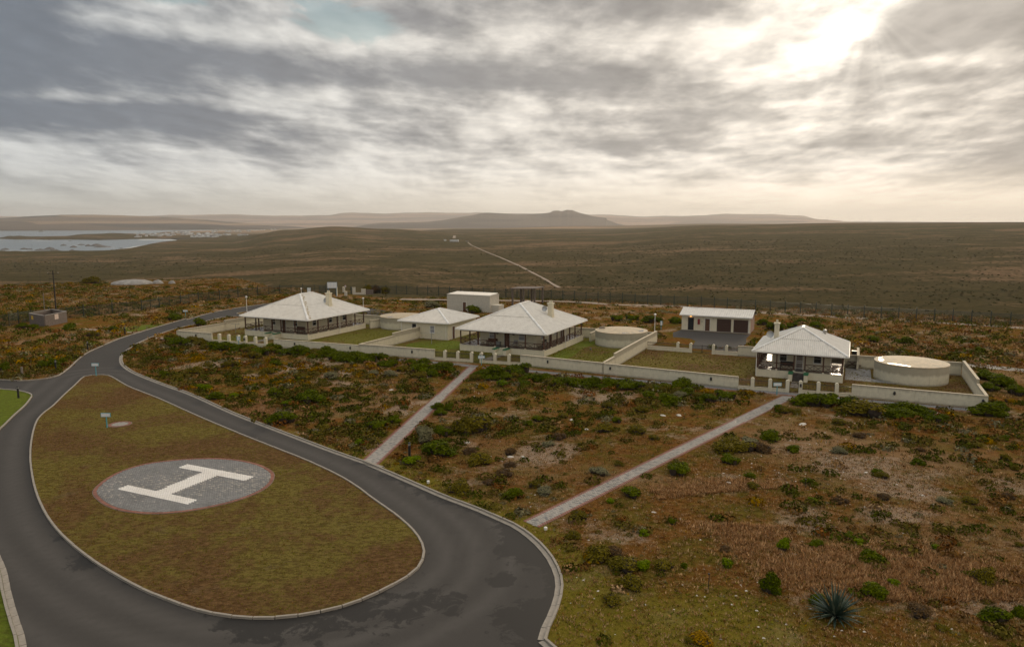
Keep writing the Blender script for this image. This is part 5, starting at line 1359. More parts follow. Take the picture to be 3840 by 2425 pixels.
# ================================================================ fences, signs, lamps and small things
fl_px = [(-190, 1243), (-60, 1232), (32, 1222), (90.7, 1208), (252, 1193), (352, 1184.6), (442, 1173), (529, 1166), (610, 1151), (687, 1141.6), (724, 1134.7), (829, 1123), (894, 1114.8), (957, 1108), (1073.8, 1099.8), (1118.7, 1097.8), (1223, 1097)]
fr_px = [(1372.6, 1098.8), (1548, 1105), (1668, 1109), (1840, 1113), (2103, 1124.6), (2244, 1132), (2440, 1142), (2645, 1151.5), (2750, 1160), (3025, 1176), (3254, 1191.8), (3560, 1207), (3808, 1220.8), (4100, 1238)]
pm = MB(); pm.tube([(0, 0, 0), (0, 0, 2.4)], .085, 8); post_me = pm.mesh('fence_post', M['fence']); pm = MB(); pm.tube([(0, 0, 0), (0, 0, 2.25)], .055, 6); thin_me = pm.mesh('fence_post', M['fence'])
wm = MB()
for k in range(1, 20): wm.bar((k / 20, 0, .05), (k / 20, 0, 1.95), .014, .014)
for k in range(13): wm.bar((0, 0, .05 + k * .158), (1, 0, .05 + k * .158), .014 if k else .04, .014 if k else .04, Vector((0, 1, 0)))
wm.bar((0, 0, 1.98), (1, 0, 1.98), .06, .06); mesh_me = wm.mesh('mesh_panel', M['fence'])


def fence(label, px, thick_every=1):
    pts = resample([G(*p) for p in px], 2.92); o = thing('perimeter_fence', label, 'fence', pts[0], 0, 'perimeter fence around the station')
    for i, p in enumerate(pts):
        link('fence_post', post_me if (thick_every == 1 or i % thick_every == 0) else thin_me, o, p - pts[0])
        if i < len(pts) - 1:
            d_ = pts[i + 1] - p; link('mesh_panel', mesh_me, o, p - pts[0], math.atan2(d_.y, d_.x), scale=(d_.length, 1, 1))
fence('dark green mesh fence left of the entrance, running down past the blockwork enclosure', fl_px, 2)
fence('dark green mesh fence running behind the buildings to the right edge', fr_px)

# station entrance
def at(u, v): return G(u, v)
E0 = at(1198, 1100); gt = thing('sliding_gate', 'dark mesh gate beside the striped pillar at the station entrance', 'gate', E0, 0); w2 = (at(1262, 1107) - E0); mb = MB(); L_ = w2.length; gt.rotation_euler = (0, 0, math.atan2(w2.y, w2.x))
for zz in (.1, 1.0, 1.9): mb.bar((0, 0, zz), (L_, 0, zz), .07, .07)
for k in range(9): mb.bar((L_ * k / 8, 0, .05), (L_ * k / 8, 0, 1.95), .05 if k in (0, 8) else .02, .05)
mb.build('gate_frame', M['fence'], gt)
mb = MB()
for k in range(1, 40): mb.bar((L_ * k / 40, 0.03, .1), (L_ * k / 40, 0.03, 1.9), .014, .014)
for k in range(1, 16): mb.bar((0, 0.05, .1 + k * .11), (L_, 0.05, .1 + k * .11), .014, .014)
mb.build('gate_mesh', M['fence'], gt)
p = at(1263.5, 1109); o = thing('gate_pillar', 'striped cream and dark pillar at the right end of the mesh gate', 'pillar', p); mb = MB(); mb.box(-.14, .16, -.15, .15, 0, 2.25); mb.build('shaft', M['stucco'], o); mb = MB(); mb.box(-.34, -.142, -.12, .12, 0, 2.6); mb.build('dark_post', M['fence'], o)
p = at(1317.5, 1100); o = thing('gate_pillar', 'thick dark post left of the low entrance wall', 'post', p); mb = MB(); mb.box(-.14, .14, -.14, .14, 0, 1.75); mb.build('shaft', M['fence'], o)
for (u, v, h_, w_, lb_) in ((1289, 1095, 1.25, .5, 'cream block pillar with a pointed cap behind the entrance road'), (1297, 1108, .95, .6, 'low cream block beside the entrance road')):
    p = at(u, v); o = thing('block_pillar', lb_, 'pillar', p); mb = MB(); mb.box(-w_ / 2, w_ / 2, -w_ / 2, w_ / 2, 0, h_); mb.build('shaft', M['palewall'], o); mb = MB(); mb.lathe([(w_ * .72, h_ + .001), (w_ * .72, h_ + .06), (.1, h_ + .2)], 4); mb.build('cap', M['coping'], o)
p = at(1322, 1104); o = thing('entrance_wall', 'low cream U-shaped entrance wall with raised ends behind the fence', 'wall', p); mb = MB()
mb.box(0, .7, 0, .3, 0, 1.75); mb.box(.702, 2.2, .05, .25, 0, .45); mb.box(2.202, 3.3, 0, .3, 0, 1.35); mb.build('wall', M['palewall'], o); mb = MB(); mb.box(-.05, .75, -.05, .35, 1.751, 1.83); mb.box(2.15, 3.35, -.05, .35, 1.351, 1.43); mb.build('coping', M['coping'], o)
mb = MB(); mb.box(3.302, 5.2, .3, .5, 0, 1.2); mb.build('wall_extension', M['block'], o)


def board(name, label, base, w, h, zb, face, side=None, panels=1, legs=2, leg_m='teal'):
    o = thing(name, label, 'sign', base)
    for k in range(legs):
        x = 0 if legs == 1 else (-w * .42 + w * .84 * k); mb = MB(); mb.bar((x, 0, 0), (x, 0, zb + h * .5), .07, .07); mb.build('post', M[leg_m], o)
    mb = MB(); mb.box(-w / 2, w / 2, -.09, -.04, zb, zb + h); mb.build('board', M[side or leg_m], o)
    pw = (w - .06) / panels
    for k in range(panels):
        mb = MB(); mb.box(-w / 2 + .04 + pw * k, -w / 2 + .02 + pw * (k + 1), -.10, -.091, zb + .03, zb + h - .03); mb.build('panel', M[face], o)
    return o
board('entrance_board', 'large white information board in three panels on blue posts by the entrance', at(1247, 1112), 2.4, 1.45, 2.1, 'sign', 'blue', 3, leg_m='blue')
board('entrance_board', 'white notice board with a bright blue side behind the left bungalow roof', at(1160, 1112), .9, 1.35, .85, 'sign', 'teal', 1)
p = at(1296, 1102); o = thing('warning_sign', 'small red-edged triangular warning sign on a grey pole by the entrance', 'sign', p); mb = MB(); mb.tube([(0, 0, 0), (0, 0, 2.1)], .035, 6); mb.build('pole', M['steel'], o)
mb = MB(); mb.v = [(-.38, -.05, 1.75), (.38, -.05, 1.75), (0, -.05, 2.42), (-.38, -.02, 1.75), (.38, -.02, 1.75), (0, -.02, 2.42)]; mb.f = [(0, 1, 2), (5, 4, 3), (0, 3, 4, 1), (1, 4, 5, 2), (2, 5, 3, 0)]; mb.mi = [0] * 5; mb.build('triangle', M['red'], o)
mb = MB(); mb.v = [(-.26, -.056, 1.81), (.26, -.056, 1.81), (0, -.056, 2.27)]; mb.f = [(0, 1, 2)]; mb.mi = [0]; mb.build('triangle_face', M['sign'], o)
for (u, v, vt, lb_) in ((361, 1410.4, 1361, 'teal signpost at the tip of the lawn island'), (696.6, 1189.5, 1162, 'teal signpost in the shrubs beside the far road'), (401.7, 1605.5, 1547, 'teal signpost standing on the lawn beside the small paved disc'),
                        (1805.5, 1373, 1333, 'teal signpost at the top of the left brick path'), (2912.9, 1480, 1434, 'teal signpost at the top of the right brick path'), (895.7, 1293, 1267, 'small teal sign in front of the left bungalow pillars')):
    b_ = at(u, v); hh_ = hz(b_, vt); board('signpost', lb_, b_, .86 if u != 895.7 else .5, .36 if u != 895.7 else .6, hh_ - .36, 'sign', None, 1, 1)
    bpy.data.objects[-1] if False else None
p = at(2479, 1236); board('signpost', 'narrow blue upright sign beside the lamp post near the garage', p, .35, .75, .75, 'sign', 'teal', 1, 1)


def lamp(label, base, h):
    o = thing('lamp_post', label, 'lamp post', base, 0, 'white globe lamp posts'); mb = MB(); mb.tube([(0, 0, 0), (0, 0, .5), (0, 0, h - .42)], [.075, .055, .045], 8); mb.build('pole', M['white'], o)
    mb = MB(); mb.lathe([(.07, h - .42), (.17, h - .36), (.22, h - .2), (.18, h - .06), (.05, h)], 12); mb.build('globe', M['bulbglass'], o); mb = MB(); mb.lathe([(.10, h - .46), (.12, h - .421)], 10); mb.build('collar', M['steel'], o)
lamp('white globe lamp post by the road, left of the left bungalow', at(926, 1168), 3.2)
lamp('white globe lamp post showing above the left bungalow ridge', at(1131, 1122), 2.75)
lamp('white globe lamp post behind the right eave of the left bungalow', at(1363, 1170), 3.0)
lamp('white globe lamp post near the garage driveway', at(2455, 1243), 3.05)


def bollard(label, base, h=1.3):
    o = thing('bollard_light', label, 'bollard', base, 0, 'black bollard lights'); mb = MB(); mb.lathe([(.10, 0), (.10, h - .24)], 14); mb.build('body', M['black'], o)
    mb = MB(); mb.lathe([(.085, h - .239), (.085, h - .09)], 14); mb.build('lens', M['steel'], o); mb = MB(); mb.lathe([(.105, h - .089), (.10, h - .03), (.05, h)], 14); mb.build('cap', M['black'], o)
bollard('black bollard light on the small lawn at the far left', at(69.8, 1493.5)); bollard('black bollard light in front of the big shrub, left of the road', at(210, 1388.8)); bollard('black bollard light half way up the road verge', at(329.5, 1311.5), 1.25)
bollard('black bollard light furthest up the road verge, by the green grass', at(469, 1254), 1.3); bollard('black bollard light between the two brick paths, near the road', at(1535.9, 1719))
for (u, v, lb_) in ((83, 1402, 'short grey wooden post stub on bare ground at the far left'), (2215, 1313, 'tiny grey post in the middle yard lawn')):
    mb = MB(); h_ = .85 if u < 100 else .35; mb.lathe([(.13, 0), (.12, h_ * .5), (.13, h_)], 9); mb.build('post_stub', M['deadwood'], loc=at(u, v), label=lb_, cat='post')
for (u, v, h_, lb_) in ((2656, 2210, .8, 'thin dark stake in the grass left of the agave'), (3020, 1830, .6, 'thin stake in the dry grass beyond the small bush')):
    mb = MB(); mb.tube([(0, 0, 0), (.02, 0, h_)], .02, 6); mb.box(-.04, .05, -.04, .04, h_, h_ + .06); mb.build('stake', M['pole'], loc=at(u, v), label=lb_, cat='stake')
mb = MB(); mb.lathe([(.09, 0), (.10, .2)], 10); mb.build('marker_stone', M['white'], loc=at(1606, 1812), label='small white marker by the kerb between the brick paths', cat='marker')
mb = MB(); mb.lathe([(.10, 0), (.11, .16), (.05, .2)], 8); mb.build('marker_stone', M['white'], loc=at(2046, 1986), label='small white marker beside the foot of the right brick path', cat='marker')

# blockwork enclosure
c0 = at(*q7(735, 545)); cL = at(*q7(495, 500)); cR = at(*q7(1090, 468)); cBk = cL + (cR - c0); h_ = 1.95
en = thing('blockwork_enclosure', 'open-topped grey blockwork enclosure with a yellow sign at far left', 'enclosure', c0)
for a, b in ((c0, cL), (c0, cR), (cL, cBk), (cR, cBk)):
    a_, b_ = a - c0, b - c0; mb = MB(); m_ = Vector((0, 0, h_ / 2)); mb.bar(a_ + m_, b_ + m_, .2, h_); mb.build('wall', M['block'], en); mb = MB(); mb.bar(a_ + Vector((0, 0, h_ + .03)), b_ + Vector((0, 0, h_ + .03)), .26, .058); mb.build('coping', M['concrete'], en)
def on_wall(a, b, f0, f1, z0, z1, m, nm):
    a_, b_ = a - c0, b - c0; d_ = (b_ - a_); nrm = Vector((d_.y, -d_.x, 0)).normalized()
    if nrm.y > 0: nrm = -nrm
    mb = MB(); mb.bar(a_ + d_ * f0 + nrm * .115 + Vector((0, 0, (z0 + z1) / 2)), a_ + d_ * f1 + nrm * .115 + Vector((0, 0, (z0 + z1) / 2)), .03, z1 - z0); mb.build(nm, M[m], en)
on_wall(c0, cL, .72, .84, .95, 1.6, 'yellow', 'warning_sign'); on_wall(c0, cR, .43, .60, .95, 1.85, 'pink', 'faded_panel')
# poles
def pole(label, base, h, arm, r0=.14):
    o = thing('utility_pole', label, 'pole', base); mb = MB(); mb.tube([(0, 0, 0), (0, 0, h * .5), (0, 0, h)], [r0, r0 * .85, r0 * .7], 8); mb.build('mast', M['pole'], o)
    mb = MB(); mb.bar((-arm, 0, h - .6), (arm, 0, h - .6), .09, .09); mb.bar((-arm * .7, 0, h - 1.6), (arm * .7, 0, h - 1.6), .07, .07); mb.build('crossarm', M['pole'], o)
    for x in (-arm * .9, 0.0, arm * .9):
        mb = MB(); mb.lathe([(.04, h - .55), (.06, h - .45), (.03, h - .35)], 6, (x, .0)); mb.build('insulator', M['steel'], o)
pb = at(*q8(730, 640)); pole('tall black utility pole rising behind the blockwork enclosure', pb, hz(pb, q8(690, 80)[1]) if False else 8.9, 1.1)
p = at(168.6, 1180); o = thing('grey_post', 'slim pale grey post behind the fence, left of the tall pole', 'post', p); mb = MB(); mb.tube([(0, 0, 0), (0, 0, 4.3)], .07, 8); mb.build('shaft', M['deadwood'], o); mb = MB(); mb.bar((-.3, 0, 3.9), (.3, 0, 3.9), .05, .05); mb.build('crossbar', M['deadwood'], o)
for (u, v, h_, lb_) in ((186, 1066, 12, 'dark pole on the plain left of the tall utility pole'), (152, 1064, 13, 'faint far pole on the plain, left of the other poles'), (211, 1040, 12, 'grey pole on the plain just right of the tall utility pole'), (121, 948, 20, 'thin power pole by the shore, left edge of the bay')):
    p = GT(u, v, 420.0); pole(lb_, p, h_, 1.4, .12)
# washing line posts, picnic table, barbecue, motorbike, benches
p = at(884.4, 1251); o = thing('washing_line', 'T-shaped washing line post on the lawn beside the left bungalow', 'washing line', p); mb = MB(); mb.tube([(0, 0, 0), (0, 0, 1.62)], .04, 8); mb.build('post', M['steel'], o); mb = MB(); mb.bar((-.75, .1, 1.62), (.75, -.1, 1.62), .05, .05); mb.build('crossbar', M['steel'], o)
p = at(1618.6, 1290); o = thing('washing_line', 'rotary washing line post on the green lawn below the outbuilding', 'washing line', p); mb = MB(); mb.tube([(0, 0, 0), (0, 0, 1.75)], .045, 8); mb.build('post', M['steel'], o)
mb = MB()
for a in (0, 1.57, 3.14, 4.71): mb.bar((0, 0, 1.6), (1.7 * math.cos(a + .3), 1.7 * math.sin(a + .3), 1.78), .03, .03)
mb.build('arms', M['steel'], o)
p = at(*z7h(1765, 875)); o = thing('picnic_table', 'wooden picnic table on the terrace right of the right bungalow', 'picnic table', p, ROT)
mb = MB(); mb.box(-.55, .55, -.9, .9, .80, .85); mb.build('tabletop', M['deadwood'], o)
for s_ in (-1, 1):
    mb = MB(); mb.box(s_ * .95 - .14, s_ * .95 + .14, -.9, .9, .42, .46); mb.build('bench', M['deadwood'], o)
    for y in (-.7, .7):
        mb = MB(); mb.bar((s_ * .75, y, 0), (-s_ * .35, y, .80), .09, .06); mb.build('leg', M['wood'], o)
for y in (-.7, .7):
    mb = MB(); mb.bar((-1.05, y, .38), (1.05, y, .38), .09, .06); mb.build('crossbeam', M['wood'], o)
p = at(*z7h(1810, 800)) + dB * 1.2; o = thing('barbecue', 'black barbecue drum against the screen wall behind the picnic table', 'barbecue', p, ROT); mb = MB(); mb.box(-.4, .4, -.3, .3, .65, 1.35); mb.build('firebox', M['black'], o); mb = MB()
for x in (-.35, .35):
    for y in (-.25, .25): mb.bar((x, y, 0), (x, y, .65), .05, .05)
mb.build('stand', M['black'], o)
# motorbike on the side verandah of the middle house
def hw(H, x, y, z): return H + (-dA) * x + dB * y + Vector((0, 0, z))
o = thing('motorcycle', 'dark motorcycle parked on the side verandah of the middle bungalow', 'motorcycle', hw(H2, 11.85, 3.0, .87), ROT + math.pi / 2)
def wheel(x):
    mb = MB(); n_ = 20
    for k in range(n_):
        for rr_, yy in ((.33, -.06), (.33, .06), (.24, .05), (.24, -.05)): a = 2 * math.pi * k / n_; mb.v.append((x + rr_ * math.cos(a), yy, .33 + rr_ * math.sin(a)))
    for k in range(n_):
        for j in range(4): a, b = k * 4 + j, k * 4 + (j + 1) % 4; c, d_ = ((k + 1) % n_) * 4 + (j + 1) % 4, ((k + 1) % n_) * 4 + j; mb.f.append((a, b, c, d_)); mb.mi.append(0)
    w = mb.build('wheel', M['black'], o); r_ = MB()
    for k in range(5): a = math.pi * k / 5; r_.bar((x - .25 * math.cos(a), 0, .33 - .25 * math.sin(a)), (x + .25 * math.cos(a), 0, .33 + .25 * math.sin(a)), .03, .02)
    r_.build('spokes', M['steel'], w)
wheel(-.68); wheel(.68)
mb = MB(); mb.tube([(-.45, 0, .62), (-.1, 0, .8), (.25, 0, .86), (.42, 0, .78)], [.06, .16, .19, .08], 10); mb.build('fuel_tank', M['black'], o); mb = MB(); mb.box(-.8, -.05, -.14, .14, .76, .85); mb.build('seat', M['black'], o)
mb = MB(); mb.box(-.25, .25, -.17, .17, .28, .6); mb.build('engine', M['steel'], o); mb = MB(); mb.tube([(.68, 0, .33), (.42, 0, .95)], .035, 8); mb.tube([(.40, -.35, 1.0), (.44, 0, .98), (.40, .35, 1.0)], .02, 6); mb.build('fork', M['steel'], o)
mb = MB(); mb.lathe([(.10, .82), (.13, .9), (.06, .98)], 10, (.55, 0)); mb.build('headlight', M['steel'], o)
def bench(H, x, y, z, lb_, w=1.5, m='wood', tall=.85):
    o = thing('verandah_bench', lb_, 'bench', hw(H, x, y, z), ROT); mb = MB(); mb.box(-w / 2, w / 2, -.25, .2, .40, .46); mb.build('seat', M[m], o); mb = MB(); mb.box(-w / 2, w / 2, .2, .25, .46, tall); mb.build('backrest', M[m], o)
    for sx in (-1, 1):
        for sy in (-.2, .18): mb = MB(); mb.box(sx * (w / 2 - .06) - .03, sx * (w / 2 - .06) + .03, sy - .03, sy + .03, 0, .40); mb.build('leg', M[m], o)
bench(H2, 4.3, 1.75, .87, 'dark bench under the left front window of the middle bungalow'); bench(H1, 9.9, 1.7, .87, 'dark bench beside the right front window of the left bungalow', 1.6); bench(H3, 3.3, 1.35, .92, 'dark bench under the left front window of the right bungalow', 1.5, 'black')
bench(H2, 7.9, 1.7, .87, 'pale garden chair right of the middle bungalow front door', .6, 'steel')
o = thing('storage_box', 'small grey box left of the middle bungalow front door', 'box', hw(H2, 5.25, 1.7, .87), ROT); mb = MB(); mb.box(-.35, .35, -.2, .2, .06, .45); mb.build('body', M['steel'], o); mb = MB(); mb.box(-.38, .38, -.23, .23, .451, .5); mb.build('lid', M['steel'], o)
for x, lb_ in ((5.1, 'hanging plant basket left of the middle bungalow front door'), (7.65, 'hanging plant basket right of the middle bungalow front door')):
    o = thing('hanging_basket', lb_, 'basket', hw(H2, x, 1.8, 0), ROT); mb = MB(); mb.lathe([(.05, 2.42), (.2, 2.5), (.24, 2.62)], 10); mb.build('basket', M['charcoal'], o); mb = MB(); mb.tube([(0, 0, 2.6), (0, 0, 3.0)], .01, 4); mb.build('cord', M['black'], o)
# granite outcrop at the crest
for (x, y, w_, h_, lb_) in ((1700, 214, 560, 66, 'long pale granite dome on the crest at left'), (2030, 210, 150, 56, 'small pale granite boulder behind a bush, right of the granite dome'), (2215, 210, 95, 48, 'smallest pale granite boulder at the right of the outcrop')):
    p = at(*q8(x, y + 8)); p.z = zt(p.x, p.y) - .2; s_ = .2907 * p.y / F; r_ = random.Random(int(x)); mb = MB(); mb.lathe([(1.0, -.1), (.95, .3), (.8, .6), (.55, .85), (.25, .97), (.02, 1.0)], 26)
    mb.v = [(a * w_ * s_ / 2 * (1 + .08 * math.sin(5 * math.atan2(b, a))), b * w_ * s_ / 3, c * h_ * s_ * (1 + .06 * math.sin(3 * a + 2 * b))) for a, b, c in mb.v]; mb.build('granite_outcrop', M['granite'], loc=p, smooth=True, label=lb_, cat='rock', group='granite outcrop on the crest')

# ================================================================ far country: farm, village, masts, turbines
def cottage(name, w, d_, h, rise, wallm, roofm):
    mb = MB(); mb.box(-w / 2, w / 2, -d_ / 2, d_ / 2, -2, h, mi=0)
    mb.face([(-w / 2 - .2, -d_ / 2 - .2, h), (w / 2 + .2, -d_ / 2 - .2, h), (w / 2 + .2, 0, h + rise), (-w / 2 - .2, 0, h + rise)], 1); mb.face([(w / 2 + .2, d_ / 2 + .2, h), (-w / 2 - .2, d_ / 2 + .2, h), (-w / 2 - .2, 0, h + rise), (w / 2 + .2, 0, h + rise)], 1)
    mb.face([(-w / 2, d_ / 2, h), (-w / 2, -d_ / 2, h), (-w / 2, 0, h + rise)]); mb.face([(w / 2, -d_ / 2, h), (w / 2, d_ / 2, h), (w / 2, 0, h + rise)])
    for x in (-w * .3, w * .25): mb.box(x - .6, x + .6, -d_ / 2 - .05, -d_ / 2 - .01, .8, 2.2, mi=1)
    return mb.mesh(name, [wallm, roofm])
vm = [cottage('village_house', *a) for a in ((13, 9, 3.6, 2.4, M['townwall'], M['townroof']), (17, 9, 3.2, 2.2, M['townwall'], M['townroof']), (10, 8, 5.5, 2.4, M['townwall'], M['townwall']), (15, 10, 3.4, 1.2, M['townwall'], M['steel']))]
bands = [((0, 385), (1110, 395), 12, 22), ((0, 350), (300, 350), 16, 30), ((130, 360), (840, 385), 18, 52), ((300, 415), (660, 410), 9, 40), ((560, 335), (1150, 325), 14, 50), ((-530, 395), (0, 385), 22, 44), ((1150, 322), (1500, 308), 5, 16)]
for (a, b, wv, k) in bands:
    for _ in range(k):
        t_ = rng.random(); x = a[0] + (b[0] - a[0]) * t_ + rng.normal(0, 6); y = a[1] + (b[1] - a[1]) * t_ + rng.uniform(-wv, wv); u, v = zB(x, y); p = G(u, v, -52); p.z = max(zt(p.x, p.y), -55.5)
        link('village_house', vm[rng.integers(4)], None, p, rng.uniform(-.7, .7), 'small white house in the far village by the bay', 'house', 'white houses of the far village', scale=(1.15, 1.15, 1.0))
fp = GT(*zC(1018, 352)); o = thing('farmhouse', 'long pale farm building alone on the plain beside the track', 'farmhouse', (fp.x, fp.y, fp.z), -.1); o.scale = (.75, .75, .75); mb = MB(); mb.box(-15, 13, -4, 4, -1, 4.2); mb.box(13.02, 16.5, -5, 5, -1, 7); mb.build('wall', M['townwall'], o); mb = MB(); mb.face([(-15.3, -4.3, 4.25), (13, -4.3, 4.25), (13, 0, 6.4), (-15.3, 0, 6.4)]); mb.face([(13, 4.3, 4.25), (-15.3, 4.3, 4.25), (-15.3, 0, 6.4), (13, 0, 6.4)]); mb.build('roof', M['steel'], o)
for k in range(6): mb = MB(); mb.box(-12 + 4 * k, -10.8 + 4 * k, -4.06, -4.01, 1, 2.6); mb.build('window', M['glass'], o)
fp = GT(*zC(937, 345)); mb = MB(); mb.box(-3, 3, -3, 3, -1, 3.5); mb.box(-3.3, 3.3, -3.3, 3.3, 3.501, 3.9); mb.build('farm_shed', M['townwall'], loc=fp, label='small bright white shed left of the long farm building', cat='shed')
fp = GT(*zC(1135, 352)); mb = MB(); mb.box(-4, 4, -2, 2, -1, 2.0); mb.box(-4.2, 4.2, -2.2, 2.2, 2.001, 2.3); mb.build('farm_shed', M['concrete'], loc=fp, label='low grey shed at the end of the sandy track', cat='shed')


def lattice_mast(label, base, h, r=1.0):
    o = thing('lattice_mast', label, 'mast', base); mb = MB()
    for a in (0, 2.09, 4.19): mb.bar((r * math.cos(a), r * math.sin(a), 0), (r * .4 * math.cos(a), r * .4 * math.sin(a), h), .28, .28)
    mb.build('legs', M['steel'], o); mb = MB()
    for k in range(10):
        z0_ = h * k / 10; 
        for a in (0, 2.09, 4.19): q_ = r * (1 - .06 * k); mb.bar((q_ * math.cos(a), q_ * math.sin(a), z0_), (q_ * math.cos(a + 2.09), q_ * math.sin(a + 2.09), z0_ + h / 10), .14, .14)
    mb.build('bracing', M['steel'], o)
fp = GT(1270.5, 846); lattice_mast('thin lattice radio mast on the low knoll', fp, 34, 1.2)
ap = math.atan((121.5 - 1920) / 2786); lattice_mast('faint mast on the skyline of the left hill', Vector((11500 * math.sin(ap), 11500 * math.cos(ap), 95)), 70, 3)

# wind turbines on the far ridge
def turbine_proto():
    o = thing('wind_turbine', 'pale wind turbine on the far right ridge', 'wind turbine', (0, 0, 0), 0, 'wind turbines along the far ridge')
    mb = MB(); mb.tube([(0, 0, -60), (0, 0, 0), (0, 0, 78)], [2.6, 2.4, 1.5], 8); mb.build('tower', M['turbine'], o); mb = MB(); mb.box(-1.8, 1.8, -3.4, 5, 77, 81); mb.build('nacelle', M['turbine'], o); mb = MB()
    for k in range(3):
        a = math.pi / 2 + 2.094 * k; mb.bar((2 * math.cos(a), -4, 79 + 2 * math.sin(a)), (40 * math.cos(a), -4, 79 + 40 * math.sin(a)), 2.2, .8, Vector((0, 1, 0)))
    mb.build('rotor', M['turbine'], o); return o
tp = turbine_proto(); hubs = [(120, 98), (350, 98), (403, 100), (470, 93), (585, 108), (630, 85), (720, 92), (807, 88), (840, 103), (938, 88), (945, 98), (983, 92), (1008, 88), (1162, 82), (1213, 95), (1513, 86), (1563, 80), (1708, 95), (1850, 100), (1918, 103), (1943, 94), (1960, 103), (2090, 128), (2165, 145), (2174, 133), (2367, 122), (2480, 130), (2560, 135)]
nth = ['first', 'second', 'third', 'fourth', 'fifth', 'sixth', 'seventh', 'eighth', 'ninth', 'tenth', 'eleventh', 'twelfth', 'thirteenth', 'fourteenth', 'fifteenth', 'sixteenth', 'seventeenth', 'eighteenth', 'nineteenth', 'twentieth', 'twenty-first', 'twenty-second', 'twenty-third', 'twenty-fourth', 'twenty-fifth', 'twenty-sixth', 'twenty-seventh', 'twenty-eighth']
for i, (x, y) in enumerate(hubs):
    u, v = zD(x, y); aa = math.atan((u - 1920) / 2786); D_ = 20200 if u < 3080 else 19000; zc = CAMH + (835 - v) / 2786 * D_ * math.cos(aa) - 79
    c = tp if i == 0 else copy_thing(tp, (0, 0, 0)); c.location = (D_ * math.sin(aa), D_ * math.cos(aa), zc); c['label'] = 'pale wind turbine on the far ridge, %s counting from the left' % nth[i]
    for ch in c.children:
        if ch.name.startswith('rotor'): ch.location = (0, 0, 79); ch.rotation_euler = (0, random.uniform(0, 2), 0)
    c.rotation_euler = (0, 0, random.uniform(-.6, .6))
# the rotor pivots about the hub
rm = [ch for ch in tp.children if ch.name.startswith('rotor')][0].data
for v_ in rm.vertices: v_.co.z -= 79


# ================================================================ plants
def leaf_quads(c, n_, size, r_, stretch=1.6):
    """small folded leaves at centres c with rough normals n_"""
    k = len(c); t = r_.normal(size=(k, 3)); t -= (t * n_).sum(1)[:, None] * n_; t /= np.linalg.norm(t, axis=1)[:, None] + 1e-9; b = np.cross(n_, t)
    s_ = (np.zeros(k) + size)[:, None] * r_.uniform(.6, 1.35, k)[:, None]; a = t * s_ * stretch * .5; w_ = b * s_ * .5
    V = np.stack([c - a, c - w_ + n_ * s_ * .15, c + a, c + w_ + n_ * s_ * .15], 1).reshape(-1, 3)
    return V, (np.arange(k)[:, None] * 4 + np.array([[0, 1, 2, 3]]))


def shrub_mesh(seed, kind, leaves=1500, lobes=8, size=.050, flat=.55):
    """unit shrub: one metre across; leaf-sized faces through a cluster of lobes, added dark cores inside to block light"""
    r_ = np.random.default_rng(seed); L = []
    for i in range(lobes):
        a = r_.uniform(0, 6.28); d_ = r_.uniform(0, .30) if i else 0; R_ = r_.uniform(.13, .24) if i else .27
        L.append((d_ * math.cos(a), d_ * math.sin(a), r_.uniform(.02, flat - R_ * .75) if i else flat * .45, R_))
    L = np.array(L); pick = r_.choice(lobes, leaves, p=L[:, 3] ** 2 / (L[:, 3] ** 2).sum()); n_ = r_.normal(size=(leaves, 3)); n_[:, 2] = np.abs(n_[:, 2]) * .9 + .05 * r_.normal(size=leaves)
    n_ /= np.linalg.norm(n_, axis=1)[:, None]; rad = L[pick, 3] * r_.uniform(.55, 1.08, leaves) ** .6
    # bumpy sub-lobes
    rad *= 1 + .16 * np.sin(n_[:, 0] * 9 + pick) * np.sin(n_[:, 1] * 9 + seed) * 1.0
    c = L[pick, :3] + n_ * rad[:, None]; c[:, 2] = np.maximum(c[:, 2], .01)
    n2_ = n_ + r_.normal(size=n_.shape) * .45; n2_ /= np.linalg.norm(n2_, axis=1)[:, None]
    V, F_ = leaf_quads(c, n2_, size, r_)
    me_ = bpy.data.meshes.new('shrub'); core = MB()
    for x, y, z, R_ in L: core.lathe([(R_ * .40, 0), (R_ * .66, max(z, .05) * .6), (R_ * .62, max(z, .05) + R_ * .25), (R_ * .38, max(z, .05) + R_ * .55), (R_ * .05, max(z, .05) + R_ * .66)], 7, (x, y), cap=True)  # solid dark core added within each lobe to block light
    nv = len(V); allf = [tuple(f) for f in F_] + [tuple(nv + i for i in f) for f in core.f]
    me_.from_pydata([tuple(v) for v in V] + core.v, [], allf); me_.materials.append(LEAF[kind]); me_.materials.append(M['charcoal'])
    me_.polygons.foreach_set('material_index', [0] * len(F_) + [1] * len(core.f)); return me_


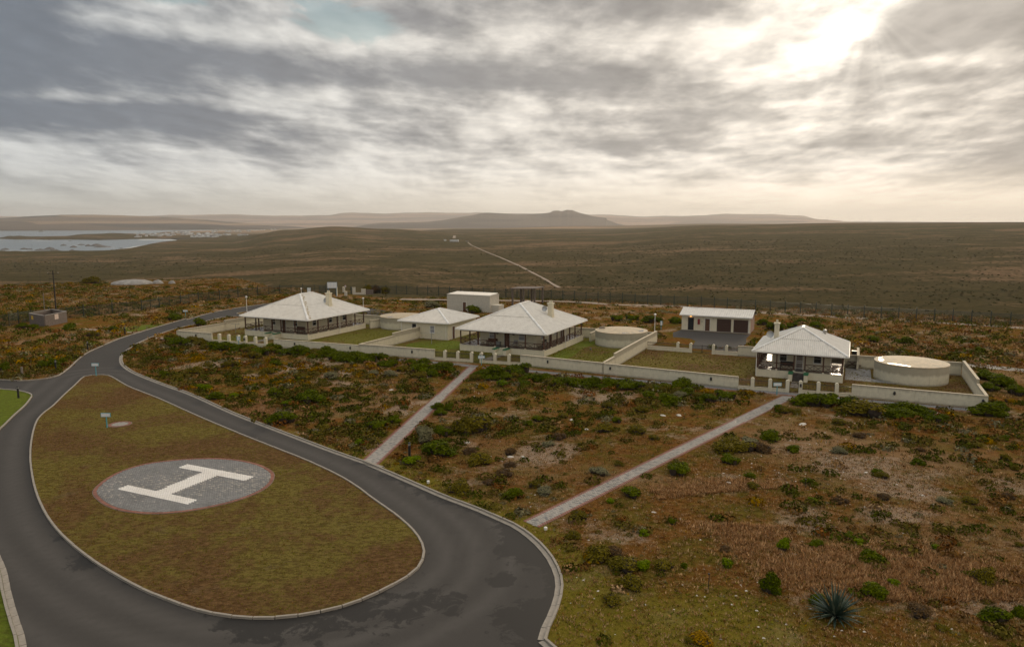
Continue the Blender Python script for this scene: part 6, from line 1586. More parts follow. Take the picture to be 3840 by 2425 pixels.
def wispy_mesh(seed, kind, n=520, h=.6):
    """unit tuft of arching stems and thin leaves"""
    r_ = np.random.default_rng(seed); V = []; F_ = []
    for i in range(n):
        a = r_.uniform(0, 6.28); d_ = .42 * math.sqrt(r_.random()); x, y = d_ * math.cos(a), d_ * math.sin(a); la = r_.uniform(0, 6.28); ln = h * r_.uniform(.35, 1.0) * (1.1 - d_); tip_ = r_.uniform(.05, .22); w_ = r_.uniform(.010, .022)
        q_ = Vector((math.cos(la + 1.57), math.sin(la + 1.57), 0)) * w_; p0 = Vector((x, y, 0)); p1 = Vector((x + math.cos(la) * tip_ * .4, y + math.sin(la) * tip_ * .4, ln * .6)); p2 = Vector((x + math.cos(la) * tip_, y + math.sin(la) * tip_, ln)); b = len(V)
        V += [tuple(p0 - q_), tuple(p0 + q_), tuple(p1 + q_), tuple(p1 - q_), tuple(p2)]; F_ += [(b, b + 1, b + 2, b + 3), (b + 3, b + 2, b + 4)]
    me_ = bpy.data.meshes.new('shrub'); me_.from_pydata(V, [], F_); me_.materials.append(LEAF[kind]); return me_


SH_ME = {'g': [shrub_mesh(i, 'g', 1700) for i in (1, 2, 3, 4)], 'l': [shrub_mesh(i, 'l', 1400, 6) for i in (11, 12, 13)], 'o': [shrub_mesh(i, 'o', 1500, 10, .045, .5) for i in (21, 22, 23)],
         'y': [shrub_mesh(i, 'y', 900, 9, .055, .38) for i in (31, 32)], 'k': [shrub_mesh(i, 'k', 1300, 7, .040, .5) for i in (41, 42)], 'b': [shrub_mesh(i, 'b', 1300, 7, .035, .45) for i in (51, 52)],
         'd': [wispy_mesh(i, 'd', 700) for i in (61, 62)]}
COLW = {'g': 'dark green', 'l': 'bright green', 'o': 'olive', 'y': 'rust-yellow', 'k': 'grey-green', 'b': 'dark brown', 'd': 'straw-coloured'}

shr = []                                                             # (u, v base, width, height, kind) in photograph pixels


def px(f, s, lst):
    for x, y, w, h, k in lst:
        u, v = f(x, y); shr.append((u, v, w * s, h * s, k))


px(q6, .4983, [(350, 440, 140, 55, 'l'), (430, 500, 150, 65, 'g'), (555, 490, 110, 50, 'l'), (850, 475, 125, 65, 'g'), (1110, 535, 250, 95, 'g'), (960, 550, 110, 50, 'l'), (910, 690, 250, 115, 'g'), (1650, 722, 150, 70, 'g'), (1755, 677, 120, 62, 'g'),
    (1495, 845, 90, 55, 'l'), (1870, 505, 105, 32, 'l'), (1930, 462, 75, 35, 'g'), (1310, 555, 50, 30, 'g'), (1255, 580, 42, 25, 'g'), (1240, 737, 135, 60, 'o'), (1050, 700, 105, 42, 'o'), (1100, 722, 80, 40, 'l'), (465, 380, 62, 40, 'g'), (630, 300, 88, 35, 'g'), (330, 242, 95, 32, 'b'),
    (1075, 347, 135, 48, 'o'), (1290, 345, 150, 60, 'k'), (1145, 292, 92, 36, 'g'), (1020, 257, 55, 32, 'g'), (1330, 278, 115, 46, 'o'), (860, 248, 112, 42, 'g'), (1475, 357, 62, 25, 'g'), (1000, 305, 50, 30, 'o'), (810, 308, 130, 42, 'o'), (760, 172, 135, 38, 'g'), (690, 132, 130, 52, 'g'),
    (850, 152, 120, 50, 'g'), (560, 132, 125, 62, 'g'), (430, 132, 170, 72, 'g'), (300, 92, 140, 42, 'o'), (200, 112, 95, 36, 'g'), (90, 77, 115, 46, 'g'), (1040, 162, 185, 58, 'g'), (1210, 182, 105, 58, 'g'), (1330, 205, 175, 72, 'g'), (1450, 188, 135, 42, 'g'), (1560, 218, 175, 62, 'g'),
    (1680, 208, 125, 62, 'g'), (1760, 218, 120, 52, 'o'), (1900, 243, 115, 46, 'g'), (1990, 238, 135, 56, 'g'), (1950, 302, 190, 62, 'g'), (2130, 302, 195, 92, 'g'), (1960, 342, 135, 42, 'o'), (2060, 240, 62, 42, 'b'), (1600, 322, 112, 42, 'k'), (1740, 332, 132, 52, 'k'), (280, 302, 140, 36, 'o'),
    (500, 347, 52, 20, 'b'), (590, 378, 72, 40, 'k'), (30, 335, 95, 62, 'g'), (140, 352, 125, 50, 'o'), (2100, 622, 112, 62, 'g'), (2170, 582, 100, 62, 'g'), (1990, 785, 150, 110, 'k'), (2120, 782, 150, 85, 'g'), (2300, 765, 225, 155, 'o'), (2090, 945, 330, 140, 'g'), (1930, 952, 72, 36, 'l'),
    (1880, 1002, 170, 52, 'l'), (2330, 905, 120, 62, 'b'), (700, 192, 150, 32, 'o'), (1180, 402, 85, 26, 'g'), (1210, 432, 52, 22, 'g'), (960, 447, 30, 18, 'g'), (450, 245, 45, 24, 'g'), (1345, 835, 80, 34, 'o'), (1520, 785, 60, 28, 'g'), (1350, 440, 90, 30, 'o'), (760, 620, 60, 26, 'd'), (1270, 440, 80, 30, 'g'),
    (330, 370, 60, 26, 'g'), (120, 160, 80, 35, 'o'), (240, 170, 110, 30, 'b'), (520, 260, 140, 40, 'o'), (400, 300, 60, 26, 'b'), (1460, 250, 90, 26, 'g'), (2060, 330, 120, 40, 'g'), (1830, 290, 120, 40, 'o')])
px(z7, .608, [(800, 220, 290, 135, 'o'), (620, 212, 115, 65, 'b'), (480, 272, 125, 112, 'k'), (195, 187, 130, 52, 'g'), (290, 142, 98, 52, 'g'), (75, 282, 72, 40, 'g'), (770, 337, 112, 60, 'b'), (820, 405, 185, 65, 'o'), (640, 462, 52, 28, 'g'), (920, 280, 52, 26, 'l'), (1010, 342, 112, 62, 'b'),
    (1020, 417, 102, 48, 'b'), (1150, 420, 48, 28, 'b'), (965, 482, 142, 52, 'b'), (880, 522, 102, 40, 'b'), (700, 585, 195, 105, 'o'), (1160, 542, 102, 62, 'o'), (1040, 615, 150, 85, 'g'), (1300, 248, 112, 62, 'b'), (1120, 158, 72, 36, 'g'), (1180, 133, 92, 42, 'g'), (1040, 122, 48, 26, 'g'),
    (960, 167, 52, 22, 'l'), (1330, 112, 92, 40, 'o'), (1430, 212, 52, 38, 'g'), (1670, 142, 68, 42, 'g'), (1925, 172, 62, 32, 'g'), (1620, 52, 112, 46, 'o'), (1980, 32, 180, 34, 'g'), (1820, 82, 122, 40, 'o'), (1600, 205, 150, 42, 'o'), (1780, 212, 150, 52, 'o'), (1380, 392, 52, 26, 'l'), (1680, 407, 72, 42, 'o'),
    (1560, 465, 135, 42, 'k'), (1760, 605, 165, 58, 'g'), (1625, 642, 78, 42, 'l'), (1500, 682, 52, 26, 'g'), (1630, 692, 32, 20, 'l'), (1800, 762, 48, 32, 'g'), (1900, 802, 62, 38, 'g'), (1830, 840, 85, 55, 'l'), (2005, 767, 62, 46, 'g'), (1560, 1010, 230, 130, 'o'), (1700, 1070, 250, 125, 'o'), (1640, 985, 200, 110, 'b'),
    (1825, 1060, 140, 85, 'l'), (1950, 1050, 160, 60, 'o'), (1760, 1175, 205, 62, 'o'), (1650, 1275, 165, 62, 'o'), (470, 482, 42, 28, 'k'), (2110, 1500, 90, 60, 'o'), (1890, 250, 90, 40, 'o'), (1430, 160, 60, 30, 'l'), (570, 60, 95, 50, 'g'), (1250, 290, 90, 40, 'k'), (1440, 740, 140, 50, 'o'), (1400, 860, 120, 50, 'o'),
    (1140, 225, 40, 40, 'b'), (700, 420, 120, 50, 'd'), (560, 455, 90, 40, 'd'), (330, 420, 60, 26, 'l'), (1210, 590, 130, 50, 'k'), (2085, 1040, 60, 45, 'g')])
px(z8, .6083, [(780, 322, 108, 52, 'g'), (385, 402, 135, 68, 'g'), (85, 472, 185, 72, 'g'), (60, 415, 112, 40, 'o'), (220, 397, 42, 26, 'b'), (520, 483, 85, 42, 'g'), (525, 548, 102, 52, 'o'), (450, 492, 62, 26, 'g'), (940, 278, 62, 32, 'g'), (1070, 338, 115, 42, 'k'), (1010, 362, 52, 26, 'g'), (885, 328, 42, 26, 'b'),
    (1010, 392, 72, 26, 'b'), (1140, 478, 65, 36, 'g'), (1215, 488, 52, 26, 'g'), (1250, 489, 32, 20, 'l'), (1305, 458, 82, 36, 'g'), (1320, 483, 112, 42, 'o'), (1360, 387, 42, 36, 'g'), (1425, 406, 42, 26, 'g'), (1545, 403, 98, 52, 'g'), (870, 518, 88, 38, 'g'), (895, 633, 82, 42, 'l'), (35, 772, 58, 46, 'g'),
    (1675, 208, 58, 26, 'g'), (1425, 217, 45, 26, 'g'), (755, 140, 58, 26, 'g'), (1360, 182, 62, 26, 'g'), (1290, 172, 72, 26, 'g'), (1420, 137, 45, 30, 'g'), (1000, 87, 62, 30, 'g'), (800, 88, 92, 40, 'o'), (700, 78, 112, 36, 'g'), (1050, 153, 112, 36, 'o'), (1180, 237, 110, 26, 'b'), (360, 933, 98, 52, 'b'),
    (715, 940, 125, 92, 'l'), (930, 908, 108, 58, 'g'), (375, 1043, 112, 78, 'l'), (110, 1038, 50, 42, 'l'), (1120, 858, 92, 48, 'g'), (1180, 893, 92, 52, 'l'), (1255, 1008, 178, 98, 'g'), (1665, 928, 92, 46, 'l'), (650, 1205, 145, 165, 'g'), (920, 1268, 135, 82, 'g'), (1290, 1235, 195, 115, 'g'), (1400, 1148, 88, 58, 'l'),
    (1960, 1135, 185, 125, 'o'), (2010, 1375, 225, 115, 'g'), (2170, 1340, 100, 92, 'g'), (2170, 905, 62, 40, 'o'), (1690, 542, 62, 30, 'o'), (1710, 643, 102, 42, 'k'), (2000, 342, 42, 32, 'g'), (2090, 373, 72, 50, 'o'), (2150, 435, 62, 40, 'o'), (1900, 293, 82, 36, 'o'), (1700, 1425, 102, 52, 'o'), (330, 335, 190, 62, 'o'), (450, 330, 200, 66, 'o'), (560, 325, 180, 60, 'b'), (400, 295, 170, 46, 'o'), (520, 290, 150, 44, 'k'),
    (210, 1512, 185, 72, 'y'), (1510, 1142, 72, 42, 'b'), (570, 847, 52, 26, 'l'), (1800, 583, 62, 30, 'o'), (630, 255, 160, 62, 'g'), (1200, 110, 300, 46, 'o'), (1340, 620, 120, 40, 'b'), (1560, 320, 80, 34, 'b'), (1060, 640, 120, 36, 'b'), (1320, 830, 70, 30, 'o'), (1860, 640, 120, 50, 'o'), (1940, 690, 90, 40, 'o'),
    (2100, 610, 110, 50, 'b'), (1740, 815, 90, 36, 'o'), (1520, 800, 60, 30, 'y'), (1010, 540, 60, 26, 'd'), (1140, 1120, 220, 70, 'd'), (820, 1130, 200, 80, 'd'), (1600, 1060, 230, 70, 'd'), (1760, 1240, 220, 80, 'd'), (1560, 1350, 220, 90, 'b'), (600, 1000, 180, 60, 'd'), (200, 560, 200, 50, 'd'), (2080, 250, 80, 40, 'g')])
px(z3, .5565, [(950, 768, 230, 80, 'g'), (1080, 772, 230, 90, 'g'), (1210, 768, 180, 80, 'g'), (1580, 815, 210, 62, 'g'), (1700, 830, 190, 55, 'g'), (2180, 835, 250, 85, 'g'), (2240, 790, 140, 70, 'g'), (2150, 590, 170, 70, 'g'), (2270, 640, 220, 90, 'g'), (2360, 690, 160, 80, 'g'), (2160, 660, 140, 60, 'g'), (2340, 552, 62, 36, 'g'),
    (360, 652, 72, 36, 'g'), (90, 702, 92, 52, 'k'), (480, 792, 72, 36, 'g'), (40, 752, 135, 52, 'g'), (270, 735, 150, 62, 'g'), (400, 725, 160, 60, 'g'), (205, 826, 76, 36, 'g'), (170, 720, 50, 30, 'l'), (830, 872, 70, 34, 'l'), (790, 808, 122, 40, 'o'), (900, 802, 82, 30, 'o'), (1560, 862, 70, 30, 'g'), (110, 645, 170, 60, 'g'),
    (640, 215, 95, 45, 'g'), (750, 252, 145, 50, 'g'), (840, 232, 85, 36, 'g'), (1000, 232, 105, 40, 'g'), (700, 240, 90, 50, 'g'), (900, 205, 90, 34, 'g'), (1130, 190, 80, 26, 'g'), (1290, 205, 100, 26, 'o'), (1550, 212, 70, 26, 'g'), (1350, 290, 90, 30, 'g'), (1400, 330, 110, 34, 'g'), (1620, 340, 120, 34, 'g'), (1720, 325, 90, 30, 'g'),
    (2110, 400, 90, 40, 'g'), (2280, 460, 120, 50, 'o'), (2080, 420, 70, 32, 'g'), (1900, 385, 80, 26, 'g'), (2200, 250, 90, 26, 'g'), (2300, 380, 90, 30, 'o'), (1300, 345, 80, 30, 'g'), (60, 205, 110, 40, 'g'), (1780, 800, 90, 40, 'y'), (2330, 745, 110, 40, 'y'), (2170, 735, 120, 40, 'y'), (560, 690, 120, 30, 'y'), (420, 690, 110, 26, 'y')])
px(z2, .4983, [(620, 850, 170, 80, 'g'), (720, 835, 230, 90, 'g'), (870, 830, 240, 95, 'g'), (980, 870, 170, 60, 'g'), (560, 862, 130, 60, 'o'), (770, 907, 135, 46, 'l'), (945, 905, 120, 36, 'g'), (1170, 902, 150, 62, 'g'), (1320, 905, 180, 80, 'g'), (1450, 915, 180, 95, 'g'), (1580, 915, 190, 85, 'g'), (1680, 908, 150, 62, 'g'),
    (1870, 940, 150, 66, 'o'), (2000, 945, 150, 70, 'o'), (2100, 940, 160, 95, 'g'), (2110, 987, 102, 50, 'k'), (1870, 995, 155, 52, 'g'), (2310, 960, 130, 50, 'y'), (2240, 1000, 150, 50, 'o'), (1265, 308, 42, 22, 'g'), (1300, 310, 38, 22, 'g'), (1520, 328, 62, 26, 'g'), (1640, 412, 120, 42, 'g'), (1750, 412, 120, 45, 'g'), (1700, 388, 80, 30, 'g'),
    (1870, 425, 150, 50, 'g'), (1940, 420, 100, 44, 'g'), (90, 292, 62, 26, 'b'), (40, 312, 90, 30, 'g'), (1360, 315, 60, 24, 'g'), (250, 310, 140, 28, 'k'), (400, 332, 90, 22, 'g'), (560, 352, 150, 30, 'g'), (780, 315, 60, 26, 'l'), (2030, 430, 60, 26, 'g'), (2090, 440, 60, 26, 'g'), (1480, 425, 100, 26, 'b')])
px(q7, .2301, [(360, 575, 230, 95, 'g'), (560, 580, 200, 90, 'g'), (1150, 602, 290, 125, 'g'), (1040, 545, 130, 70, 'g'), (1740, 615, 180, 80, 'g'), (1860, 622, 200, 95, 'g'), (690, 622, 115, 52, 'g'), (840, 574, 92, 58, 'g'), (180, 612, 115, 42, 'g'), (570, 642, 82, 46, 'o'), (1500, 705, 280, 80, 'o'), (1700, 685, 150, 60, 'g'), (1400, 785, 260, 62, 'g'),
    (1050, 915, 135, 72, 'g'), (240, 892, 122, 36, 'g'), (200, 948, 85, 52, 'g'), (760, 965, 205, 72, 'g'), (1330, 895, 175, 62, 'g'), (1170, 935, 155, 52, 'g'), (160, 1040, 155, 62, 'g'), (400, 1018, 112, 46, 'g'), (440, 1115, 175, 62, 'g'), (720, 1225, 240, 130, 'g'), (900, 1235, 260, 185, 'g'), (1040, 1170, 170, 130, 'g'), (80, 1275, 225, 160, 'g'),
    (280, 1135, 205, 82, 'o'), (1510, 475, 135, 50, 'o'), (1700, 455, 125, 52, 'g'), (1890, 397, 105, 50, 'g'), (820, 832, 52, 32, 'g'), (400, 1190, 180, 60, 'k'), (1600, 800, 240, 50, 'k'), (700, 850, 160, 36, 'g'), (650, 1035, 160, 60, 'g'), (1000, 1050, 160, 60, 'g'), (1160, 1000, 90, 30, 'y'), (1240, 960, 120, 40, 'y')])
px(q8, .2907, [(2100, 692, 165, 62, 'g'), (2260, 692, 205, 72, 'g'), (1500, 657, 85, 46, 'g'), (1340, 697, 115, 42, 'g'), (1200, 717, 132, 42, 'o'), (1010, 292, 142, 42, 'g'), (1200, 217, 250, 42, 'o'), (2110, 212, 155, 66, 'b'), (2000, 208, 95, 42, 'g'), (1700, 212, 200, 34, 'k'), (1880, 205, 150, 34, 'o'), (1600, 225, 150, 30, 'g'), (2200, 215, 60, 24, 'g')])
px(q2b, .2492, [(215, 745, 245, 135, 'g'), (470, 655, 135, 52, 'y'), (640, 605, 95, 40, 'y'), (620, 460, 180, 56, 'g'), (780, 455, 180, 52, 'g'), (1230, 382, 190, 62, 'g'), (150, 562, 105, 42, 'l'), (60, 602, 155, 72, 'g'), (300, 522, 205, 60, 'g'), (430, 512, 105, 50, 'g'), (1060, 382, 120, 28, 'g'), (650, 85, 110, 46, 'k'), (2240, 310, 160, 42, 'g'), (2340, 320, 70, 40, 'g')])
px(z5b, .1495, [(1750, 470, 330, 230, 'o'), (1950, 475, 330, 260, 'b'), (2150, 480, 300, 200, 'o'), (1380, 695, 180, 75, 'g'), (1530, 700, 180, 80, 'g'), (1200, 660, 200, 90, 'g'), (1330, 560, 260, 50, 'g'), (1560, 500, 250, 50, 'g')])
# green belt against the wall and scrub behind the buildings, between the larger bushes
for (f, pts, n_, w0, w1) in ((z3, [(1270, 770), (1500, 815), (1650, 835), (1900, 850)], 12, 90, 160), (z2, [(560, 830), (1000, 860), (1300, 895), (1700, 915), (2200, 960)], 26, 90, 170), (q6, [(60, 60), (500, 118), (1000, 158), (1500, 205), (2200, 290)], 34, 90, 180)):
    s0 = {z3: .5565, z2: .4983, q6: .4983}[f]
    for i in range(n_):
        t_ = (i + .5) / n_ * (len(pts) - 1); j = int(t_); q_ = t_ - j; x = pts[j][0] + (pts[j + 1][0] - pts[j][0]) * q_; y = pts[j][1] + (pts[j + 1][1] - pts[j][1]) * q_ + random.uniform(-6, 26); w = random.uniform(w0, w1)
        u, v = f(x, y); shr.append((u, v, w * s0, w * random.uniform(.34, .5) * s0, random.choice('gggggo')))
shr = [s_ for s_ in shr if s_[4] != 'd']
shr = sorted(shr, key=lambda s_: -(s_[2] * s_[3]))

road_poly = road_outline; comp_poly = [wA0 - dB * 1.9, wD1 - dB * 1.9, rR + dB * .5, dv2 + dB * 26.5, wA0 + dB * 27]
solid = [road_poly, nl_s + [Vector((-30, 18, 0)), Vector((-36, 30, 0))], lc_s + [Vector((-75, 40, 0)), Vector((-75, 80, 0))], [G(2500, 1300), G(2490, 1180), G(2860, 1190), G(2800, 1300)], [c0 - (-dA) * 9, c0 + (-dA) * 9, c0 + dB * 9 + (-dA) * 9, c0 + dB * 9 - (-dA) * 9],
         [SH + dA * 10.2 - dB * .3, SH + (-dA) * 2 - dB * .3, SH + (-dA) * 2 + dB * 4.5, SH + dA * 10.2 + dB * 4.5], PL1 + PR1[::-1], PL2 + PR2[::-1], [G(*q8(*a)) for a in ((1400, 205), (1420, 260), (2000, 262), (2290, 250), (2290, 190), (1500, 160))]]
H3r = [H3, H3 + (-dA) * 9.4, H3 + (-dA) * 9.4 + dB * 11, H3 + dB * 11]


def blocked(p, margin=0.0):
    b = inside(p, comp_poly)
    for s_ in solid:
        b |= inside(p, s_)
        if margin: b |= edge_dist(p, s_) < margin
    return b


def place_name(p, k):
    """find the stretch of ground a plant stands on"""
    u, v = proj(Vector((p.x, p.y, 0)))
    q_ = np.array([[p.x, p.y]])
    if inside(q_, comp_poly)[0]: return 'inside the compound'
    dist = {'left path': edge_dist(q_, PL1, False)[0], 'right path': edge_dist(q_, PL2, False)[0], 'front wall': edge_dist(q_, [wA0, wD1], False)[0] - 1.2, 'kerb': min(edge_dist(q_, south_s[::4], False)[0], edge_dist(q_, north_s[::4], False)[0]),
            'mesh fence': min(edge_dist(q_, [G(*a) for a in fl_px], False)[0], edge_dist(q_, [G(*a) for a in fr_px], False)[0])}
    lp = (p.x - PL1[0].x) * (PL1[1].y - PL1[0].y) - (p.y - PL1[0].y) * (PL1[1].x - PL1[0].x); rp = (p.x - PL2[0].x) * (PL2[1].y - PL2[0].y) - (p.y - PL2[0].y) * (PL2[1].x - PL2[0].x)
    front = (p - wA0).dot(dB) < 0
    nm, dd = min(dist.items(), key=lambda t_: t_[1])
    near_ = ' near ' + nm if dd < 4 else ''
    if front and (p.x > -47 or lp > 0):
        zone = 'between road and left path' if lp < 0 else ('between the two paths' if rp < 0 else 'right of both paths')
    elif u < 900: zone = 'left of the road'
    else: zone = 'behind the buildings'
    return zone + near_


zones = {}
todo = []
for (u, v, w, h, k) in shr:
    p = G(u, v) if v > 1060 else G(u, max(v, 1062)); dist = p.y * 1.01; wd = w * dist / F; ht = h * dist / F
    todo.append((p, wd, ht, k, place_name(p, k)))
for i, t_ in enumerate(todo): zones.setdefault((t_[4], t_[3]), []).append(i)
ordn = nth + ['twenty-ninth', 'thirtieth', 'thirty-first', 'thirty-second', 'thirty-third', 'thirty-fourth', 'thirty-fifth', 'thirty-sixth', 'thirty-seventh', 'thirty-eighth', 'thirty-ninth', 'fortieth'] + ['%dth' % i for i in range(41, 120)]
lab = {}
for (zn, k), ids in zones.items():
    ids.sort(key=lambda i: todo[i][0].x / todo[i][0].y)
    for j, i in enumerate(ids): lab[i] = '%s shrub %s%s' % (COLW[k], zn, (', %s from left' % ordn[j]) if len(ids) > 1 else '')
extra_n = 0
for i, (p, wd, ht, k, zn) in enumerate(todo):
    if i >= 300: extra_n += 1
for i, (p, wd, ht, k, zn) in enumerate(todo[:298]):
    me_ = SH_ME[k][i % len(SH_ME[k])]; dpt = wd * .85; hh_ = max(ht * 1.0, wd * .28)
    # seen from above at a slant, part of the height in the picture is depth
    sl_ = 18 / math.hypot(*p.xy); hh_ = max(.36 * wd, (ht - dpt * sl_ * .45)) / .60
    c = p + Vector((p.x, p.y, 0)).normalized() * dpt * .38
    link('shrub', me_, None, (c.x, c.y, -.02), (i * 2.399) % 6.283, lab[i], 'shrub', 'shrubs of the coastal heath', scale=(wd * 1.22, wd * 1.12, hh_ * 1.1))
print('shrubs', len(todo))

# ---------------------------------------------------------------- agave
AG = thing('agave', 'large spiky blue-green agave standing alone in the dry grass at lower right', 'agave', G(3132, 2315))
r_ = random.Random(9)
M['agave'] = mat('agave_leaf', (0.034, 0.060, 0.040), 0.45, 0.3, 5.0, spec=.5)
M['agave2'] = mat('agave_leaf_edge', (0.10, 0.125, 0.085), 0.5, 0.2, 5.0)
for k in range(84):
    a = k * 2.399 + r_.uniform(-.15, .15); t_ = (k / 83) ** .9; el_ = math.radians(6 + 80 * (1 - t_) ** 1.15) + r_.uniform(-.07, .07); L_ = (1.25 + .25 * (1 - t_)) * r_.uniform(.82, 1.1); w_ = .062; mb = MB(); d_ = Vector((math.cos(a), math.sin(a), 0)); sd = Vector((-d_.y, d_.x, 0)); rows = []
    for j in range(7):
        s_ = j / 6; e2 = el_ - .18 * s_ * (1 - el_ / 1.6); c = d_ * (.07 + L_ * s_ * math.cos(e2)) + Vector((0, 0, .12 + L_ * s_ * math.sin(e2))); up = Vector((-d_.x * math.sin(e2), -d_.y * math.sin(e2), math.cos(e2))); ww = w_ * (.75 + .7 * s_ * (1 - s_) * 2) * (1 - s_ ** 2.2) + .002
        rows.append([c - sd * ww + up * .035 * (1 - s_), c - up * .012, c + sd * ww + up * .035 * (1 - s_), c - up * .035 * (1 - s_)])
    for j in range(6):
        b = len(mb.v); mb.v += [tuple(q_) for q_ in rows[j]] + [tuple(q_) for q_ in rows[j + 1]]
        for x in range(4): y = (x + 1) % 4; mb.f.append((b + x, b + y, b + 4 + y, b + 4 + x)); mb.mi.append(0)
    mb.build('leaf', M['agave'] if r_.random() < .72 else M['agave2'], AG)
mb = MB(); mb.lathe([(.16, -.02), (.20, .1), (.12, .28)], 10); mb.build('stem', M['charcoal'], AG)

# pale stones lying about
r_ = random.Random(12)
stm = MB(); stm.lathe([(.5, 0), (.46, .18), (.25, .34), (.03, .38)], 8); stm.v = [(x * (1 + .15 * math.sin(3 * y + 1)), y, z) for x, y, z in stm.v]; stone_me = stm.mesh('stone', M['stone'])
sl_px = [(z7, 1895, 690, 34), (z7, 1840, 587, 16), (z7, 1550, 1175, 30), (z7, 1757, 1228, 26), (z7, 1940, 1095, 18), (z7, 1655, 1285, 20), (z7, 1655, 1442, 26), (z8, 785, 948, 36), (z8, 615, 1252, 20), (z8, 680, 1285, 16), (z8, 1045, 1045, 18), (z8, 995, 967, 14), (z8, 1575, 585, 34), (z8, 1845, 1225, 16), (z8, 2130, 1155, 18), (z8, 385, 510, 46), (z8, 350, 450, 24),
         (z8, 410, 1222, 12), (z8, 295, 1423, 16), (z8, 1410, 622, 14), (z8, 700, 1350, 12), (z8, 1900, 405, 30), (z8, 840, 148, 50), (z8, 1375, 950, 14), (z8, 1640, 640, 24), (z8, 1230, 445, 34), (z7, 1010, 350, 44), (z7, 1090, 350, 40), (z7, 745, 262, 40), (z7, 1390, 122, 40), (z7, 1480, 180, 36), (z7, 1950, 95, 40), (z7, 2050, 95, 40), (q6, 1400, 460, 34), (q6, 1740, 425, 40), (q6, 1262, 348, 14), (z3, 80, 818, 40), (z3, 910, 885, 46), (z3, 1830, 805, 50), (z3, 1850, 810, 40)]
sl_px.sort(key=lambda q_: q_[0](q_[1], q_[2])[0]); zs_ = [place_name(G(*q_[0](q_[1], q_[2])), 's') for q_ in sl_px]
for i, (f, x, y, w_) in enumerate(sl_px):
    p = G(*f(x, y)); n_in = zs_[:i].count(zs_[i]); s_ = w_ * (.608 if f in (z7, z8) else .5) * p.y / F
    link('stone', stone_me, None, (p.x, p.y, -.03), r_.uniform(0, 6), 'pale limestone boulder %s%s' % (zs_[i], (', %s from left' % ordn[n_in]) if zs_.count(zs_[i]) > 1 else ''), 'stone', 'pale stones lying in the heath', scale=(s_, s_ * .8, min(s_ * .55, .45)))

# ---------------------------------------------------------------- ground cover nobody could count
pal = np.array([[.190, .105, .042], [.300, .185, .092], [.400, .270, .155], [.130, .105, .028], [.075, .080, .014], [.250, .145, .024], [.185, .085, .032], [.200, .180, .105]])


def fieldnoise(x, y, s, seed): return noise2(x, y, s, seed)


def scatter(n, rmin, rmax, umin=-450, umax=4650, power=1.0):
    """points on the ground spread over the part of the hilltop in front of the camera"""
    u = rng.uniform(umin, umax, n); r = (rng.random(n) * (rmax ** (1 + power) - rmin ** (1 + power)) + rmin ** (1 + power)) ** (1 / (1 + power)); a = np.arctan((u - 1920) / 2786)
    return np.c_[r * np.sin(a), r * np.cos(a)]


def tufts(name, pts, size, blades, cols, hmul=1.0, spread=.9, wmul=1.0, zfun=None):
    """each plant: a handful of narrow upright faces leaning outwards, all in one mesh"""
    k = len(pts); a = rng.uniform(0, 6.28, (k, blades)); d_ = np.sqrt(rng.random((k, blades))) * size[:, None] * .42 * spread
    bx = pts[:, 0][:, None] + d_ * np.cos(a); by = pts[:, 1][:, None] + d_ * np.sin(a); la = a + rng.normal(0, .6, a.shape); ln = size[:, None] * hmul * rng.uniform(.4, 1.0, a.shape) * (1.15 - d_ / size[:, None]); tl = size[:, None] * rng.uniform(.08, .42, a.shape); w_ = size[:, None] * .075 * wmul * rng.uniform(.6, 1.4, a.shape)
    z0_ = (zfun(pts) if zfun is not None else np.zeros(k))[:, None] + 0 * bx; ax_, ay_ = -np.sin(la) * w_, np.cos(la) * w_
    V = np.stack([np.stack([bx - ax_, by - ay_, z0_], -1), np.stack([bx + ax_, by + ay_, z0_], -1), np.stack([bx + np.cos(la) * tl, by + np.sin(la) * tl, z0_ + ln], -1)], 2).reshape(-1, 3)
    c = np.repeat(np.repeat(cols, blades, 0), 3, 0) * rng.uniform(.75, 1.25, (k * blades, 1)).repeat(3, 0)
    return link(name, np_mesh(name, V, np.arange(len(V)).reshape(-1, 3), M['tinted'], c), kind='stuff')


def mounds(name, pts, size, leaves, cols, flat=.5, lsize=.115, zfun=None):
    """low cushion plants: leaf faces over a squashed dome, all in one mesh"""
    k = len(pts); n_ = rng.normal(size=(k * leaves, 3)); n_[:, 2] = np.abs(n_[:, 2]) * .8 + .15; n_ /= np.linalg.norm(n_, axis=1)[:, None]; s_ = np.repeat(size, leaves); rad = rng.uniform(.6, 1.05, k * leaves)
    base = np.c_[pts, zfun(pts) if zfun is not None else np.zeros(k)].repeat(leaves, 0); c = base + n_ * (s_ * .5 * rad)[:, None] * np.array([1, 1, flat * 1.3])
    m2 = n_ + rng.normal(size=n_.shape) * .4; m2 /= np.linalg.norm(m2, axis=1)[:, None]; V, F_ = leaf_quads(c, m2, s_ * lsize, rng)
    cc = np.repeat(cols, leaves, 0) * rng.uniform(.65, 1.3, (k * leaves, 1)); return link(name, np_mesh(name, V, F_, M['tinted'], np.repeat(cc, 4, 0)), kind='stuff')


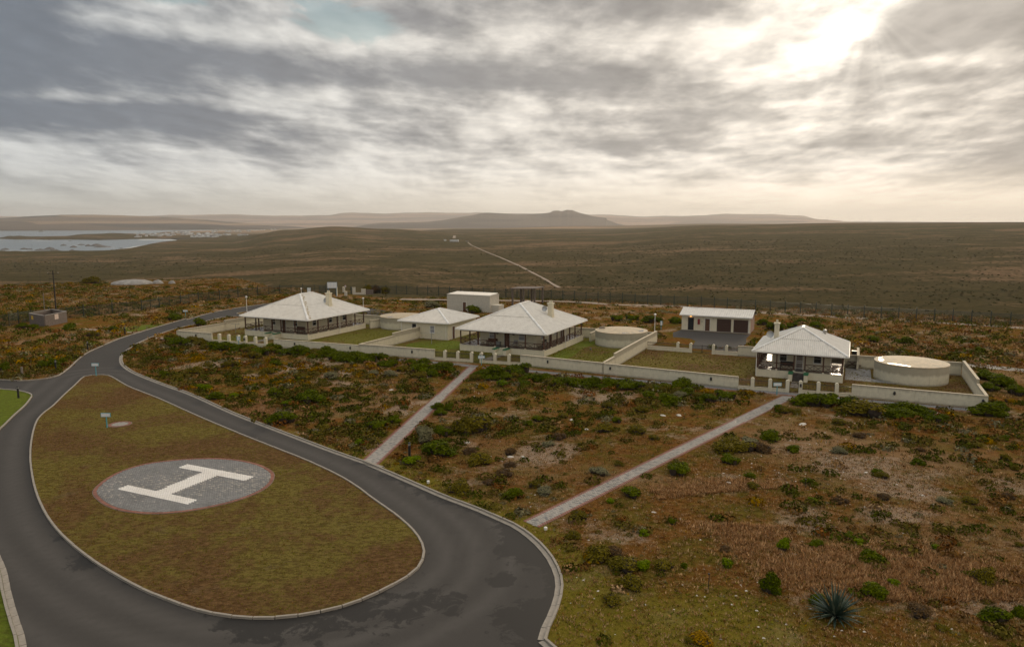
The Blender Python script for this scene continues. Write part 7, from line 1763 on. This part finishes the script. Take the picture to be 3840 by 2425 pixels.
def choose_cols(p, seed=0, w=(3, 3, 2, 3, 2, 1, 2, 1)):
    a = fieldnoise(p[:, 0], p[:, 1], 3.5, 21 + seed); b = fieldnoise(p[:, 0], p[:, 1], 7.0, 22 + seed)
    P_ = np.tile(np.array(w, float), (len(p), 1)); P_[:, 5] *= np.where((a > .55) & (p[:, 1] > 48), 4, .3); P_[:, 3] *= np.where(b > .2, 3, 1); P_[:, 4] *= np.where(b > .3, 3, .8); P_[:, 1] *= np.where(b < 0, 3, .7); P_[:, 2] *= np.where(b < -.3, 3, .5)
    P_ /= P_.sum(1, keepdims=True); r2 = rng.random(len(p))[:, None]; return pal[np.minimum((P_.cumsum(1) < r2).sum(1), 7)]


def keep(p, m=.25):
    p = p[~blocked(p, m)]; r_ = np.hypot(p[:, 0], p[:, 1]); return p[(r_ < 165) | (terr(p[:, 0], p[:, 1]) > -6)]


def thin(p, seed, lo=-.25, s_=4.0): f_ = fieldnoise(p[:, 0], p[:, 1], s_, seed); return p[f_ + rng.normal(0, .25, len(p)) > lo]


p = thin(keep(scatter(56000, 24, 62)), 31, -.35); tufts('dry_grass', p, rng.uniform(.14, .34, len(p)), 7, choose_cols(p, 0), .55, spread=1.3)
p = thin(keep(scatter(36000, 60, 118)), 32, -.30); tufts('dry_grass', p, rng.uniform(.22, .52, len(p)), 6, choose_cols(p, 0), .55, spread=1.2)
p = thin(keep(scatter(40000, 105, 290, -400, 4200)), 33, -.4, 9.0); tufts('dry_grass', p, rng.uniform(.4, 1.0, len(p)), 6, choose_cols(p, 1), .55, zfun=lambda q_: terr(q_[:, 0], q_[:, 1]) * (np.hypot(q_[:, 0], q_[:, 1]) > 165), wmul=1.3)
p = thin(keep(scatter(7800, 26, 66), .4), 34, -.1, 2.5); mounds('low_scrub', p, rng.uniform(.25, 1.25, len(p)) ** 1.5, 60, choose_cols(p, 3, (2, 1, .5, 4, 5, 1.5, 1.5, 1.5)) * .8, .5)
p = thin(keep(scatter(7800, 62, 122), .4), 35, -.15, 3.0); mounds('low_scrub', p, rng.uniform(.4, 1.8, len(p)), 52, choose_cols(p, 3, (1, .6, .3, 4, 7, 2.5, 1.2, 1.5)) * .8, .45)
p = thin(keep(scatter(11500, 112, 288, -400, 4200), .5), 36, -.25, 12.0); mounds('low_scrub', p, rng.uniform(.7, 2.4, len(p)), 34, choose_cols(p, 4, (.6, .5, .4, 4, 6, 2.2, 1, 2)), .42, zfun=lambda q_: terr(q_[:, 0], q_[:, 1]) * (np.hypot(q_[:, 0], q_[:, 1]) > 165))
# tall straw-coloured grass round the agave, green verge grass, and pebbles
straw = GL(z8, [(330, 480), (900, 560), (560, 980), (1000, 900), (1700, 930), (2250, 1080), (2300, 1500), (1500, 1330), (1150, 1230), (900, 1160), (620, 1090), (200, 760), (-100, 560)])
P_ = np.array([(a.x, a.y) for a in straw]); p = rng.uniform(P_.min(0), P_.max(0), (30000, 2)); e_ = np.where(inside(p, straw), -edge_dist(p, straw), edge_dist(p, straw)); p = p[(e_ + rng.normal(0, .8, len(p)) < -.2) & (fieldnoise(p[:, 0], p[:, 1], 2.2, 71) > -.45)]; p = keep(p)[:11000]
st2 = GL(q6, [(500, 540), (700, 500), (900, 490), (880, 560), (800, 640), (740, 665)]); P_ = np.array([(a.x, a.y) for a in st2]); p2 = rng.uniform(P_.min(0), P_.max(0), (3000, 2)); p = np.vstack([p, keep(p2[inside(p2, st2)])])
sp_ = np.array([[.34, .20, .105], [.45, .29, .165], [.26, .145, .070]])[rng.integers(0, 3, len(p))]; tufts('straw_grass', p, rng.uniform(.25, .55, len(p)), 8, sp_, .6, spread=1.3, wmul=.7)
p = keep(scatter(60000, 24, 90, 1100, 3990), .1); vz = verge(p); p = p[vz + rng.normal(0, .15, len(p)) > .42]; gp_ = np.array([[.14, .135, .020], [.20, .17, .04], [.24, .16, .06], [.10, .115, .015]])[rng.integers(0, 4, len(p))]; tufts('verge_grass', p, rng.uniform(.10, .24, len(p)), 6, gp_, .5, wmul=1.2)
p = keep(scatter(5000, 24, 95), .2); p = p[(fieldnoise(p[:, 0], p[:, 1], 3.0, 81) + rng.normal(0, .25, len(p)) > .48) & ~inside(p, straw)]; k_ = len(p); s_ = rng.uniform(.02, .075, k_) ** 1.0; V = []
for dx, dy, dz in ((-1, -.6, 0), (1, -.7, 0), (.8, .8, 0), (-.9, .7, 0), (0, 0, .8)): V.append(np.c_[p[:, 0] + dx * s_ * rng.uniform(.7, 1.3, k_), p[:, 1] + dy * s_ * rng.uniform(.7, 1.3, k_), dz * s_ + .002])
V = np.stack(V, 1).reshape(-1, 3); F_ = (np.arange(k_)[:, None, None] * 5 + np.array([[0, 1, 4], [1, 2, 4], [2, 3, 4], [3, 0, 4]])[None]).reshape(-1, 3); link('pebbles', np_mesh('pebbles', V, F_, M['stone']), kind='stuff')
# verge grass inside the compound and lawns: short blades
def inpoly(poly, n, m=0.05):
    P_ = np.array([(a[0], a[1]) for a in poly]); lo, hi = P_.min(0), P_.max(0); q_ = rng.uniform(lo, hi, (n, 2)); return q_[inside(q_, poly)]
p = inpoly(island_s, 46000); p = p[~inside(p, pad)]; p = p[edge_dist(p, island_s[::4]) > .12]
b = fieldnoise(p[:, 0], p[:, 1], 2.6, 41) + fieldnoise(p[:, 0], p[:, 1], 6, 42); lawnpal = np.array([[.175, .145, .034], [.135, .066, .024], [.225, .150, .062], [.130, .125, .022]])
ci = np.where(b + rng.normal(0, .5, len(p)) > .1, np.where(rng.random(len(p)) < .6, 1, 2), np.where(rng.random(len(p)) < .5, 0, 3)); tufts('lawn_grass', p, rng.uniform(.07, .15, len(p)), 5, lawnpal[ci], .55, wmul=1.6, zfun=lambda q_: np.full(len(q_), .066))
for poly, n_ in (([wA0, wB1, wB1 + dB * 16, wA0 + dB * 26], 9000), ([wB1, dv2, dv2 + dB * 17, wB1 + dB * 17], 9000), ([dv2, wD1, wD1 + dB * 17.4, dv2 + dB * 19.4], 12000)):
    p = inpoly(poly, n_)
    for H_, w_, d_ in ((H1, 13, 15), (H2, 13, 16), (H3, 9.4, 11), (OBL, 8.5, 9.4)):
        p = p[~inside(p, [H_ - (-dA) * .1, H_ + (-dA) * (w_ + .1), H_ + (-dA) * (w_ + .1) + dB * d_, H_ + dB * d_])]
    for c in (c1_, c2_, c3_): p = p[np.hypot(p[:, 0] - c.x, p[:, 1] - c.y) > 4.4]
    b = fieldnoise(p[:, 0], p[:, 1], 3.0, 51); gp = np.array([[.135, .145, .022], [.19, .175, .04], [.17, .098, .040], [.11, .060, .022]]); right = poly[0] is dv2
    ci = np.where(b + rng.normal(0, .5, len(p)) > (-.2 if right else .35), np.where(rng.random(len(p)) < .5, 2, 3), np.where(rng.random(len(p)) < .5, 0, 1)); tufts('yard_grass', p, rng.uniform(.12, .30, len(p)), 5, gp[ci], .5, wmul=1.5, zfun=lambda q_: np.full(len(q_), .012))
# scrub of the plain, as far as single bushes can be seen
u = rng.uniform(-200, 4050, 14000); r = np.exp(rng.uniform(math.log(480), math.log(1700), 14000)); a = np.arctan((u - 1920) / 2786); p = np.c_[r * np.sin(a), r * np.cos(a)]; p = p[fieldnoise(p[:, 0], p[:, 1], 45, 61) + rng.normal(0, .3, len(p)) > .25]
sc_ = np.array([[.070, .062, .027], [.095, .078, .038], [.062, .056, .024]])[rng.integers(0, 3, len(p))]; mounds('plain_scrub', p, rng.uniform(.7, 1.8, len(p)) * (1 + np.hypot(p[:, 0], p[:, 1]) / 1500), 9, sc_, .4, .42, zfun=lambda q_: terr(q_[:, 0], q_[:, 1]))
